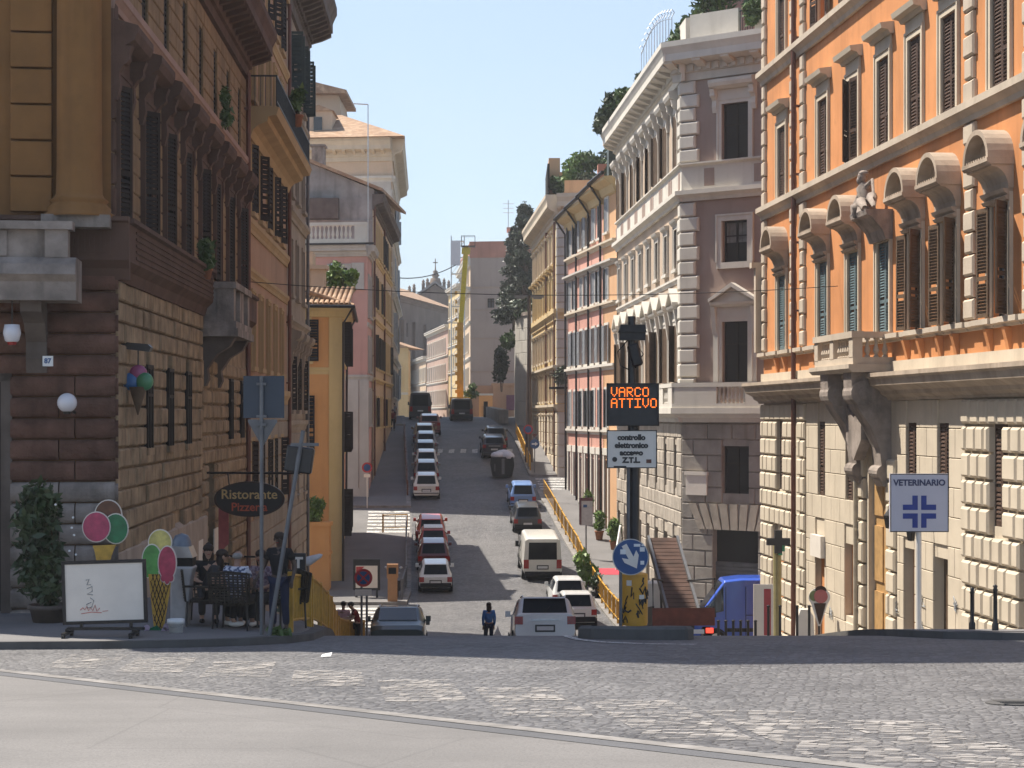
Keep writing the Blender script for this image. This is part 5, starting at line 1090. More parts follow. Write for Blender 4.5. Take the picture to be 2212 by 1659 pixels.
v = T(*(-Vector(F_.location))); mb = MB(); mb.box(2.6, 3.4, 131, 134, 14.9, 18.2); mb.box(3.2, 6, 134, 138, 14.9, 17.6); mb.build('roof_house', M['orange_d'], F_, v); mb = MB(); mb.box(2.45, 2.6, 128, 136, 14.9, 17.4); mb.build('roof_screen', M['wood_dark'], F_, v)
for i, (x, y, z, rx, rz_, m, lab) in enumerate(((4.0, 126.8, 16.7, 1.0, 1.3, 'leaf_bright', 'bright green climber on the cream house roof terrace, left one'), (5.6, 127, 16.9, 1.3, 1.1, 'leaf_mid', 'broad green shrub on the cream house roof terrace, middle one'), (6.9, 127.3, 17.1, 1.1, 1.2, 'leaf_dark', 'dark shrub on the cream house roof terrace, right one'), (3.2, 130, 16.0, .7, .9, 'leaf_mid', 'small green tuft over the long cornice of the cream house'), (5.0, 126.0, 16.1, 1.2, .5, 'leaf_grey', 'low grey-green trailing plants along the orange parapet of the cream house'), (6.0, 110.5, 14.6, .6, .7, 'leaf_dark', 'small dark bush among the chimneys of the salmon house roof'))):
    plant('terrace_shrub', lab, 'shrub', (x, y, z), (rx, .9, rz_), 900, .17, M[m], 'shrubs on the roof terraces', seed=50+i)
t = thing('iron_balcony', 'iron balcony crowded with potted plants on the cream house corner', 'balcony', (3.0, 124.2, 1.9)); mb = MB(); mb.box(-.5, 1.6, -.5, .8, -.15, 0); mb.build('slab', M['wood_dark'], t); mb = MB(); mb.box(-.5, 1.6, -.5, -.46, .85, .9)
for i in range(15): mb.box(-.48+i*.145, -.46+i*.145, -.5, -.48, 0, .85)
mb.build('railing', M['iron'], t)
plant('balcony_plants', 'bushy mixed plants on the corner balcony of the cream house', 'plant', (3.5, 124.1, 2.7), (1.15, .45, .6), 700, .13, M['leaf_grey'], seed=70, stem=False)
# retaining wall, conifers
t = thing('retaining_wall', 'tall pale stone retaining wall beside the cream house, with coursed blocks', 'wall', (.35, 156.5, -1)); v = T(*(-Vector(t.location)))
mb = MB(); mb.prism([(.35, 156.4), (1.95, 152.2), (9, 152.5), (9, 178), (.3, 178)], 'z', -3, 8.3); mb.build('masonry', M['trav_grey'], t, v); mb = MB(); mb.prism([(.2, 156.3), (1.9, 152.0), (9, 152.3), (9, 178.2), (.15, 178.2)], 'z', 8.3, 8.6); mb.build('coping', M['trav_old'], t, v)
ft = Fac(t, (.35, 156.4), (1.95, 152.2)); mb = MB(); rustic(mb, 0, ft.L, -3, 8.28, [], 1.0, 1.5, .05, .03, .02, .005, 3); ft.part('blocks', mb, M['trav_grey']); ft = Fac(t, (.3, 178), (.35, 156.4)); mb = MB(); rustic(mb, 0, ft.L, -3, 8.28, [], 1.0, 2.2, .05, .03, .02, .005, 3); ft.part('blocks', mb, M['trav_grey'])
t = thing('low_parapet', 'low dark stone parapet along the right kerb at the crest', 'wall', (-1.2, 158, gz(158))); mb = MB(); mb.add([(.1, -2, 0), (.9, -2, 0), (-.6, 18, .4), (-1.3, 18, .4), (.1, -2, 1.15), (.9, -2, 1.15), (-.6, 18, 1.5), (-1.3, 18, 1.5)], [(0, 1, 5, 4), (4, 5, 6, 7), (3, 0, 4, 7), (1, 2, 6, 5)]); mb.build('wall', M['concrete'], t); mb = MB(); mb.box(-1.5, -1.1, 17.9, 18.3, .3, 2.0); mb.build('gatepost', M['dark_stone'], t)
def conifer(name, label, c, H, R, seed, m):
    r = random.Random(seed); t = thing(name, label, 'tree', c); mb = MB(); mb.tube([(0, 0, -.5), (.1, 0, H*.5), (.05, 0, H*.97)], [.3, .2, .03], 8); 
    lb = MB()
    for i in range(64):
        a = r.random(); z = H*(.04+.94*a); rad = R*(1-a)**.55*r.uniform(.55, 1.15)+.12; th = r.uniform(0, 2*PI); x, y = rad*math.cos(th), rad*math.sin(th)
        mb.tube([(0, 0, z-.1), (x*.8, y*.8, z+.25)], [.05, .015], 4)
        leaves(lb, (x*.72, y*.72, z+.1), (.28+rad*.38, .28+rad*.38, .42+.3*r.random()), 150, .17, r)
    for i in range(8): leaves(lb, (r.uniform(-.1, .1), r.uniform(-.1, .1), H*(.84+.16*i/7)), (.25, .25, .35), 30, .14, r)
    mb.build('trunk', M['bark'], t); lb.build('crown', m, t); return t
conifer('conifer', 'tall dark shaggy conifer above the stone retaining wall', (1.1, 166, 8.3), 10.6, 2.0, 4, M['leaf_pine'])
conifer('conifer', 'shorter dark conifer left of the tall one, above the wall', (.3, 171, 8.3), 8.8, 1.6, 9, M['leaf_pine'])
plant('wall_shrub', 'dark evergreen bush hanging before the shaded retaining wall', 'shrub', (-.9, 158.5, 4.2), (.9, .9, 2.2), 1300, .2, M['leaf_pine'], seed=81); plant('wall_shrub', 'green bush overhanging the top of the retaining wall', 'shrub', (.9, 156, 8.9), (1.9, 1.2, 1.0), 1200, .2, M['leaf_dark'], seed=82); plant('wall_shrub', 'light green bush beside the wall below the conifers', 'shrub', (-.2, 160, 6.6), (.9, .8, 1.1), 700, .2, M['leaf_mid'], seed=83); plant('roadside_bush', 'round green bush at the foot of the yellow crane', 'shrub', (-4.2, 188, 2.4), (.9, .8, .8), 600, .17, M['leaf_mid'], seed=84)
# ================================================================== vehicles (rear at y=0, nose towards +y)
def lerp(a, b, t): return a+(b-a)*t
KINDS = {   # y/L, z bottom, z belt, z top, half width factor, top half width factor
 'hatch': (1.0, [(0, .42, .78, .82, .90, .84), (.025, .26, .90, .95, .97, .86), (.085, .22, .93, 1.0, .99, .75), (.3, .2, .93, 1.03, 1, .77), (.52, .2, .92, 1.0, 1, .76), (.74, .2, .90, .95, .99, .84), (.94, .22, .76, .80, .95, .82), (1, .4, .62, .65, .84, .74)]),
 'suv': (1.0, [(0, .48, .95, 1.0, .90, .85), (.025, .34, 1.02, 1.07, .97, .87), (.075, .30, 1.05, 1.0, .99, .79), (.3, .28, 1.05, 1.03, 1, .80), (.55, .28, 1.04, 1.0, 1, .79), (.72, .28, 1.02, 1.08, .99, .86), (.94, .3, .92, .97, .95, .84), (1, .48, .75, .8, .88, .78)]),
 'van': (1.0, [(0, .40, 1.05, 1.0, .96, .86), (.012, .34, 1.05, 1.01, 1, .88), (.3, .3, 1.05, 1.01, 1, .88), (.62, .3, 1.05, 1.01, 1, .88), (.74, .3, 1.05, .98, 1, .84), (.90, .3, 1.0, 1.06, .98, .82), (.985, .34, .85, .9, .92, .8), (1, .45, .7, .74, .86, .74)])}
wheel_cache = {}
def make_car(name, label, kind, paint, loc, rz, Ln, Wd, H, group=None, roof=None, bumper=None, rails=False, plate=True, big=False, dark_low=False):
    _, st = KINDS[kind]; t = thing(name, label, 'van' if kind == 'van' else 'car', loc, rz, group)
    w = Wd/2; S = []
    for f, zb, zl, zt, a, b in st:
        cab = (.98 <= zt <= 1.035) and (f > .05 or kind == 'van'); top = zt*H if cab else zt
        hi = H/1.48 if kind != 'van' else 1
        zb_, zl_ = zb, zl*(hi if kind != 'van' else H/2.1)
        if not cab: top = top*(hi if kind != 'van' else H/2.1)
        S.append((f*Ln, zb_, zl_, top, w*a, w*b))
    mb = MB(); mb.smooth = True; vs = []
    for y, zb, zl, zt, a, b in S:
        k = min(.07, (zt-zl)*.5)
        vs += [(-a*.90, y, zb), (-a, y, zb+.18), (-a*.975, y, zl), (-b, y, zt-k), (-b*.86, y, zt), (b*.86, y, zt), (b, y, zt-k), (a*.975, y, zl), (a, y, zb+.18), (a*.90, y, zb)]
    n = 10; fs = []
    for i in range(len(S)-1):
        for j in range(n): fs.append((i*n+j, i*n+(j+1) % n, (i+1)*n+(j+1) % n, (i+1)*n+j))
    fs += [tuple(range(n)), tuple(range((len(S)-1)*n, len(S)*n))[::-1]]
    mb.add(vs, fs); o = mb.build('body', paint, t)
    bv = o.modifiers.new('bevel', 'BEVEL'); bv.width = .045; bv.segments = 2; bv.limit_method = 'ANGLE'; bv.angle_limit = .35; bv.harden_normals = True
    V = [Vector(v) for v in vs]
    def panel(nm, q, ins, off, m):
        c = sum((Vector(p) for p in q), Vector())/4; nn = (q[1]-q[0]).cross(q[2]-q[0]).normalized()
        ctr = Vector((0, Ln/2, .7)); 
        if nn.dot(c-ctr) < 0: nn = -nn
        e1 = (q[1]-q[0]).normalized()*ins[0]; 
        qq = [q[0]+(q[1]-q[0])*ins[0]+(q[3]-q[0])*ins[1], q[1]-(q[1]-q[0])*ins[0]+(q[2]-q[1])*ins[1], q[2]-(q[2]-q[3])*ins[0]-(q[2]-q[1])*ins[2], q[3]+(q[2]-q[3])*ins[0]-(q[3]-q[0])*ins[2]]
        mb = MB(); a = [p+nn*off for p in qq]; b = [p-nn*.02 for p in qq]
        mb.add(a+b, [(0, 1, 2, 3), (7, 6, 5, 4), (0, 4, 5, 1), (1, 5, 6, 2), (2, 6, 7, 3), (3, 7, 4, 0)]); return mb.build(nm, m, t)
    g = M['carglass']
    if kind == 'van':
        zl, zt = S[0][2], S[0][3]; x = S[0][5]*.9
        panel('rear_window', [Vector((-x, -.0, zl+.05)), Vector((x, 0, zl+.05)), Vector((x*.97, .0, zt-.02)), Vector((-x*.97, 0, zt-.02))], (.03, .0, .12), .012, M['carglass_dark'])
    else:
        panel('rear_window', [V[10+4], V[10+5], V[20+5], V[20+4]], (.02, .02, .05), .014, M['carglass_dark'])
    wi = [i for i in range(len(S)-1) if S[i][3]-S[i][2] > .25 and S[i+1][3]-S[i+1][2] < .25][-1]
    panel('windscreen', [V[wi*10+4], V[wi*10+5], V[(wi+1)*10+5], V[(wi+1)*10+4]], (.04, .08, .05), .012, g)
    for s, (j0, j1) in ((-1, (2, 3)), (1, (7, 6))):
        for i in range(1 if kind == 'van' else 2, wi+1):
            if kind == 'van' and i < (4 if name == 'blue_van' else 3): continue
            q = [V[i*10+j0], V[(i+1)*10+j0], V[(i+1)*10+j1], V[i*10+j1]]
            panel('side_window', q, (.05, .10, .08), .01, g)
    # lamps, plate, bumpers
    lh = .32 if kind != 'van' else .5; lz = S[0][2]*(.76 if kind == 'hatch' else .82 if kind == 'suv' else .62)
    for s in (-1, 1):
        mb = MB(); mb.box(s*w*.80-.09 if s > 0 else -w*.97, s*w*.97 if s > 0 else -w*.80+.09, -.015, .18, lz, lz+lh*.9 if kind == 'van' else lz+lh*.75); o = mb.build('tail_lamp', M['redlamp'], t)
        mb = MB(); mb.smooth = True; mb.ell((s*w*.66, Ln*.975, S[-1][2]*.95), (w*.22, .09, .09), 10, 6); mb.build('headlamp', M['clearlamp'], t)
        mb = MB(); my = S[wi+1][0]-.25; mb.box(s*(w+.06)-.08, s*(w+.06)+.08, my, my+.08, S[wi][2]+.02, S[wi][2]+(.2 if kind != 'van' else .32)); mb.box(min(s*w*.9, s*(w+.1)), max(s*w*.9, s*(w+.1)), my+.02, my+.06, S[wi][2]+.03, S[wi][2]+.08); mb.build('wing_mirror', paint if not big else M['black_paint'], t)
    mb = MB(); mb.box(-w*.92, w*.92, -.07, .2, .30, .52 if kind != 'van' else .5); o = mb.build('rear_bumper', bumper or paint, t); bv = o.modifiers.new('bevel', 'BEVEL'); bv.width = .03; bv.segments = 2
    mb = MB(); mb.box(-w*.88, w*.88, Ln-.2, Ln+.05, .28, .5); mb.build('front_bumper', bumper or paint, t)
    mb = MB(); mb.box(-w*.5, w*.5, Ln-.04, Ln+.02, .52, .66); mb.build('grille', M['black_paint'], t)
    if plate:
        pz = S[0][2]*.66 if kind != 'van' else S[0][2]*.62
        mb = MB(); mb.box(-.3, .3, -.024, .03, pz-.05, pz+.17); mb.build('plate_recess', M['black_paint'], t); mb = MB(); mb.box(-.25, .25, -.03, .03, pz, pz+.12); mb.build('number_plate', M['plate'], t); mb = MB(); mb.box(-.24, .24, Ln+.03, Ln+.07, .36, .47); mb.build('number_plate', M['plate'], t)
    mb = MB(); mb.box(-w*.85, w*.85, .1, Ln-.15, .16, .34); mb.build('underbody', M['rubber'], t)
    R = .31 if kind == 'hatch' else .35
    if R not in wheel_cache:
        mb = MB(); pr = [(R*math.cos(i*2*PI/20), R*math.sin(i*2*PI/20)) for i in range(20)]; mb.prism(pr, 'x', -.1, .1); a = mb.mesh('wheel', M['rubber'])
        mb = MB(); pr = [(R*.62*math.cos(i*2*PI/14), R*.62*math.sin(i*2*PI/14)) for i in range(14)]; mb.prism(pr, 'x', -.108, .108); wheel_cache[R] = (a, mb.mesh('rim', M['alu']))
    for s in (-1, 1):
        for y in (.17, .80): 
            o = ob('wheel', wheel_cache[R][0], t, T(s*(w-.075), Ln*y, R)); ob('rim', wheel_cache[R][1], o)
    if kind == 'van':
        for q in (-1, 1):
            mb = MB(); xo = q*(w+.004); zr = S[3][3]-.3
            for a, b in (((Ln*.60, .45), (Ln*.60, zr)), ((Ln*.735, .45), (Ln*.735, zr)), ((Ln*.33, .45), (Ln*.33, zr)), ((Ln*.33, 1.25), (Ln*.60, 1.25)), ((Ln*.33, .45), (Ln*.735, .45))): mb.tube([(xo, a[0], a[1]), (xo, b[0], b[1])], .012, 4)
            mb.build('door_seam', M['rubber'], t)
            mb = MB(); mb.box(min(xo, xo+q*.02), max(xo, xo+q*.02), Ln*.24, Ln*.73, .62, .76); mb.build('side_moulding', M['rubber'], t)
    if kind != 'van':
        mb = MB(); zt_ = S[2][3]; yb = S[2][0]; mb.prism([(yb-.13, zt_-.03), (yb+.12, zt_-.015), (yb+.2, zt_+.025), (yb-.1, zt_+.01)], 'x', -S[2][5]*.84, S[2][5]*.84); mb.build('roof_spoiler', paint, t)
        mb = MB(); zg = S[1][3]; mb.tube([(.0, S[1][0]-.02, zg+.02), (.16, lerp(S[1][0], S[2][0], .45)-.035, lerp(S[1][3], S[2][3], .45))], .012, 5); mb.build('rear_wiper', M['rubber'], t)
        mb = MB(); mb.box(-w*.93, w*.93, -.085, -.068, .42, .47); mb.build('bumper_strip', M['rubber'], t)
        if kind == 'suv': mb = MB(); zb_ = S[0][2]*.74+.2; mb.box(-.42, .42, -.03, .02, zb_, zb_+.05); mb.build('chrome_bar', M['alu'], t)
    for s in (-1, 1):
        for y in (.17, .80):
            mb = MB(); ro = (.31 if kind == 'hatch' else .35); n_ = 12; o_ = [(Ln*y+(ro+.06)*math.cos(PI*q/n_), ro+(ro+.06)*math.sin(PI*q/n_)) for q in range(n_+1)]; i_ = [(Ln*y+(ro+.005)*math.cos(PI*q/n_), ro+(ro+.005)*math.sin(PI*q/n_)) for q in range(n_, -1, -1)]
            for q in range(n_): mb.prism([o_[q], o_[q+1], i_[n_-1-q], i_[n_-q]], 'x', s*(w+.004)-.02, s*(w+.004)+.012)
            mb.build('wheel_arch', M['rubber'], t)
    if rails:
        mb = MB()
        for s in (-1, 1): mb.tube([(s*w*.66, Ln*.14, H), (s*w*.68, Ln*.17, H+.07), (s*w*.68, Ln*.48, H+.07), (s*w*.66, Ln*.52, H)], .02, 6)
        mb.build('roof_rails', M['alu'], t)
    if roof:
        mb = MB(); z = H*1.03+.004; mb.box(-w*.62, w*.62, Ln*.13, Ln*.5, z, z+.025); mb.build('roof_panel', roof, t)
    return t
def park(name, label, kind, col, px, Y, Ln, Wd, H, group=None, metal=0, flip=False, **k):
    x = (px-1106)/FPX*Y; sl = (gz(Y+3)-gz(Y))/3
    t = make_car(name, label, kind, carpaint(name.replace('_', ' ')+' paint', col, metal), (x, Y, gz(Y)+.012), math.radians(3.4) if Y > 72 else math.radians(2.2), Ln, Wd, H, group, **k)
    t.rotation_euler = (math.atan(sl), 0, t.rotation_euler[2])
    if flip: t.rotation_euler = (-math.atan(sl), 0, PI+.04)
    return t
GL, GR = 'cars parked along the left kerb', 'cars parked along the right kerb'
WHITE = (.68, .68, .66); blk = M['black_paint']
park('parked_car', 'white hatchback with dark bumper, nearest of the left kerb row', 'hatch', WHITE, 941, 90, 3.75, 1.64, 1.42, GL, bumper=M['rubber'])
park('parked_car', 'dark maroon hatchback directly ahead of the white hatchback', 'hatch', (.10, .018, .02), 937, 96.0, 3.7, 1.70, 1.5, GL)
park('parked_car', 'red car with white roof between the maroon and the orange-red car', 'hatch', (.42, .05, .04), 936, 100.0, 2.6, 1.62, 1.5, GL, roof=M['white_paint'])
park('parked_car', 'orange-red car in the sun at the left zebra crossing', 'hatch', (.50, .07, .03), 931, 102.9, 3.5, 1.66, 1.5, GL)
park('parked_car', 'short white city car, first beyond the left zebra crossing', 'hatch', (.66, .63, .58), 921, 116, 2.75, 1.66, 1.55, GL)
park('parked_car', 'grey-brown hatchback ahead of the short white city car', 'hatch', (.24, .19, .16), 921, 121.2, 3.7, 1.66, 1.5, GL, metal=.4)
park('parked_car', 'cream-white rounded hatchback, third beyond the left zebra crossing', 'hatch', (.66, .62, .56), 921, 126.2, 3.55, 1.63, 1.49, GL)
park('parked_car', 'dark grey hatchback ahead of the cream-white rounded one', 'hatch', (.06, .065, .075), 919, 130.9, 3.7, 1.66, 1.47, GL)
park('parked_car', 'steel-grey hatchback, fifth beyond the left zebra crossing', 'hatch', (.20, .22, .25), 920, 135.4, 3.8, 1.66, 1.5, GL)
park('parked_car', 'gold-brown car just below the sunlit strip', 'hatch', (.26, .20, .11), 917, 140.1, 3.8, 1.7, 1.5, GL, metal=.3)
park('parked_car', 'red-brown car with pale blue roof glint, farthest in the left row', 'suv', (.20, .06, .045), 928, 146, 4.0, 1.74, 1.6, GL)
park('black_van', 'tall black van with white roof edge at the left of the crest', 'van', (.02, .02, .022), 908, 165, 5.2, 1.95, 2.35, roof=M['white_paint'], big=True)
park('black_people_carrier', 'black people carrier driving away at the middle of the crest', 'van', (.02, .02, .022), 998, 162, 4.9, 1.92, 1.9, big=True, bumper=M['rubber'])
park('parked_car', 'dark car with a bright rear window, highest on the right kerb', 'hatch', (.03, .03, .035), 1072, 138.5, 3.9, 1.7, 1.5, GR)
park('parked_car', 'dark estate car parked just above the waste container', 'suv', (.035, .035, .045), 1068, 133, 4.2, 1.75, 1.55, GR)
park('parked_car', 'light blue tall hatchback on the right kerb', 'hatch', (.16, .27, .52), 1130, 112.6, 3.5, 1.6, 1.55, GR)
park('parked_car', 'dark grey hatchback between the light blue car and the white van', 'hatch', (.05, .052, .055), 1140, 106.3, 3.7, 1.64, 1.5, GR, bumper=M['rubber'])
park('white_van', 'old white minibus van with wide dark rear window', 'van', (.66, .64, .58), 1172, 93.5, 4.9, 1.98, 2.12, big=True, bumper=M['rubber'])
park('parked_car', 'white hatchback showing its roof ahead of the other white one', 'hatch', WHITE, 1231, 83.6, 3.7, 1.62, 1.5, GR)
park('parked_car', 'white hatchback with red lamps beside the silver-white SUV', 'hatch', WHITE, 1249, 78, 3.6, 1.62, 1.46, GR, bumper=M['rubber'])
park('suv', 'silver-white SUV with roof rails and red wrap-round lamps', 'suv', (.62, .62, .62), 1178, 55.2, 4.7, 1.88, 1.72, rails=True, bumper=M['white_paint'], metal=.15)
park('jeep', 'dark green jeep facing the crest, its windscreen reflecting the sky', 'suv', (.012, .022, .018), 864, 62.6, 4.3, 1.82, 1.62, flip=True, rails=True, bumper=blk)
park('parked_car', 'dark car half hidden behind the green jeep', 'hatch', (.05, .06, .065), 872, 69.5, 3.9, 1.7, 1.55, None, flip=True)
t = make_car('blue_van', 'bright blue high-roof delivery van in the side street by the orange palace', 'van', carpaint('blue van paint', (.03, .10, .52)), (12.2, 71.0, gz(71)), PI/2, 5.6, 2.0, 2.6, big=True)
t = make_car('parked_car', 'white car standing behind the nose of the blue van', 'hatch', carpaint('white car paint', WHITE), (10.6, 74.6, gz(74)), PI/2, 4.0, 1.7, 1.45)
# flatbed truck with a furniture lift
t = thing('lift_truck', 'flatbed truck with red-brown tailboard carrying a raised furniture lift ramp', 'truck', (4.66, 50.2, gz(50.2))); t.rotation_euler = (-.12, 0, .03)
mb = MB(); mb.box(-.85, .85, 0, 4.6, .75, .95); mb.box(-.3, .3, 0, 6, .5, .75); mb.build('chassis', M['iron'], t)
mb = MB(); mb.box(-.85, .85, -.06, .0, .72, 1.2); mb.build('tailboard', plain('red_brown_board', (.14, .045, .03), .6, 0, .3, 4), t)
mb = MB(); mb.box(-.85, -.79, 0, 4.6, .95, 1.25); mb.box(.79, .85, 0, 4.6, .95, 1.25); mb.build('sideboard', M['iron'], t)
mb = MB(); mb.box(-.85, .85, 4.7, 6.2, .5, 2.1); o = mb.build('cab', M['white_paint'], t); o.modifiers.new('b', 'BEVEL').width = .1
mb = MB(); mb.M = T(.05, .25, .95) @ RZ(.04) @ RX(.56); 
for s in (-.46, .40): mb.box(s, s+.07, 0, 4.4, -.09, .12)
mb.build('ramp_rail', M['pipe_grey'], t)
mb = MB(); mb.M = T(.05, .25, .95) @ RZ(.04) @ RX(.56)
for i in range(20): mb.box(-.385, .395, .05+i*.218, .05+i*.218+.19, -.02, .05)
mb.build('ramp_slats', plain('brown_ramp_boards', (.075, .043, .032), .7, 0, .4, 2), t)
mb = MB(); 
for x0, x1 in ((-.3, -.8), (.3, .9)): mb.tube([(x0, 2.6, .95), (x0, 2.9, 2.5)], .035); mb.tube([(x1, .2, .95), (x1, .2, 2.0), (x0, 2.0, 2.0)], .025)
mb.build('ramp_stay', M['iron'], t)
for s in (-.7, .7):
    mb = MB(); mb.box(s-.1, s+.1, -.09, -.05, .52, .66); mb.build('tail_lamp', emit('lit red lamp', (1, .06, .03), 1.2) if s > 0 else M['redlamp'], t)
    for y in (.9, 4.9): o = ob('wheel', wheel_cache[.35][0], t, T(s*1.05, y, .35)); ob('rim', wheel_cache[.35][1], o)
mb = MB(); mb.box(.1, .55, -.09, -.06, .5, .62); mb.build('number_plate', M['plate'], t)
# waste container
t = thing('waste_container', 'dark waste container topped with white bags and tarpaulin on the right kerb', 'container', (-.62, 124, gz(124)+.02), .06)
mb = MB(); mb.prism([(-.62, .15), (.62, .15), (.78, .9), (.72, 1.45), (-.72, 1.45), (-.78, .9)], 'y', 0, 1.5); mb.build('bin', plain('dark grey container', (.018, .02, .021), .6), t)
mb = MB(); mb.box(-.07, .12, -.03, .02, .3, 1.35); mb.box(-.55, -.5, -.04, .02, .5, 1); mb.build('rib', M['pipe_grey'], t)
mb = MB(); mb.smooth = True; mb.ell((-.3, .5, 1.55), (.5, .5, .28), 10, 6); mb.ell((.4, .4, 1.5), (.42, .5, .3), 10, 6); mb.ell((.1, .9, 1.7), (.55, .5, .25), 10, 6); mb.build('tarpaulin', M['cloth_white'], t)
# ================================================================== signs, posts, fences
def fence(name, label, line, bar, h, m, group=None, zf=None, post=1.75, posts=True):
    pts = [Vector((x, y, (zf or (lambda x, y: gz(y)+.14))(x, y))) for x, y in line]
    t = thing(name, label, 'fence', pts[0], 0, group); o = pts[0]; rail = MB(); pk = MB(); acc = 0; nextp = 0; nextb = bar
    for a, b in zip(pts, pts[1:]):
        n = max(1, int((b-a).length/1.0)); 
        def gp(s): 
            x = lerp(a.x, b.x, s); y = lerp(a.y, b.y, s); return Vector((x, y, (zf or (lambda x, y: gz(y)+.14))(x, y)))-o
        d = (b-a); l = math.hypot(d.x, d.y)
        for i in range(n):
            p, q = gp(i/n), gp((i+1)/n)
            rail.tube([p+Vector((0, 0, h)), q+Vector((0, 0, h))], .035, 6); rail.tube([p+Vector((0, 0, .22)), q+Vector((0, 0, .22))], .025, 6)
        s = 0
        while s < l:
            p = gp(s/l)
            if s % post < bar*.5 and posts:
                mb = MB(); mb.box(p.x-.045, p.x+.045, p.y-.045, p.y+.045, p.z-.1, p.z+h+.06); mb.build('post', m, t)
            else: pk.box(p.x-.02, p.x+.02, p.y-.02, p.y+.02, p.z+.22, p.z+h)
            s += bar
    rail.build('rail', m, t); pk.build('pickets', m, t); return t
fence('yellow_fence', 'long yellow railing running down from the left street corner past the waiter', [(-3.72, 31.1), (-3.8, 35), (-4.3, 44), (-5.15, 55), (-5.25, 66)], .27, .98, M['yellow_fence'], 'yellow railings', lambda x, y: gz(y)+.12)
fence('yellow_fence', 'yellow railing along the right kerb, from the white cars up to the salmon house', [(4.6, 77.2), (3.55, 100), (2.0, 116.8)], .6, 1.0, M['yellow_fence'], 'yellow railings')
fence('yellow_fence', 'far yellow railing on the right kerb beside the waste container', [(1.25, 127), (.3, 145)], .6, 1.0, M['yellow_fence'], 'yellow railings')
fence('grey_fence', 'grey tube railing along the left kerb below the zebra crossing', [(-5.2, 87.5), (-5.25, 92), (-6.05, 106)], 1.2, .9, M['pipe_grey'], None)
fence('grey_fence', 'short tube railing standing across the left zebra crossing', [(-7.4, 106.2), (-6.0, 106.4)], .7, .95, M['yellow_fence'], None)
fence('grey_fence', 'rusty tube railing along the left kerb beyond the zebra crossing', [(-6.6, 117), (-8.5, 146)], 1.4, .9, M['rust_pipe'], None)
# pole with sign backs at the left corner
def disc(mb, r, y0, y1, seg=28, cx=0, cz=0): mb.prism([(cx+r*math.cos(i*2*PI/seg), cz+r*math.sin(i*2*PI/seg)) for i in range(seg)], 'y', y0, y1)
Yp = 29.9; zg = swz(-4.04, Yp); xp = (565-1106)/FPX*Yp
t = thing('sign_pole', 'straight grey pole carrying the backs of a square and a triangular sign', 'sign pole', (xp, Yp, zg))
top = (897-812)/FPX*Yp-zg
mb = MB(); mb.tube([(0, 0, 0), (0, 0, top)], .032, 10); mb.build('pole', M['pipe_grey'], t)
mb = MB(); mb.box(-.30, .36, .04, .065, (897-903)/FPX*Yp-zg, (897-812)/FPX*Yp-zg); mb.build('square_sign', M['sign_back'], t)
zt1, zt2 = (897-906)/FPX*Yp-zg, (897-962)/FPX*Yp-zg
mb = MB(); mb.prism([(-.22, zt1), (.24, zt1), (.25, zt1-.03), (.03, zt2), (-.01, zt2), (-.23, zt1-.03)], 'y', .04, .06); mb.build('triangular_sign', M['pipe_grey'], t)
mb = MB(); 
for z in (zt1+.03, zt1-.1, top-.15): mb.box(-.08, .08, -.035, .04, z, z+.04)
mb.build('clamp', M['pipe_grey'], t)
t = thing('traffic_light_pole', 'leaning grey pole with the black back of a traffic light', 'traffic light', (-3.9, 29.75, swz(-3.9, 29.75)))
a = Vector((0, 0, 0)); b = P(655, 930, 29.75)-t.location; mb = MB(); mb.tube([a, b], .035, 10); mb.build('pole', M['pipe_grey'], t)
c = P(645, 992, 29.75)-t.location; mb = MB(); mb.M = T(*c) @ RY(.14); mb.box(-.22, .22, .05, .25, -.22, .20); mb.box(-.05, .0, -.02, .06, -.15, .15); o = mb.build('lamp_box', M['black_paint'], t); o.modifiers.new('b', 'BEVEL').width = .03
mb = MB(); mb.box(b.x-.2, b.x+.25, -.02, .03, b.z-.25, b.z-.2); mb.build('bracket', M['pipe_grey'], t)
# restaurant sign on its bracket
t = thing('restaurant_sign', 'black oval sign reading Ristorante Pizzeria hanging from a long wall bracket', 'sign', P(539, 1022, 45.6))
mb = MB(); mb.tube([(-1.2, .25, 0), (1.25, -.1, 0)], .028, 8); mb.prism([(-1.25, -.12), (-1.12, 0), (-1.25, .12)], 'y', .2, .3); mb.tube([(-.55, .1, 0), (-.5, 0, -.3)], .018, 6); mb.tube([(.5, 0, 0), (.5, 0, -.3)], .018, 6); mb.build('bracket', M['iron'], t)
mb = MB(); mb.prism([(.87*math.cos(i*PI/24), .435*math.sin(i*PI/24)-.64) for i in range(48)], 'y', -.05, .05); mb.build('board', plain('black board', (.016, .014, .016), .4), t)
mb = MB(); n = 48
for i in range(n):
    p = [(r_*math.cos(k*2*PI/n), r_*.5*math.sin(k*2*PI/n)-.64) for r_ in (.85, .82) for k in (i, i+1)]; mb.prism([p[0], p[1], p[3], p[2]], 'y', -.056, -.049)
mb.build('rim', M['wood_brown'], t)
text('Ristorante', .33, plain('tan lettering', (.55, .38, .16), .5), t, T(0, -.058, -.53), bold=.004); text('Pizzeria', .29, plain('red lettering', (.50, .09, .04), .5), t, T(0, -.058, -.84), bold=.004)
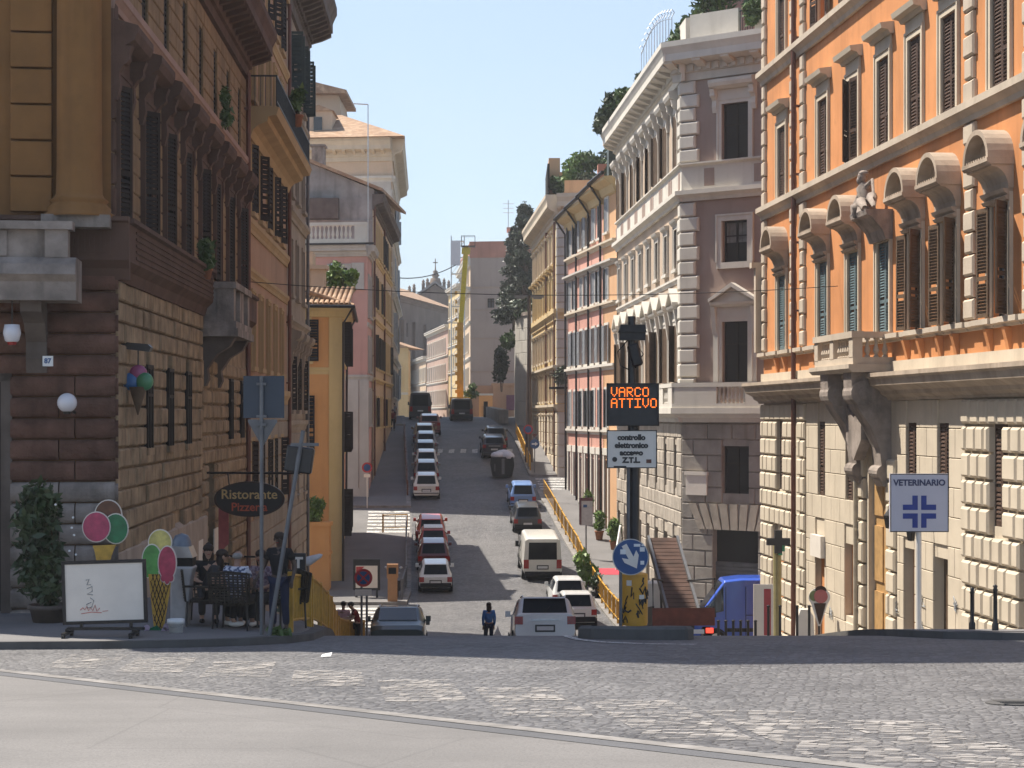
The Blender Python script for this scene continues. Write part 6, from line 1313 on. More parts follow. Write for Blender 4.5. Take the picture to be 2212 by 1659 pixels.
# VARCO ATTIVO gate sign
Yv = 36.5; xv = (1367-1106)/FPX*Yv; zv = gz(Yv)+.2
t = thing('gate_sign', 'thick black pole with amber VARCO ATTIVO display, white ZTL notice and camera boxes', 'traffic sign', (xv, Yv, zv))
zz = lambda y: (897-y)/FPX*Yv-zv; xx = lambda x: (x-1106)/FPX*Yv-xv
mb = MB(); mb.tube([(.03, .1, 0), (.03, .1, zz(920))], .11, 14); mb.tube([(-.02, .02, zz(1010)), (-.02, .05, zz(683))], .075, 12); mb.build('pole', M['black_paint'], t)
mb = MB(); mb.tube([(-.09, -.03, 0), (-.09, -.03, zz(1010))], .035, 8); mb.build('conduit', M['pipe_grey'], t)
mb = MB(); mb.box(xx(1310), xx(1422), -.16, .0, zz(920), zz(828)); mb.build('display_case', M['black_paint'], t)
mb = MB(); 
for a, b, c, d in ((1310, 1422, 828, 831.5), (1310, 1422, 917, 920), (1310, 1313, 828, 920), (1419, 1422, 828, 920)): mb.box(xx(a), xx(b), -.19, -.158, zz(d), zz(c))
mb.build('display_rim', M['iron'], t)
FONT = {'V': '10001 10001 10001 10001 10001 01010 00100', 'A': '01110 10001 10001 11111 10001 10001 10001', 'R': '11110 10001 10001 11110 10100 10010 10001', 'C': '01110 10001 10000 10000 10000 10001 01110', 'O': '01110 10001 10001 10001 10001 10001 01110', 'T': '11111 00100 00100 00100 00100 00100 00100', 'I': '11111 00100 00100 00100 00100 00100 11111'}
mb = MB(); px = (1419-1316)/36.5/FPX*Yv
for row, (word, y0) in enumerate((('VARCO', 837), ('ATTIVO', 861))):
    for i, chh in enumerate(word):
        for r_, line in enumerate(FONT[chh].split()):
            for c_, bit in enumerate(line):
                if bit == '1':
                    x = xx(1319)+(i*6+c_)*px; z = zz(y0)-r_*px*1.04; mb.box(x, x+px*.74, -.168, -.161, z-px*.74, z)
o = mb.build('amber_lettering', M['led'], t)
mb = MB(); mb.box(xx(1310), xx(1418), -.13, -.1, zz(1011), zz(929)); mb.build('notice_board', M['offwhite'], t)
mb = MB()
for a, b, c, d in ((1310, 1418, 929, 931), (1310, 1418, 1009, 1011), (1310, 1312, 929, 1011), (1416, 1418, 929, 1011)): mb.box(xx(a), xx(b), -.136, -.129, zz(d), zz(c))
mb.box(xx(1325), xx(1352), -.134, -.129, zz(1010), zz(1006)); mb.prism([(xx(1327)+.05*math.cos(i*PI/6), zz(992)+.05*math.sin(i*PI/6)) for i in range(12)], 'y', -.136, -.129)
mb.build('notice_border', M['black_paint'], t)
mb = MB(); mb.box(xx(1395), xx(1406), -.136, -.129, zz(1000), zz(992)); mb.build('sticker', M['rust_pipe'], t)
for s, y, w_ in (('controllo', 945, .17), ('elettronico', 962, .17), ('accesso', 978, .17), ('Z.T.L.', 994, .17)): text(s, .145, M['black_paint'], t, T(xx(1363), -.134, zz(y)), bold=.009)
mb = MB(); mb.box(xx(1338), xx(1393), -.16, .12, zz(735), zz(718)); mb.prism([(xx(1336), zz(718)), (xx(1395), zz(718)), (xx(1392), zz(702)), (xx(1340), zz(702))], 'y', -.2, .15); mb.build('camera_housing', M['iron'], t)
mb = MB(); mb.M = T(xx(1370), -.15, zz(765)) @ RY(-.25); mb.box(-.11, .11, -.12, .1, -.25, .2); o = mb.build('camera', M['iron'], t); o.modifiers.new('b', 'BEVEL').width = .04
mb = MB(); mb.tube([(-.1, 0, zz(735)), (-.3, -.05, zz(760)), (-.25, -.05, zz(790)), (-.05, 0, zz(800))], .012, 5); mb.tube([(.06, 0, zz(740)), (.2, -.05, zz(765)), (.05, 0, zz(795))], .012, 5); mb.build('cable', M['rubber'], t)
# traffic island, orange bollard and arrow sign
mb = MB(); isl = [(1.15, 32.2), (1.35, 31.6), (1.9, 31.2), (2.6, 31.0), (2.95, 31.1), (3.1, 31.6), (3.2, 37.5), (1.9, 38)]
zt = -3.58; o_ = thing('traffic_island', 'raised dark stone traffic island at the mouth of the street', 'traffic island', (2.1, 33, gz(33)))
mb = MB(); vs = [(x-2.1, y-33, gz(y)-gz(33)-.2) for x, y in isl]+[(x-2.1, y-33, gz(y)+.24-gz(33)) for x, y in isl]; n = len(isl); mb.add(vs, [(i, (i+1) % n, n+(i+1) % n, n+i) for i in range(n)]+[tuple(range(n, 2*n))]); o = mb.build('kerbstone', M['kerb_dark'], o_); o.modifiers.new('b', 'BEVEL').width = .05
Yb = 34.6; t = thing('orange_bollard', 'squat orange cylinder bollard scrawled with black graffiti on the traffic island', 'bollard', ((1371-1106)/FPX*Yb, Yb, gz(Yb)+.22))
mb = MB(); mb.smooth = True; mb.lathe([(.235, 0), (.245, .05), (.245, .95)], seg=24); mb.smooth = False; mb.lathe([(.245, .95), (.2, .97), (.001, .97)], seg=24); mb.build('drum', M['orange_paint'], t)
r = random.Random(4); mb = MB()
for i in range(15):
    a = r.uniform(-PI*.95, -.05*PI); z = r.uniform(.15, .8); pts = []
    for k in range(5): a += r.uniform(-.28, .28); z += r.uniform(-.13, .13); z = min(.9, max(.06, z)); pts.append((.25*math.cos(a), .25*math.sin(a), z))
    mb.tube(pts, r.uniform(.01, .02), 5)
mb.build('graffiti', M['black_paint'], t)
mb = MB(); mb.M = RZ(-.5); mb.box(-.05, .05, -.252, -.244, .75, .85); mb.M = RZ(.45); mb.box(-.04, .06, -.252, -.244, .5, .58); mb.build('sticker', M['offwhite'], t)
Ys = 34.0; t = thing('arrow_sign', 'round blue keep-right sign with a white arrow pointing down right', 'road sign', ((1362-1106)/FPX*Ys, Ys, gz(Ys)+.2)); zz = lambda y: (897-y)/FPX*Ys-t.location.z
cz = zz(1203); mb = MB(); disc(mb, .335, -.02, .0, 32, 0, cz); mb.build('disc', M['blue_sign'], t)
mb = MB(); R0, R1 = .335, .318
for i in range(32):
    p = [(rr*math.cos(k*2*PI/32), cz+rr*math.sin(k*2*PI/32)) for rr in (R0, R1) for k in (i, i+1)]; mb.prism([p[0], p[1], p[3], p[2]], 'y', -.024, -.019)
mb.build('rim', M['alu'], t)
def rot2(p, a, c): return (p[0]*math.cos(a)-p[1]*math.sin(a)+c[0], p[0]*math.sin(a)+p[1]*math.cos(a)+c[1])
mb = MB(); arr = [(-.05, .25), (-.05, -.02), (-.15, .06), (-.15, -.04), (.0, -.24), (.15, -.04), (.15, .06), (.05, -.02), (.05, .25)]
ang = .5; P2 = [rot2(p, ang, (0, cz)) for p in arr]; mb.prism([P2[0], P2[1], P2[7], P2[8]], 'y', -.026, -.019); mb.prism([P2[1], P2[2], P2[3], P2[4], P2[5], P2[6], P2[7]], 'y', -.026, -.019); mb.build('arrow', M['offwhite'], t)
mb = MB()
for x, z, w_, h_ in ((-.19, .05, .1, .09), (.06, .19, .12, .05), (.17, .1, .09, .08), (.2, .2, .05, .03), (.18, -.14, .07, .07)): mb.box(x, x+w_, -.0285, -.019, cz+z, cz+z+h_)
mb.build('sticker', M['white_paint'], t)
mb = MB(); mb.tube([(-.18, .03, 0), (-.18, .03, cz)], .03, 8); mb.box(-.22, .05, 0, .05, cz-.05, cz+.0); mb.build('pole', M['pipe_grey'], t)
# veterinary sign
Yv2 = 38; t = thing('veterinary_sign', 'square white VETERINARIO sign with a blue cross on a pale pole', 'sign', ((1985-1106)/FPX*Yv2, Yv2, gz(Yv2))); zz = lambda y: (897-y)/FPX*Yv2-t.location.z
mb = MB(); mb.box(-.6, .6, -.05, .05, zz(1149), zz(1023)); mb.build('panel', plain('pale lilac panel', (.50, .48, .53), .4, 0, .03, 2), t)
mb = MB(); z0, z1 = zz(1149), zz(1023)
for a, b, c, d in ((-.6, .6, z0, z0+.018), (-.6, .6, z1-.018, z1), (-.6, -.582, z0+.018, z1-.018), (.582, .6, z0+.018, z1-.018)): mb.box(a, b, -.056, -.049, c, d)
mb.build('border', M['iron'], t)
text('VETERINARIO', .172, plain('navy lettering', (.03, .035, .09), .5), t, T(0, -.054, zz(1043)), bold=.006)
mb = MB(); cx_, cz_ = -.0, zz(1105)
for sx in (-1, 1):
    for sz in (-1, 1):
        for a, b, c, d in ((.035, .145, .035, .33), (.145, .34, .035, .145)):
            xs_ = sorted((cx_+sx*a, cx_+sx*b)); zs_ = sorted((cz_+sz*c, cz_+sz*d)); mb.box(xs_[0], xs_[1], -.056, -.049, zs_[0], zs_[1])
mb.build('cross_emblem', plain('deep blue emblem', (.012, .035, .22), .5), t)
mb = MB(); mb.tube([(.0, .03, 0), (.0, .03, zz(1149))], .06, 12); mb.build('pole', M['offwhite'], t)
# bollards right
for px, y0, Y, lab in ((2100, 1268, 33.6, 'tall black iron bollard at the right pavement corner, left one of the pair'), (2150, 1262, 32.6, 'tall black iron bollard at the right pavement corner, right one of the pair')):
    x = (px-1106)/FPX*Y; z = gz(Y)+.13; h = (897-y0)/FPX*Y-z; t = thing('bollard', lab, 'bollard', (x, Y, z), 0, 'tall iron bollards'); mb = MB(); mb.smooth = True
    mb.lathe([(.06, 0), (.06, .12), (.038, .16), (.036, h-.12), (.05, h-.1), (.03, h-.07), (.045, h-.03), (.001, h)], seg=12); mb.build('post', M['iron'], t)
for i, px in enumerate((1552, 1568, 1584, 1600, 1616, 1632, 1660, 1685, 1722, 1748)):
    Y = 46-.0*i; x = (px-1106)/FPX*Y; z = gz(Y)+.12; h = .58 if i < 6 else .95; t = thing('bollard', 'short black bollard in the pavement row before the blue van and the orange palace', 'bollard', (x, Y, z), 0, 'short black bollards in a row'); mb = MB(); mb.lathe([(.034, 0), (.034, h-.05), (.045, h-.045), (.045, h-.02), (.001, h)], seg=10); mb.build('post', M['iron'], t)
# pharmacy cross on its post
Yc = 58; t = thing('pharmacy_cross', 'dark pharmacy cross with a green edge on an olive post', 'sign', ((1681-1106)/FPX*Yc, Yc, gz(Yc))); zz = lambda y: (897-y)/FPX*Yc-t.location.z
zc = zz(1170); s = .11; mb = MB(); mb.box(-s, s, -.12, .12, zc-.36, zc+.36); mb.box(-.36, -s, -.12, .12, zc-s, zc+s); mb.box(s, .36, -.12, .12, zc-s, zc+s); mb.build('cross', M['black_paint'], t)
mb = MB(); mb.box(.0, .12, -.1, .14, zc-.42, zc-.362); mb.box(s, .2, -.08, .1, zc-.3, zc-.115); mb.build('green_edge', plain('green edge', (.03, .25, .12), .4), t)
mb = MB(); mb.tube([(0, .2, 0), (0, .2, zc)], .13, 12); mb.build('post', plain('olive post', (.30, .26, .13), .6), t)
# banner, ice cream cone sign, hanging items right
Yb = 53; t = thing('banner', 'white roll-up banner with a red panel by the pharmacy post', 'banner', ((1650-1106)/FPX*Yb, Yb, gz(Yb)+.1)); zz = lambda y: (897-y)/FPX*Yb-t.location.z
mb = MB(); mb.box(-.30, .27, -.02, .02, .0, zz(1262)); mb.build('sheet', M['offwhite'], t); mb = MB(); mb.box(.0, .2, -.03, -.018, zz(1372), zz(1272)); mb.build('red_panel', plain('red panel', (.35, .04, .05), .5), t)
Yi = 46; t = thing('ice_cream_sign', 'flat ice cream cone sign with pink and brown scoops before the orange palace shop', 'sign', ((1770-1106)/FPX*Yi, Yi, gz(Yi))); zz = lambda y: (897-y)/FPX*Yi-t.location.z
def flatdisc(mb, cx, cz, rx, rz, y0, y1, seg=20): mb.prism([(cx+rx*math.cos(i*2*PI/seg), cz+rz*math.sin(i*2*PI/seg)) for i in range(seg)], 'y', y0, y1)
mb = MB(); flatdisc(mb, .0, zz(1290), .27, .24, -.01, .02); mb.prism([(-.22, zz(1300)), (.22, zz(1300)), (.03, zz(1352)), (-.03, zz(1352))], 'y', -.008, .018); mb.build('backing', M['offwhite'], t)
mb = MB(); flatdisc(mb, .03, zz(1288), .17, .17, -.05, -.01); mb.build('pink_scoop', plain('salmon scoop', (.40, .11, .10), .5), t); mb = MB(); flatdisc(mb, -.13, zz(1287), .12, .13, -.035, -.011); mb.build('green_scoop', plain('olive scoop', (.16, .17, .06), .5), t); mb = MB(); flatdisc(mb, .03, zz(1274), .14, .1, -.03, -.011); mb.build('brown_scoop', M['wood_brown'], t)
mb = MB(); mb.prism([(-.14, zz(1303)), (.16, zz(1303)), (.02, zz(1348)), (-.01, zz(1348))], 'y', -.04, -.009); mb.build('cone', M['wood_brown'], t); mb = MB(); mb.tube([(0, .05, 0), (0, .05, zz(1300))], .025); mb.build('stand', M['iron'], t)
t = thing('white_bollard', 'white rounded plastic barrier by the ice cream cone sign', 'barrier', ((1738-1106)/FPX*47, 47, gz(47)+.1)); mb = MB(); mb.prism([(-.22, 0), (.24, 0), (.2, .75), (.1, .92), (-.12, .92), (-.2, .7)], 'y', -.15, .15); mb.build('shell', M['offwhite'], t)
# distant signs and lamps
Yl = 131; t = thing('street_lamp', 'tall dark street lamp with twin flat lamp heads before the cream house', 'street lamp', ((1143-1106)/FPX*Yl, Yl, gz(Yl)+.1)); h = (897-640)/FPX*Yl-t.location.z
mb = MB(); mb.tube([(0, 0, 0), (0, 0, h*.5), (0, 0, h)], [.3, .16, .12], 8); mb.build('post', plain('dark brown post', (.06, .04, .035), .5), t)
for s in (-1, 1): mb = MB(); mb.box(min(s*.1, s*1.05), max(s*.1, s*1.05), -.2, .2, h-.1, h+.08); mb.box(min(s*.3, s*.9), max(s*.3, s*.9), -.15, .15, h-.2, h-.1); mb.build('lamp_head', M['pipe_grey'], t)
for px, Y, col, zc, lab in ((1141, 127.5, 'red_sign', 2.75, 'round red no-parking sign on the right pavement'), (1155, 126, 'blue_sign', 1.95, 'round blue sign with a white arrow on the right pavement')):
    t = thing('round_sign', lab, 'road sign', ((px-1106)/FPX*Y, Y, gz(Y)+.13)); mb = MB(); mb.tube([(0, .03, 0), (0, .03, zc+(.7 if col == 'blue_sign' else .3))], .035, 6); mb.build('pole', M['pipe_grey'], t); mb = MB(); disc(mb, .33, -.02, 0, 20, 0, zc); mb.build('disc', M[col], t); mb = MB()
    if col == 'blue_sign': mb.prism([(-.2, zc-.05), (.03, zc-.05), (.03, zc-.14), (.22, zc), (.03, zc+.14), (.03, zc+.05), (-.2, zc+.05)], 'y', -.03, -.019); mb.build('arrow', M['white_paint'], t); mb = MB(); mb.prism([(-.2, zc+.7), (.2, zc+.7), (0, zc+.4)], 'y', -.02, 0); mb.build('triangle', M['rust_pipe'], t)
    else: disc(mb, .23, -.03, -.019, 20, 0, zc); mb.build('blue_centre', M['blue_sign'], t)
Y = 99; t = thing('bus_stop_sign', 'pale bus stop board with a dark top and maroon edge on a thin pole', 'bus stop', ((1266-1106)/FPX*Y, Y, gz(Y)+.13)); zz = lambda y: (897-y)/FPX*Y-t.location.z
mb = MB(); mb.tube([(0, 0.03, 0), (0, .03, zz(1070))], .04, 6); mb.build('pole', M['pipe_grey'], t); mb = MB(); mb.box(-.33, .35, -.03, .02, zz(1135), zz(1082)); mb.build('board', plain('grey board', (.42, .40, .40), .5), t); mb = MB(); mb.box(-.37, -.25, -.05, -.01, zz(1133), zz(1082)); mb.box(-.36, .36, -.05, .03, zz(1082), zz(1075)); mb.build('edge', plain('maroon edge', (.10, .03, .035), .5), t)
mb = MB(); mb.box(-.15, .05, -.04, -.029, zz(1096), zz(1090)); mb.build('blue_label', M['blue_sign'], t)
for px, base, Y, h, lab, tri in ((789, 1385, 57, 0, 'round red and blue no-parking sign standing below the left corner railing', 0),):
    t = thing('no_parking_sign', lab, 'road sign', ((785-1106)/FPX*57, 57, gz(57)+.1)); zz = lambda y: (897-y)/FPX*57-t.location.z; zc = zz(1248)
    mb = MB(); mb.tube([(-.06, .04, 0), (-.06, .04, zc)], .035, 8); mb.tube([(.1, .06, 0), (.1, .06, zc-.5)], .035, 8); mb.build('pole', M['pipe_grey'], t); mb = MB(); disc(mb, .28, -.02, 0, 24, 0, zc); mb.build('disc', M['red_sign'], t); mb = MB(); disc(mb, .2, -.03, -.019, 24, 0, zc); mb.build('blue_centre', M['blue_sign'], t); mb = MB(); mb.M = T(0, 0, zc) @ RY(PI/4); mb.box(-.2, .2, -.037, -.029, -.025, .025); mb.M = T(0, 0, zc) @ RY(-PI/4); mb.box(-.2, .2, -.035, -.029, -.025, .025); mb.build('cross_bars', M['red_sign'], t)
    mb = MB(); mb.box(-.25, .25, -.02, 0, zc-.55, zc-.36); mb.build('plate', M['offwhite'], t)
t = thing('notice_board', 'black framed poster board standing on the left pavement', 'notice board', ((792-1106)/FPX*88, 88, gz(88)+.13)); zz = lambda y: (897-y)/FPX*88-t.location.z; e = 29*88/FPX; mb = MB()
mb.box(-e, e, 0, .12, zz(1275), zz(1208)); mb.box(-e+.1, -e+.2, 0, .1, 0, zz(1275)); mb.box(e-.2, e-.1, 0, .1, 0, zz(1275)); mb.build('frame', M['black_paint'], t); mb = MB(); mb.box(-e+.12, e-.12, -.02, .0, zz(1270), zz(1222)); mb.build('poster', M['offwhite'], t); mb = MB(); mb.prism([(-e+.14, zz(1224)), (-.1, zz(1224)), (-e+.14, zz(1240))], 'y', -.03, -.019); mb.build('red_corner', M['red_sign'], t)
t = thing('scooter', 'dark scooter parked by the orange ticket post on the left pavement', 'scooter', (-5.6, 88.6, gz(88.6)+.13), .2); mb = MB(); mb.prism([(-.75, .3), (-.2, .28), (.3, .3), (.5, .9), (.42, .98), (.25, .55), (-.1, .5), (-.15, .78), (-.8, .8)], 'x', -.16, .16); mb.build('body', M['black_paint'], t)
for y in (-.55, .6): 
    mb = MB(); mb.prism([(y+.25*math.cos(i*PI/8), .25+.25*math.sin(i*PI/8)) for i in range(16)], 'x', -.06, .06); mb.build('wheel', M['rubber'], t)
mb = MB(); mb.tube([(-.32, .45, 1.05), (.32, .45, 1.05)], .02, 6); mb.tube([(-.3, .45, 1.05), (-.35, .48, 1.3)], .012, 5); mb.ell((-.36, .48, 1.33), (.08, .03, .06), 8, 5); mb.ell((.36, .48, 1.3), (.08, .03, .06), 8, 5); mb.build('handlebar', M['alu'], t)
t = thing('ticket_post', 'orange-brown ticket machine post on the left pavement', 'ticket machine', ((848-1106)/FPX*86.8, 86.8, gz(86.8)+.13)); mb = MB(); mb.box(-.22, .22, -.15, .2, 0, 1.1); mb.box(-.26, .26, -.18, .22, 1.1, 1.75); mb.build('housing', plain('orange brown housing', (.34, .17, .07), .5), t); mb = MB(); mb.box(-.18, .18, -.19, -.178, 1.3, 1.6); mb.build('screen', M['glass'], t)
t = thing('wall_sign', 'small round red and blue no-parking sign on the pink house pilaster', 'road sign', P(793, 1010, 113.4)); mb = MB(); disc(mb, .32, -.02, 0, 20); mb.build('disc', M['red_sign'], t); mb = MB(); disc(mb, .22, -.03, -.019, 20); mb.build('blue_centre', M['blue_sign'], t); mb = MB(); mb.box(-.2, .2, -.02, 0, -.6, -.4); mb.tube([(0, .03, -.6), (0, .03, -3.2)], .03); mb.build('plate', M['offwhite'], t)
t = thing('red_carpet', 'red doormat carpet on the right pavement before the mauve palace', 'carpet', (4.9, 95.5, gz(95.5)+.15)); mb = MB(); mb.add([(-.7, -.9, gz(94.6)-gz(95.5)), (.75, -.9, gz(94.6)-gz(95.5)), (.75, .9, gz(96.4)-gz(95.5)), (-.7, .9, gz(96.4)-gz(95.5))], [(0, 1, 2, 3)]); mb.build('pile', plain('red carpet', (.42, .06, .08), .9), t)
# pavement plants right
plant('kerb_bush', 'bright bamboo-like bush on the right kerb beside the white van', 'shrub', (3.75, 91.5, gz(91.5)+1.0), (.75, .7, .85), 1100, .16, M['leaf_bright'], seed=91)
plant('potted_plant', 'bushy plant in a dark pot below the bamboo-like bush', 'potted plant', (4.0, 88, gz(88)+.85), (.4, .4, .4), 300, .12, M['leaf_dark'], seed=92, pot=(.5, .45), potm=M['iron'])
for x, y, h, lab in ((4.35, 108, 1.9, 'tall potted plant by the salmon house, farthest one'), (4.9, 104, 1.5, 'potted plant by the salmon house, middle one'), (5.6, 101.5, 1.4, 'potted palm behind the white rail by the mauve palace')):
    plant('potted_plant', lab, 'potted plant', (x, y, gz(y)+.13+h*.62+.2), (.42, .42, h*.4), 420, .16, M['leaf_bright'], 'potted plants by the house fronts', seed=int(x*10), pot=(.5, .5))
t = thing('white_rail', 'white stair handrail by the mauve palace corner', 'handrail', (5.4, 96, gz(96)+.13)); mb = MB(); mb.tube([(.0, 0, 0), (.0, 0, 1.0), (.5, 5, 2.0), (.5, 5, .3)], .05, 6); mb.build('rail', M['white_paint'], t)
# overhead wires
def wire(label, pts, r=.012):
    o = Vector(pts[0]); t = thing('overhead_wire', label, 'wire', o); mb = MB(); a, b = Vector(pts[0]), Vector(pts[1]); sag = pts[2]
    mb.tube([a-o+(b-a)*s+Vector((0, 0, -sag*4*s*(1-s))) for s in [i/12 for i in range(13)]], r, 5, False); mb.build('cable', M['iron'], t)
wire('thin overhead wire crossing the street from the peach house to the orange palace', [P(530, 608, 57), P(1810, 618, 57.2), .35], .012)
wire('wavy overhead cable between the left roofs and the scaffold tower', [P(858, 600, 180), P(985, 572, 195), .5], .05)
# ================================================================== people
def skin_obj(name, V, Ed, R, m, parent, sub=2):
    me = bpy.data.meshes.new(name); me.from_pydata([tuple(v) for v in V], Ed, []); me.materials.append(m); o = ob(name, me, parent)
    sk = o.modifiers.new('skin', 'SKIN'); sk.use_smooth_shade = True
    if not me.skin_vertices: 
        return o
    for i, r in enumerate(R): me.skin_vertices[0].data[i].radius = r if isinstance(r, tuple) else (r, r); me.skin_vertices[0].data[i].use_root = (i == 0)
    ss = o.modifiers.new('subsurf', 'SUBSURF'); ss.levels = ss.render_levels = sub
    return o
STAND = dict(pel=(0, 0, .93), waist=(0, .01, 1.08), chest=(0, .0, 1.28), neck=(0, -.01, 1.46), head=(0, .02, 1.60), crown=(0, .01, 1.68),
             shl=(-.18, 0, 1.39), ell=(-.25, -.03, 1.12), wrl=(-.26, .08, .90), shr=(.18, 0, 1.39), elr=(.25, -.03, 1.12), wrr=(.26, .08, .90),
             hil=(-.09, 0, .88), knl=(-.11, .03, .49), anl=(-.12, -.02, .09), hir=(.09, 0, .88), knr=(.11, .03, .49), anr=(.12, -.02, .09))
SIT = dict(STAND, pel=(0, 0, .52), waist=(0, -.02, .68), chest=(0, .02, .90), neck=(0, .05, 1.08), head=(0, .09, 1.22), crown=(0, .08, 1.30), shl=(-.18, .03, 1.0), ell=(-.25, .08, .74), wrl=(-.14, .32, .70), shr=(.18, .03, 1.0), elr=(.25, .08, .74), wrr=(.14, .32, .70),
           hil=(-.09, .05, .50), knl=(-.12, .44, .50), anl=(-.12, .46, .09), hir=(.09, .05, .50), knr=(.12, .44, .50), anr=(.12, .40, .09))
def person(label, loc, rz, pose, skin, hairm, top, bottom, shoes, k=1.0, sleeves='short', hairlen=.0, bald=False, bare_leg=False, dress=False):
    t = thing('person', label, 'person', loc, rz); J = {a: Vector(b)*k for a, b in pose.items()}
    V = []; E_ = []; R = []; ix = {}
    def av(n, p, r, par=None):
        ix[n] = len(V); V.append(p); R.append(r if isinstance(r, tuple) else r*k); 
        if par is not None: E_.append((ix[par], ix[n]))
    rr = lambda a, b: (a*k, b*k)
    av('pel', J['pel'], rr(.135, .10)); av('waist', J['waist'], rr(.125, .09), 'pel'); av('chest', J['chest'], rr(.15, .105), 'waist'); av('neck', J['neck'], .052, 'chest')
    h = J['head']; d = (h-J['neck']).normalized(); av('hb', J['neck']+(h-J['neck'])*.45, .062, 'neck'); av('head', h, rr(.082, .098), 'hb'); av('crown', J['crown'], rr(.07, .08), 'head')
    for s in 'lr':
        av('sh'+s, J['sh'+s], .058, 'chest'); av('el'+s, J['el'+s], .042, 'sh'+s); av('wr'+s, J['wr'+s], .028, 'el'+s)
        u = (J['wr'+s]-J['el'+s]).normalized(); side = Vector((1, 0, 0)) if abs(u.x) < .8 else Vector((0, 1, 0)); side = (side-u*side.dot(u)).normalized()
        pm = J['wr'+s]+u*.055*k; av('pm'+s, pm, rr(.034, .02), 'wr'+s)
        sg = -1 if s == 'r' else 1; av('th'+s, pm+(u*.02+side*sg*.045)*k, .011, 'pm'+s)
        dn = u.cross(side)
        for i, (q, ln) in enumerate(((-.026, .07), (-.009, .08), (.009, .075), (.026, .058))):
            a = pm+(u*.035+side*q)*k; av('f%d%s' % (i, s), a, .0095, 'pm'+s); av('g%d%s' % (i, s), a+(u*ln*.55+dn*.012)*k, .0085, 'f%d%s' % (i, s)); av('t%d%s' % (i, s), a+(u*ln*.85+dn*.035)*k, .0075, 'g%d%s' % (i, s))
        av('hi'+s, J['hi'+s], .088, 'pel'); av('kn'+s, J['kn'+s], .06, 'hi'+s); av('an'+s, J['an'+s], .04, 'kn'+s); av('toe'+s, J['an'+s]+Vector((0, .12, -.05))*k, .03, 'an'+s)
    skin_obj('body', V, E_, R, skin, t, 1)
    mb = MB(); mb.smooth = True; f = Vector((0, 1, 0))
    mb.ell(h+Vector((0, .098, -.015))*k, (.014*k, .02*k, .022*k), 8, 6); mb.build('nose', skin, t)
    mb = MB(); mb.smooth = True
    for s in (-1, 1): mb.ell(h+Vector((s*.032, .088, .015))*k, (.011*k, .008*k, .008*k), 8, 5)
    mb.build('eyes', M['black_paint'], t)
    mb = MB(); mb.box(h.x-.022*k, h.x+.022*k, h.y+.088*k, h.y+.096*k, h.z-.058*k, h.z-.05*k); mb.build('mouth', M['redlamp'], t)
    mb = MB(); mb.smooth = True
    for s in (-1, 1): mb.ell(h+Vector((s*.086, .0, -.005))*k, (.014*k, .022*k, .03*k), 8, 6)
    mb.build('ears', skin, t)
    if hairm:
        mb = MB(); mb.smooth = True
        if bald: mb.ell(h+Vector((0, -.03, .0))*k, (.09*k, .085*k, .06*k), 12, 8)
        else:
            mb.ell(h+Vector((0, -.022, .045))*k, (.096*k, .108*k, .085*k), 14, 8)
            if hairlen: mb.ell(h+Vector((0, -.055, -.06-hairlen*.3))*k, (.1*k, .07*k, (.1+hairlen)*k), 12, 8)
        mb.build('hair', hairm, t)
    # shirt
    a = J['chest']; tv = [J['pel']+Vector((0, 0, -.02))*k, J['waist'], a, a+(J['neck']-a)*.72]; te = [(0, 1), (1, 2), (2, 3)]; tr = [rr(.158, .122), rr(.15, .112), rr(.175, .128), rr(.075, .07)]
    for s in 'lr':
        b = len(tv); q = {'short': .62, 'long': 1.0, 'none': .2}[sleeves]; tv += [J['sh'+s], J['sh'+s]+(J['el'+s]-J['sh'+s])*q]; tr += [.078*k, .066*k]; te += [(2, b), (b, b+1)]
        if sleeves == 'long': tv.append(J['wr'+s]); tr.append(.045*k); te.append((b+1, b+2))
    skin_obj('dress' if dress else 'shirt', tv, te, [r if isinstance(r, tuple) else (r, r) for r in tr], top, t, 1)
    pv = [J['pel']]; pe = []; pr = [rr(.152, .118)]
    for s in 'lr':
        b = len(pv); kn = J['kn'+s]; an = J['an'+s]; end = kn+(an-kn)*(.05 if bare_leg else .93)
        pv += [J['hi'+s], kn, end]; pr += [rr(.104, .104), rr(.076, .076), rr(.066, .066) if not bare_leg else rr(.078, .078)]; pe += [(0, b), (b, b+1), (b+1, b+2)]
    skin_obj('shorts' if bare_leg else 'trousers', pv, pe, pr, bottom, t, 1)
    for s in 'lr':
        mb = MB(); mb.smooth = True; an = J['an'+s]; mb.ell(an+Vector((0, .06, -.045))*k, (.048*k, .135*k, .045*k), 12, 8); mb.build('shoe', shoes, t)
    return t
def cloth(n, c): return plain(n, c, .9, 0, .18, 9)
SK = plain('light skin', (.42, .24, .16), .5, 0, .06, 8); SK2 = plain('dark skin', (.06, .035, .025), .45, 0, .08, 8); SK3 = plain('tanned skin', (.28, .15, .10), .5, 0, .06, 8)
HD = plain('dark brown hair', (.025, .016, .012), .6, 0, .3, 20); HG = plain('grey hair', (.25, .23, .21), .7, 0, .2, 20)
black = cloth('black cloth', (.012, .012, .014)); navy = cloth('navy cloth', (.02, .025, .05)); dgrey = cloth('charcoal cloth', (.035, .034, .036))
def patterned(n, c1, c2, sc_):
    t = NT(n); t.col(t.mix(t.ramp(t.noise(sc_, 2), [(.46, g3(0)), (.54, g3(1))]), c1, c2)); t.set(Roughness=.9); return t.m
PAT = patterned('white and blue patterned cloth', (.55, .55, .6), (.05, .07, .14), 16); PAT2 = patterned('plum patterned cloth', (.10, .05, .07), (.25, .18, .2), 18)
WA = dict(STAND, ell=(-.27, -.04, 1.13), wrl=(-.25, .05, .92), elr=(.28, -.02, 1.14), wrr=(.36, .1, .96))
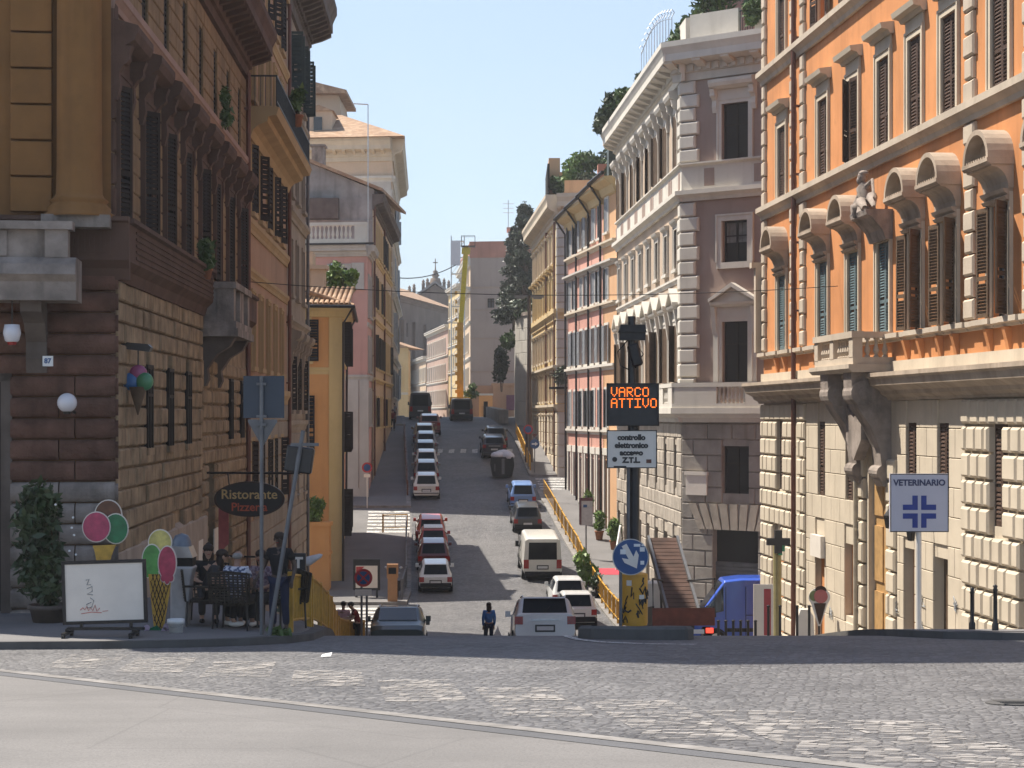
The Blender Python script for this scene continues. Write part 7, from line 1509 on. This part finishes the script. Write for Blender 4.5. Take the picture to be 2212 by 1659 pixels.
person('standing waiter in black shirt and dark trousers at the top of the yellow railing', (-3.86, 30.75, swz(-3.86, 30.75)), PI*.93, WA, SK2, HD, black, navy, black, .97)
person('seated bald man in white and blue patterned shirt with his back to the street', (-4.62, 31.0, swz(-4.62, 31.0)), -.25, SIT, SK3, HG, PAT, dgrey, M['offwhite'], 1.0, bald=True)
person('seated dark-haired woman in black leaning towards the cafe table from the left', (-5.12, 31.2, swz(-5.12, 31.2)), -PI/2+.15, dict(SIT, chest=(0, .1, .88), neck=(0, .17, 1.04), head=(0, .25, 1.15), crown=(0, .24, 1.23), shl=(-.18, .12, .97), shr=(.18, .12, .97), knl=(-.12, .42, .5), anl=(-.1, .3, .09)), SK, HD, dgrey, black, M['offwhite'], 1.02, hairlen=.05)
person('seated woman with dark glasses and long hair, farthest left behind the cafe table', (-5.3, 32.3, swz(-5.3, 32.3)), PI+.2, SIT, SK, HD, black, dgrey, black, 1.0, hairlen=.16)
person('seated person in a plum patterned top behind the bald man', (-4.35, 32.3, swz(-4.35, 32.3)), PI-.3, SIT, SK3, HD, PAT2, dgrey, black, 1.0, hairlen=.06)
person('pedestrian in a long blue top carrying a white bag, walking in the road', ((1056-1106)/FPX*68, 68, gz(68)+.02), .2, dict(STAND, ell=(-.21, -.02, 1.12), wrl=(-.2, .06, .86), elr=(.21, -.02, 1.12), wrr=(.2, .04, .86), knl=(-.1, .12, .5), anl=(-.1, -.02, .1), knr=(.1, .02, .5), anr=(.11, -.16, .12)), SK3, HD, cloth('blue cloth', (.04, .13, .36)), navy, black, 1.0, sleeves='long', hairlen=.1)
t = thing('shopping_bag', 'white plastic bag held by the pedestrian in blue', 'bag', (-.55, 68.15, gz(68)+.02)); mb = MB(); mb.prism([(-.11, .22), (.12, .2), (.16, .5), (.07, .7), (.03, .86), (-.02, .7), (-.12, .52)], 'y', -.07, .07); mb.build('bag', M['cloth_white'], t)
person('pedestrian in a red top leaning on the lower end of the left yellow railing', (-4.95, 59.5, gz(59.5)+.13), PI/2+.2, dict(STAND, chest=(0, .1, 1.27), neck=(0, .18, 1.42), head=(0, .25, 1.54), crown=(0, .25, 1.62), shl=(-.18, .1, 1.37), shr=(.18, .1, 1.37), ell=(-.24, .2, 1.12), wrl=(-.2, .42, 1.12), elr=(.24, .2, 1.12), wrr=(.2, .42, 1.12)), SK, HD, cloth('red cloth', (.22, .03, .03)), dgrey, black, .98)
person('pedestrian in a pale pink top behind the left yellow railing', (-5.6, 61.5, gz(61.5)+.13), -.2, STAND, SK3, HD, cloth('pink cloth', (.5, .3, .3)), dgrey, black, .98)
person('far pedestrian in grey beside the black van on the left pavement', (-9.95, 156, gz(156)+.13), .1, STAND, SK3, HD, cloth('grey cloth', (.2, .21, .24)), dgrey, black, 1.0)
person('far pedestrian in dark red crossing on the left pavement', (-9.6, 149, gz(149)+.13), PI, STAND, SK3, HD, cloth('dark red cloth', (.16, .04, .04)), black, black, 1.0)
# ------------------------------------------------------------------ cafe corner furniture
wick = plain('dark wicker', (.032, .026, .02), .6, 0, .35, 14)
def chair(label, loc, rz, group='wicker cafe chairs'):
    t = thing('cafe_chair', label, 'chair', loc, rz, group)
    mb = MB(); mb.box(-.25, .25, -.22, .24, .42, .46); mb.build('seat', wick, t); mb = MB()
    for i in range(9): x = -.31+i*.0775; mb.prism([(-.30, .44), (-.27, .44), (-.33, .98), (-.36, .98)], 'x', x-.012, x+.012)
    for j in range(11): z = .5+j*.044; mb.box(-.33, .33, -.315-(z-.44)*.11, -.295-(z-.44)*.11, z, z+.024)
    mb.tube([(-.34, -.29, .46), (-.36, -.35, .96), (0, -.37, .99), (.36, -.35, .96), (.34, -.29, .46)], .02, 6); mb.build('backrest', wick, t)
    for x in (-.29, .29):
        for y in (-.26, .22): mb = MB(); mb.tube([(x, y, .45), (x*1.06, y*1.06, 0)], .018, 6); mb.build('leg', M['iron'], t)
        mb = MB(); mb.tube([(x, -.3, .7), (x*1.1, 0, .69), (x*1.05, .2, .66), (x, .22, .45)], .02, 6); mb.build('armrest', wick, t)
    return t
c1 = chair('wicker cafe chair with its back to the street, holding the bald man', (-4.62, 30.95, swz(-4.62, 30.95)), -.2)
for x, y, rz, lab in ((-5.2, 31.2, -PI/2+.15, 'wicker cafe chair holding the leaning dark-haired woman'), (-5.3, 32.35, PI+.2, 'wicker cafe chair holding the woman with dark glasses'), (-4.35, 32.35, PI-.3, 'wicker cafe chair holding the person in plum'), (-4.02, 32.6, 2.2, 'empty wicker cafe chair behind the waiter')):
    c = dup(c1); c.location = (x, y, swz(x, y)); c.rotation_euler = (0, 0, rz); c['label'] = lab
t = thing('cafe_table', 'small dark cafe table among the seated people', 'table', (-4.75, 31.75, swz(-4.75, 31.75))); mb = MB(); mb.lathe([(.001, .70), (.36, .70), (.36, .73), (.001, .73)], seg=24); mb.build('tabletop', M['wood_dark'], t); mb = MB(); mb.tube([(0, 0, .03), (0, 0, .7)], .03); mb.lathe([(.22, 0), (.2, .03), (.03, .05)], seg=16); mb.build('pedestal', M['iron'], t)
# whiteboard on a wheeled stand
Yw = 29.0; t = thing('whiteboard', 'white menu board in black frame on a wheeled stand, with red and grey scrawl', 'menu board', P(229, 1380, Yw)); z = lambda y: (1380-y)/FPX*Yw; x = lambda a: (a-229)/FPX*Yw
v = Matrix.Rotation(-.03, 4, 'Y'); mb = MB(); mb.M = v; mb.box(x(143), x(314), -.02, .02, z(1343), z(1213)); mb.build('board', M['offwhite'], t)
mb = MB(); mb.M = v
for a, b, c, d in ((138, 320, 1210, 1217), (138, 320, 1340, 1347), (138, 145, 1217, 1340), (313, 320, 1217, 1340)): mb.box(x(a), x(b), -.035, .03, z(d), z(c))
mb.build('frame', M['iron'], t)
mb = MB(); mb.box(x(146), x(312), -.05, .05, z(1358)-.02, z(1358)+.02)
for a in (176, 283): mb.box(x(a)-.02, x(a)+.02, -.03, .03, z(1358), z(1345))
for a in (146, 290): mb.box(x(a)-.03, x(a)+.03, -.3, .3, .07, .12); mb.box(x(a)-.03, x(a)+.03, -.03, .03, .1, z(1358))
mb.build('stand', M['iron'], t)
for a in (146, 290):
    for y in (-.28, .26): mb = MB(); mb.prism([(y+.05*math.cos(i*PI/6), .05+.05*math.sin(i*PI/6)) for i in range(12)], 'x', x(a)-.02, x(a)+.02); mb.build('castor', M['rubber'], t)
mb = MB(); mb.M = v; q = lambda pts: [(x(a), -.024, z(b)) for a, b in pts]
mb.tube(q([(190, 1252), (197, 1250), (192, 1262), (200, 1262)]), .007, 5); mb.tube(q([(192, 1270), (203, 1266), (203, 1276), (192, 1282), (204, 1284)]), .007, 5); mb.tube(q([(198, 1290), (206, 1296), (201, 1310), (192, 1312), (190, 1304), (200, 1300)]), .006, 5); mb.build('grey_scrawl', M['wood_grey'], t)
mb = MB(); mb.M = v; mb.tube(q([(176, 1316), (182, 1311), (186, 1316), (190, 1309), (194, 1318), (198, 1311), (203, 1318), (208, 1306), (212, 1320), (218, 1313)]), .006, 5); mb.tube(q([(178, 1324), (200, 1321), (222, 1323)]), .005, 5); mb.tube(q([(224, 1320), (236, 1319)]), .004, 5); mb.build('red_scrawl', plain('red marker', (.55, .12, .1), .6), t)
# flat ice cream cut-outs
def scoop(t, nm, cx, cz, rx, rz, col, y, drip=0):
    mb = MB(); n = 24; o = [(cx+(rx+.018)*math.cos(i*2*PI/n), cz+(rz+.018)*math.sin(i*2*PI/n)) for i in range(n)]; i_ = [(cx+rx*math.cos(i*2*PI/n), cz+rz*math.sin(i*2*PI/n)) for i in range(n)]
    mb.prism(o, 'y', y, y+.02); 
    if drip:
        for k in (-.5, 0, .5): flatdisc(mb, cx+k*rx*.9, cz-rz*(.9 if k else 1.05), rx*.28+.015, rz*.22+.015, y+.0015, y+.0185, 12)
    mb.cur = 1; mb.prism(i_, 'y', y-.012, y-.001)
    if drip:
        for k in (-.5, 0, .5): flatdisc(mb, cx+k*rx*.9, cz-rz*(.9 if k else 1.05), rx*.28, rz*.22, y-.0105, y-.0005, 12)
    mb.build(nm, [M['offwhite'], plain(nm.replace('_', ' ')+' colour', col, .45, 0, .3, 7)], t)
Yi = 31.4; t = thing('ice_cream_cutout', 'cut-out ice cream cone with pink, green and chocolate scoops behind the whiteboard', 'advertising cut-out', P(228, 1335, Yi)); z = lambda y: (1335-y)/FPX*Yi; x = lambda a: (a-228)/FPX*Yi
waf = plain('waffle yellow', (.52, .30, .04), .5, 0, .2, 9)
scoop(t, 'chocolate_scoop', x(233), z(1112), .22, .24, (.12, .045, .02), .03); scoop(t, 'green_scoop', x(250), z(1142), .2, .245, (.02, .16, .06), .0, 0); scoop(t, 'pink_scoop', x(209), z(1138), .225, .245, (.42, .05, .11), -.03)
mb = MB(); mb.prism([(x(202), z(1178)), (x(252), z(1176)), (x(246), z(1190)), (x(236), z(1220)), (x(230), z(1335)), (x(224), z(1335)), (x(212), z(1220)), (x(206), z(1190))], 'y', -.07, -.03)
for i in range(5): mb.box(x(210), x(242), -.078, -.07, z(1200+i*7), z(1200+i*7)+.012)
mb.build('cone', waf, t); mb = MB(); mb.box(-.2, .2, -.15, .2, 0, .05); mb.build('base', M['iron'], t)
Yi = 30.2; t = thing('ice_cream_cutout', 'tall cut-out cone with yellow, green and dripping pink scoops beside the bin', 'advertising cut-out', P(346, 1376, Yi)); z = lambda y: (1376-y)/FPX*Yi; x = lambda a: (a-346)/FPX*Yi
scoop(t, 'yellow_scoop', x(345), z(1172), .18, .2, (.52, .44, .13), .03); scoop(t, 'green_scoop', x(328), z(1210), .15, .25, (.10, .30, .07), 0, 1); scoop(t, 'pink_scoop', x(362), z(1216), .14, .27, (.42, .05, .09), -.03, 1)
mb = MB(); mb.prism([(x(321), z(1240)), (x(372), z(1240)), (x(354), z(1358)), (x(333), z(1358))], 'y', -.02, .02); mb.build('cone', waf, t)
mb = MB()
for i in range(-4, 14):
    for s in (1, -1):
        a0, a1 = i*9, i*9+70; pts = []
        for q in range(9):
            yy = 1240+q*14.5; xx_ = 321+(i*8 if s > 0 else 52-i*8)+s*q*9*.5; f = (yy-1240)/118; lo, hi = 321+12*f+1, 372-18*f-1
            if lo < xx_ < hi and yy < 1357: pts.append((x(xx_), -.024, z(yy)))
        if len(pts) > 1: mb.tube(pts, .007, 4)
mb.build('lattice', M['wood_brown'], t)
mb = MB(); mb.prism([(x(318), 0), (x(378), 0), (x(370), z(1352)), (x(352), z(1362)), (x(340), z(1350)), (x(322), z(1358))], 'y', -.1, .1); mb.build('grass_base', plain('green base', (.02, .15, .07), .6), t)
mb = MB()
for a, b in ((320, 1355), (322, 1366), (362, 1352), (366, 1366), (358, 1360)): flatdisc(mb, x(a), z(b), .05, .055, -.13, -.1, 8)
mb.build('paper_flowers', plain('lilac flowers', (.42, .33, .42), .6), t)
# bin, bucket, planter
Yb = 31.1; t = thing('waste_bin', 'tall silver-grey street bin with dark slot and domed lid', 'bin', P(394, 1374, Yb)); z = lambda y: (1374-y)/FPX*Yb; x = lambda a: (a-394)/FPX*Yb
mb = MB(); mb.prism([(x(372), 0), (x(404), 0), (x(414), z(1250)), (x(422), z(1222)), (x(372), z(1222))], 'y', -.2, .25); o = mb.build('bin_body', plain('silver grey metal', (.40, .38, .37), .45, .1), t); o.modifiers.new('b', 'BEVEL').width = .03
mb = MB(); mb.box(x(378), x(419), -.16, .22, z(1222), z(1203)); mb.build('slot', M['rubber'], t)
mb = MB(); mb.prism([(x(372), z(1203)), (x(421), z(1203)), (x(412), z(1180)), (x(376), z(1178))], 'y', -.21, .25); mb.build('hood', M['alu'], t)
mb = MB(); mb.smooth = True; mb.lathe([(.17, 0), (.16, .09), (.11, .18), (.001, .22)], (x(392), .02, z(1180)), 18); mb.build('dome', plain('blue grey dome', (.13, .15, .18), .4, .2), t)
t = thing('bucket', 'white plastic bucket with rim on the pavement by the bin', 'bucket', P(380, 1376, 29.9)); mb = MB(); mb.smooth = True; mb.lathe([(.001, .01), (.1, 0), (.125, .22), (.14, .22), (.14, .29), (.125, .29), (.11, .05), (.001, .05)], seg=24); mb.build('pail', M['white_paint'], t); mb = MB(); mb.tube([(.14*math.cos(a), -.14*math.sin(a)*.9, .25-.08*math.sin(a)) for a in [i*PI/10 for i in range(11)]], .006, 5); mb.build('handle', M['alu'], t)
plant('potted_shrub', 'big dark climbing shrub in a pot before the rusticated corner', 'potted plant', P(108, 1178, 31.4), (.62, .5, 1.0), 2600, .085, M['leaf_dark'], seed=101, pot=(.7, .42), potm=M['dark_stone'])
t = thing('flower', 'few small white flowers in the dark shrub at the left corner', 'flowers', P(108, 1178, 30.95)); mb = MB()
for a, b in ((158, 1118), (155, 1140), (160, 1156), (164, 1198), (120, 1090), (150, 1190)): p = P(a, b, 30.95)-t.location; mb.ell(p, (.022, .02, .02), 6, 4)
mb.build('petals', M['white_paint'], t)
# wall notices beside the restaurant, small signs and plants by the railing
for i, (px, py, w_, h_, Y, lab) in enumerate(((725/1.736, 0, 0, 0, 0, ''),)): pass
t = thing('tobacco_sign', 'small black sign with a white letter T beyond the waiter', 'sign', P(645, 1216, 38)); mb = MB(); mb.box(-.13, .15, -.05, .05, -.2, .2); mb.build('box', M['black_paint'], t); text('T', .3, M['offwhite'], t, T(.0, -.053, .0), bold=.012); mb = MB(); mb.tube([(-.13, 0, .1), (-1.6, .6, .1)], .02); mb.build('bracket', M['iron'], t)
for px, py, Y, lab in ((437, 1195, 44.5, 'pale menu sheet on the palace wall, left one of two'), (462, 1168, 47.5, 'pale menu sheet on the palace wall, right one of two')):
    X = -5.96-.037*Y+.12; t = thing('wall_notice', lab, 'notice', (X, Y, (897-py)/FPX*Y), math.atan2(1, -.037)+0, 'menu sheets on the palace wall'); mb = MB(); mb.box(-.4, .4, -.015, .015, -.32, .32); mb.build('sheet', M['offwhite'], t)
t = thing('pink_flag', 'narrow pink vertical banner on the palace wall above the diners', 'banner', (-7.35, 47.2, (897-1145)/FPX*47.2), .0); mb = MB(); mb.prism([(-.13, -.62), (.13, -.35), (.13, .6), (-.13, .6)], 'y', -.012, .012); mb.build('sheet', plain('pink cloth sheet', (.48, .14, .13), .8), t)
plant('railing_shrub', 'scraggly flowering shrub behind the yellow railing', 'shrub', (-5.0, 41.5, gz(41.5)+.95), (.55, 1.2, .6), 600, .08, M['leaf_grey'], seed=111); plant('railing_shrub', 'green weed tuft at the foot of the leaning pole', 'weed', (-3.78, 29.85, swz(-3.78, 29.85)+.07), (.2, .12, .07), 260, .05, M['leaf_mid'], seed=112, stem=False)
t = thing('parasol', 'folded white parasol tilting above the railing beyond the waiter', 'parasol', P(675, 1208, 42)); mb = MB(); mb.M = RY(1.15); mb.smooth = True; mb.lathe([(.05, -.3), (.11, -.1), (.05, .2), (.01, .25)], seg=10); mb.build('canopy', M['cloth_white'], t); mb = MB(); mb.tube([(0, 0, 0), (-.5, 0, -.3), (-.6, 0, -1.6)], .025); mb.build('pole', M['alu'], t)
plant('balcony_plant', 'green potted plant on the greek key ledge of the corner palace', 'potted plant', (-7.2, 43.6, 3.85), (.3, .35, .4), 350, .09, M['leaf_mid'], seed=120, pot=(.3, .25))
plant('balcony_plant', 'spiky potted plant on the peach house balcony rail', 'potted plant', (-7.35, 63.2, 10.75), (.35, .4, .5), 300, .12, M['leaf_mid'], seed=121, pot=(.45, .4))
plant('window_plant', 'trailing green plant at an upper window of the corner palace', 'plant', (-7.45, 48.3, 8.0), (.18, .3, .55), 300, .08, M['leaf_mid'], seed=122, stem=False)
t = thing('manhole_cover', 'dark iron manhole cover in the cobbles near the right edge', 'manhole cover', (5.0, 18.4, gz(18.4)+.016)); t.rotation_euler = (-.07, 0, 0); mb = MB(); mb.lathe([(.29, .0), (.29, .008), (.26, .012), (.001, .012)], seg=28)
for i in range(-3, 4): mb.box(-.17, .17, i*.065-.015, i*.085+.015, .0125, .017)
mb.build('lid', M['kerb_dark'], t)
t = thing('paper_scrap', 'small white scrap of paper lying on the road near the left kerb', 'litter', (-2.6, 25.9, gz(25.9)+.03)); mb = MB(); mb.add([(-.07, -.05, 0), (.07, -.06, .01), (.08, .05, .05), (-.06, .06, .02)], [(0, 1, 2, 3)]); mb.build('paper', M['white_paint'], t)
# ================================================================== summer haze in the air
mb = MB(); mb.box(-402, 402, -62, 1502, -42, 38)
hz = bpy.data.materials.new('haze'); hz.use_nodes = True; hz.node_tree.nodes.clear()
pv = hz.node_tree.nodes.new('ShaderNodeVolumePrincipled'); mo = hz.node_tree.nodes.new('ShaderNodeOutputMaterial'); hz.node_tree.links.new(pv.outputs[0], mo.inputs['Volume'])
pv.inputs['Color'].default_value = (.93, .93, .95, 1); pv.inputs['Density'].default_value = .00042; pv.inputs['Anisotropy'].default_value = .25
o = mb.build('haze', hz); o['kind'] = 'stuff'; o['label'] = 'thin summer haze filling the street'; o['category'] = 'haze'
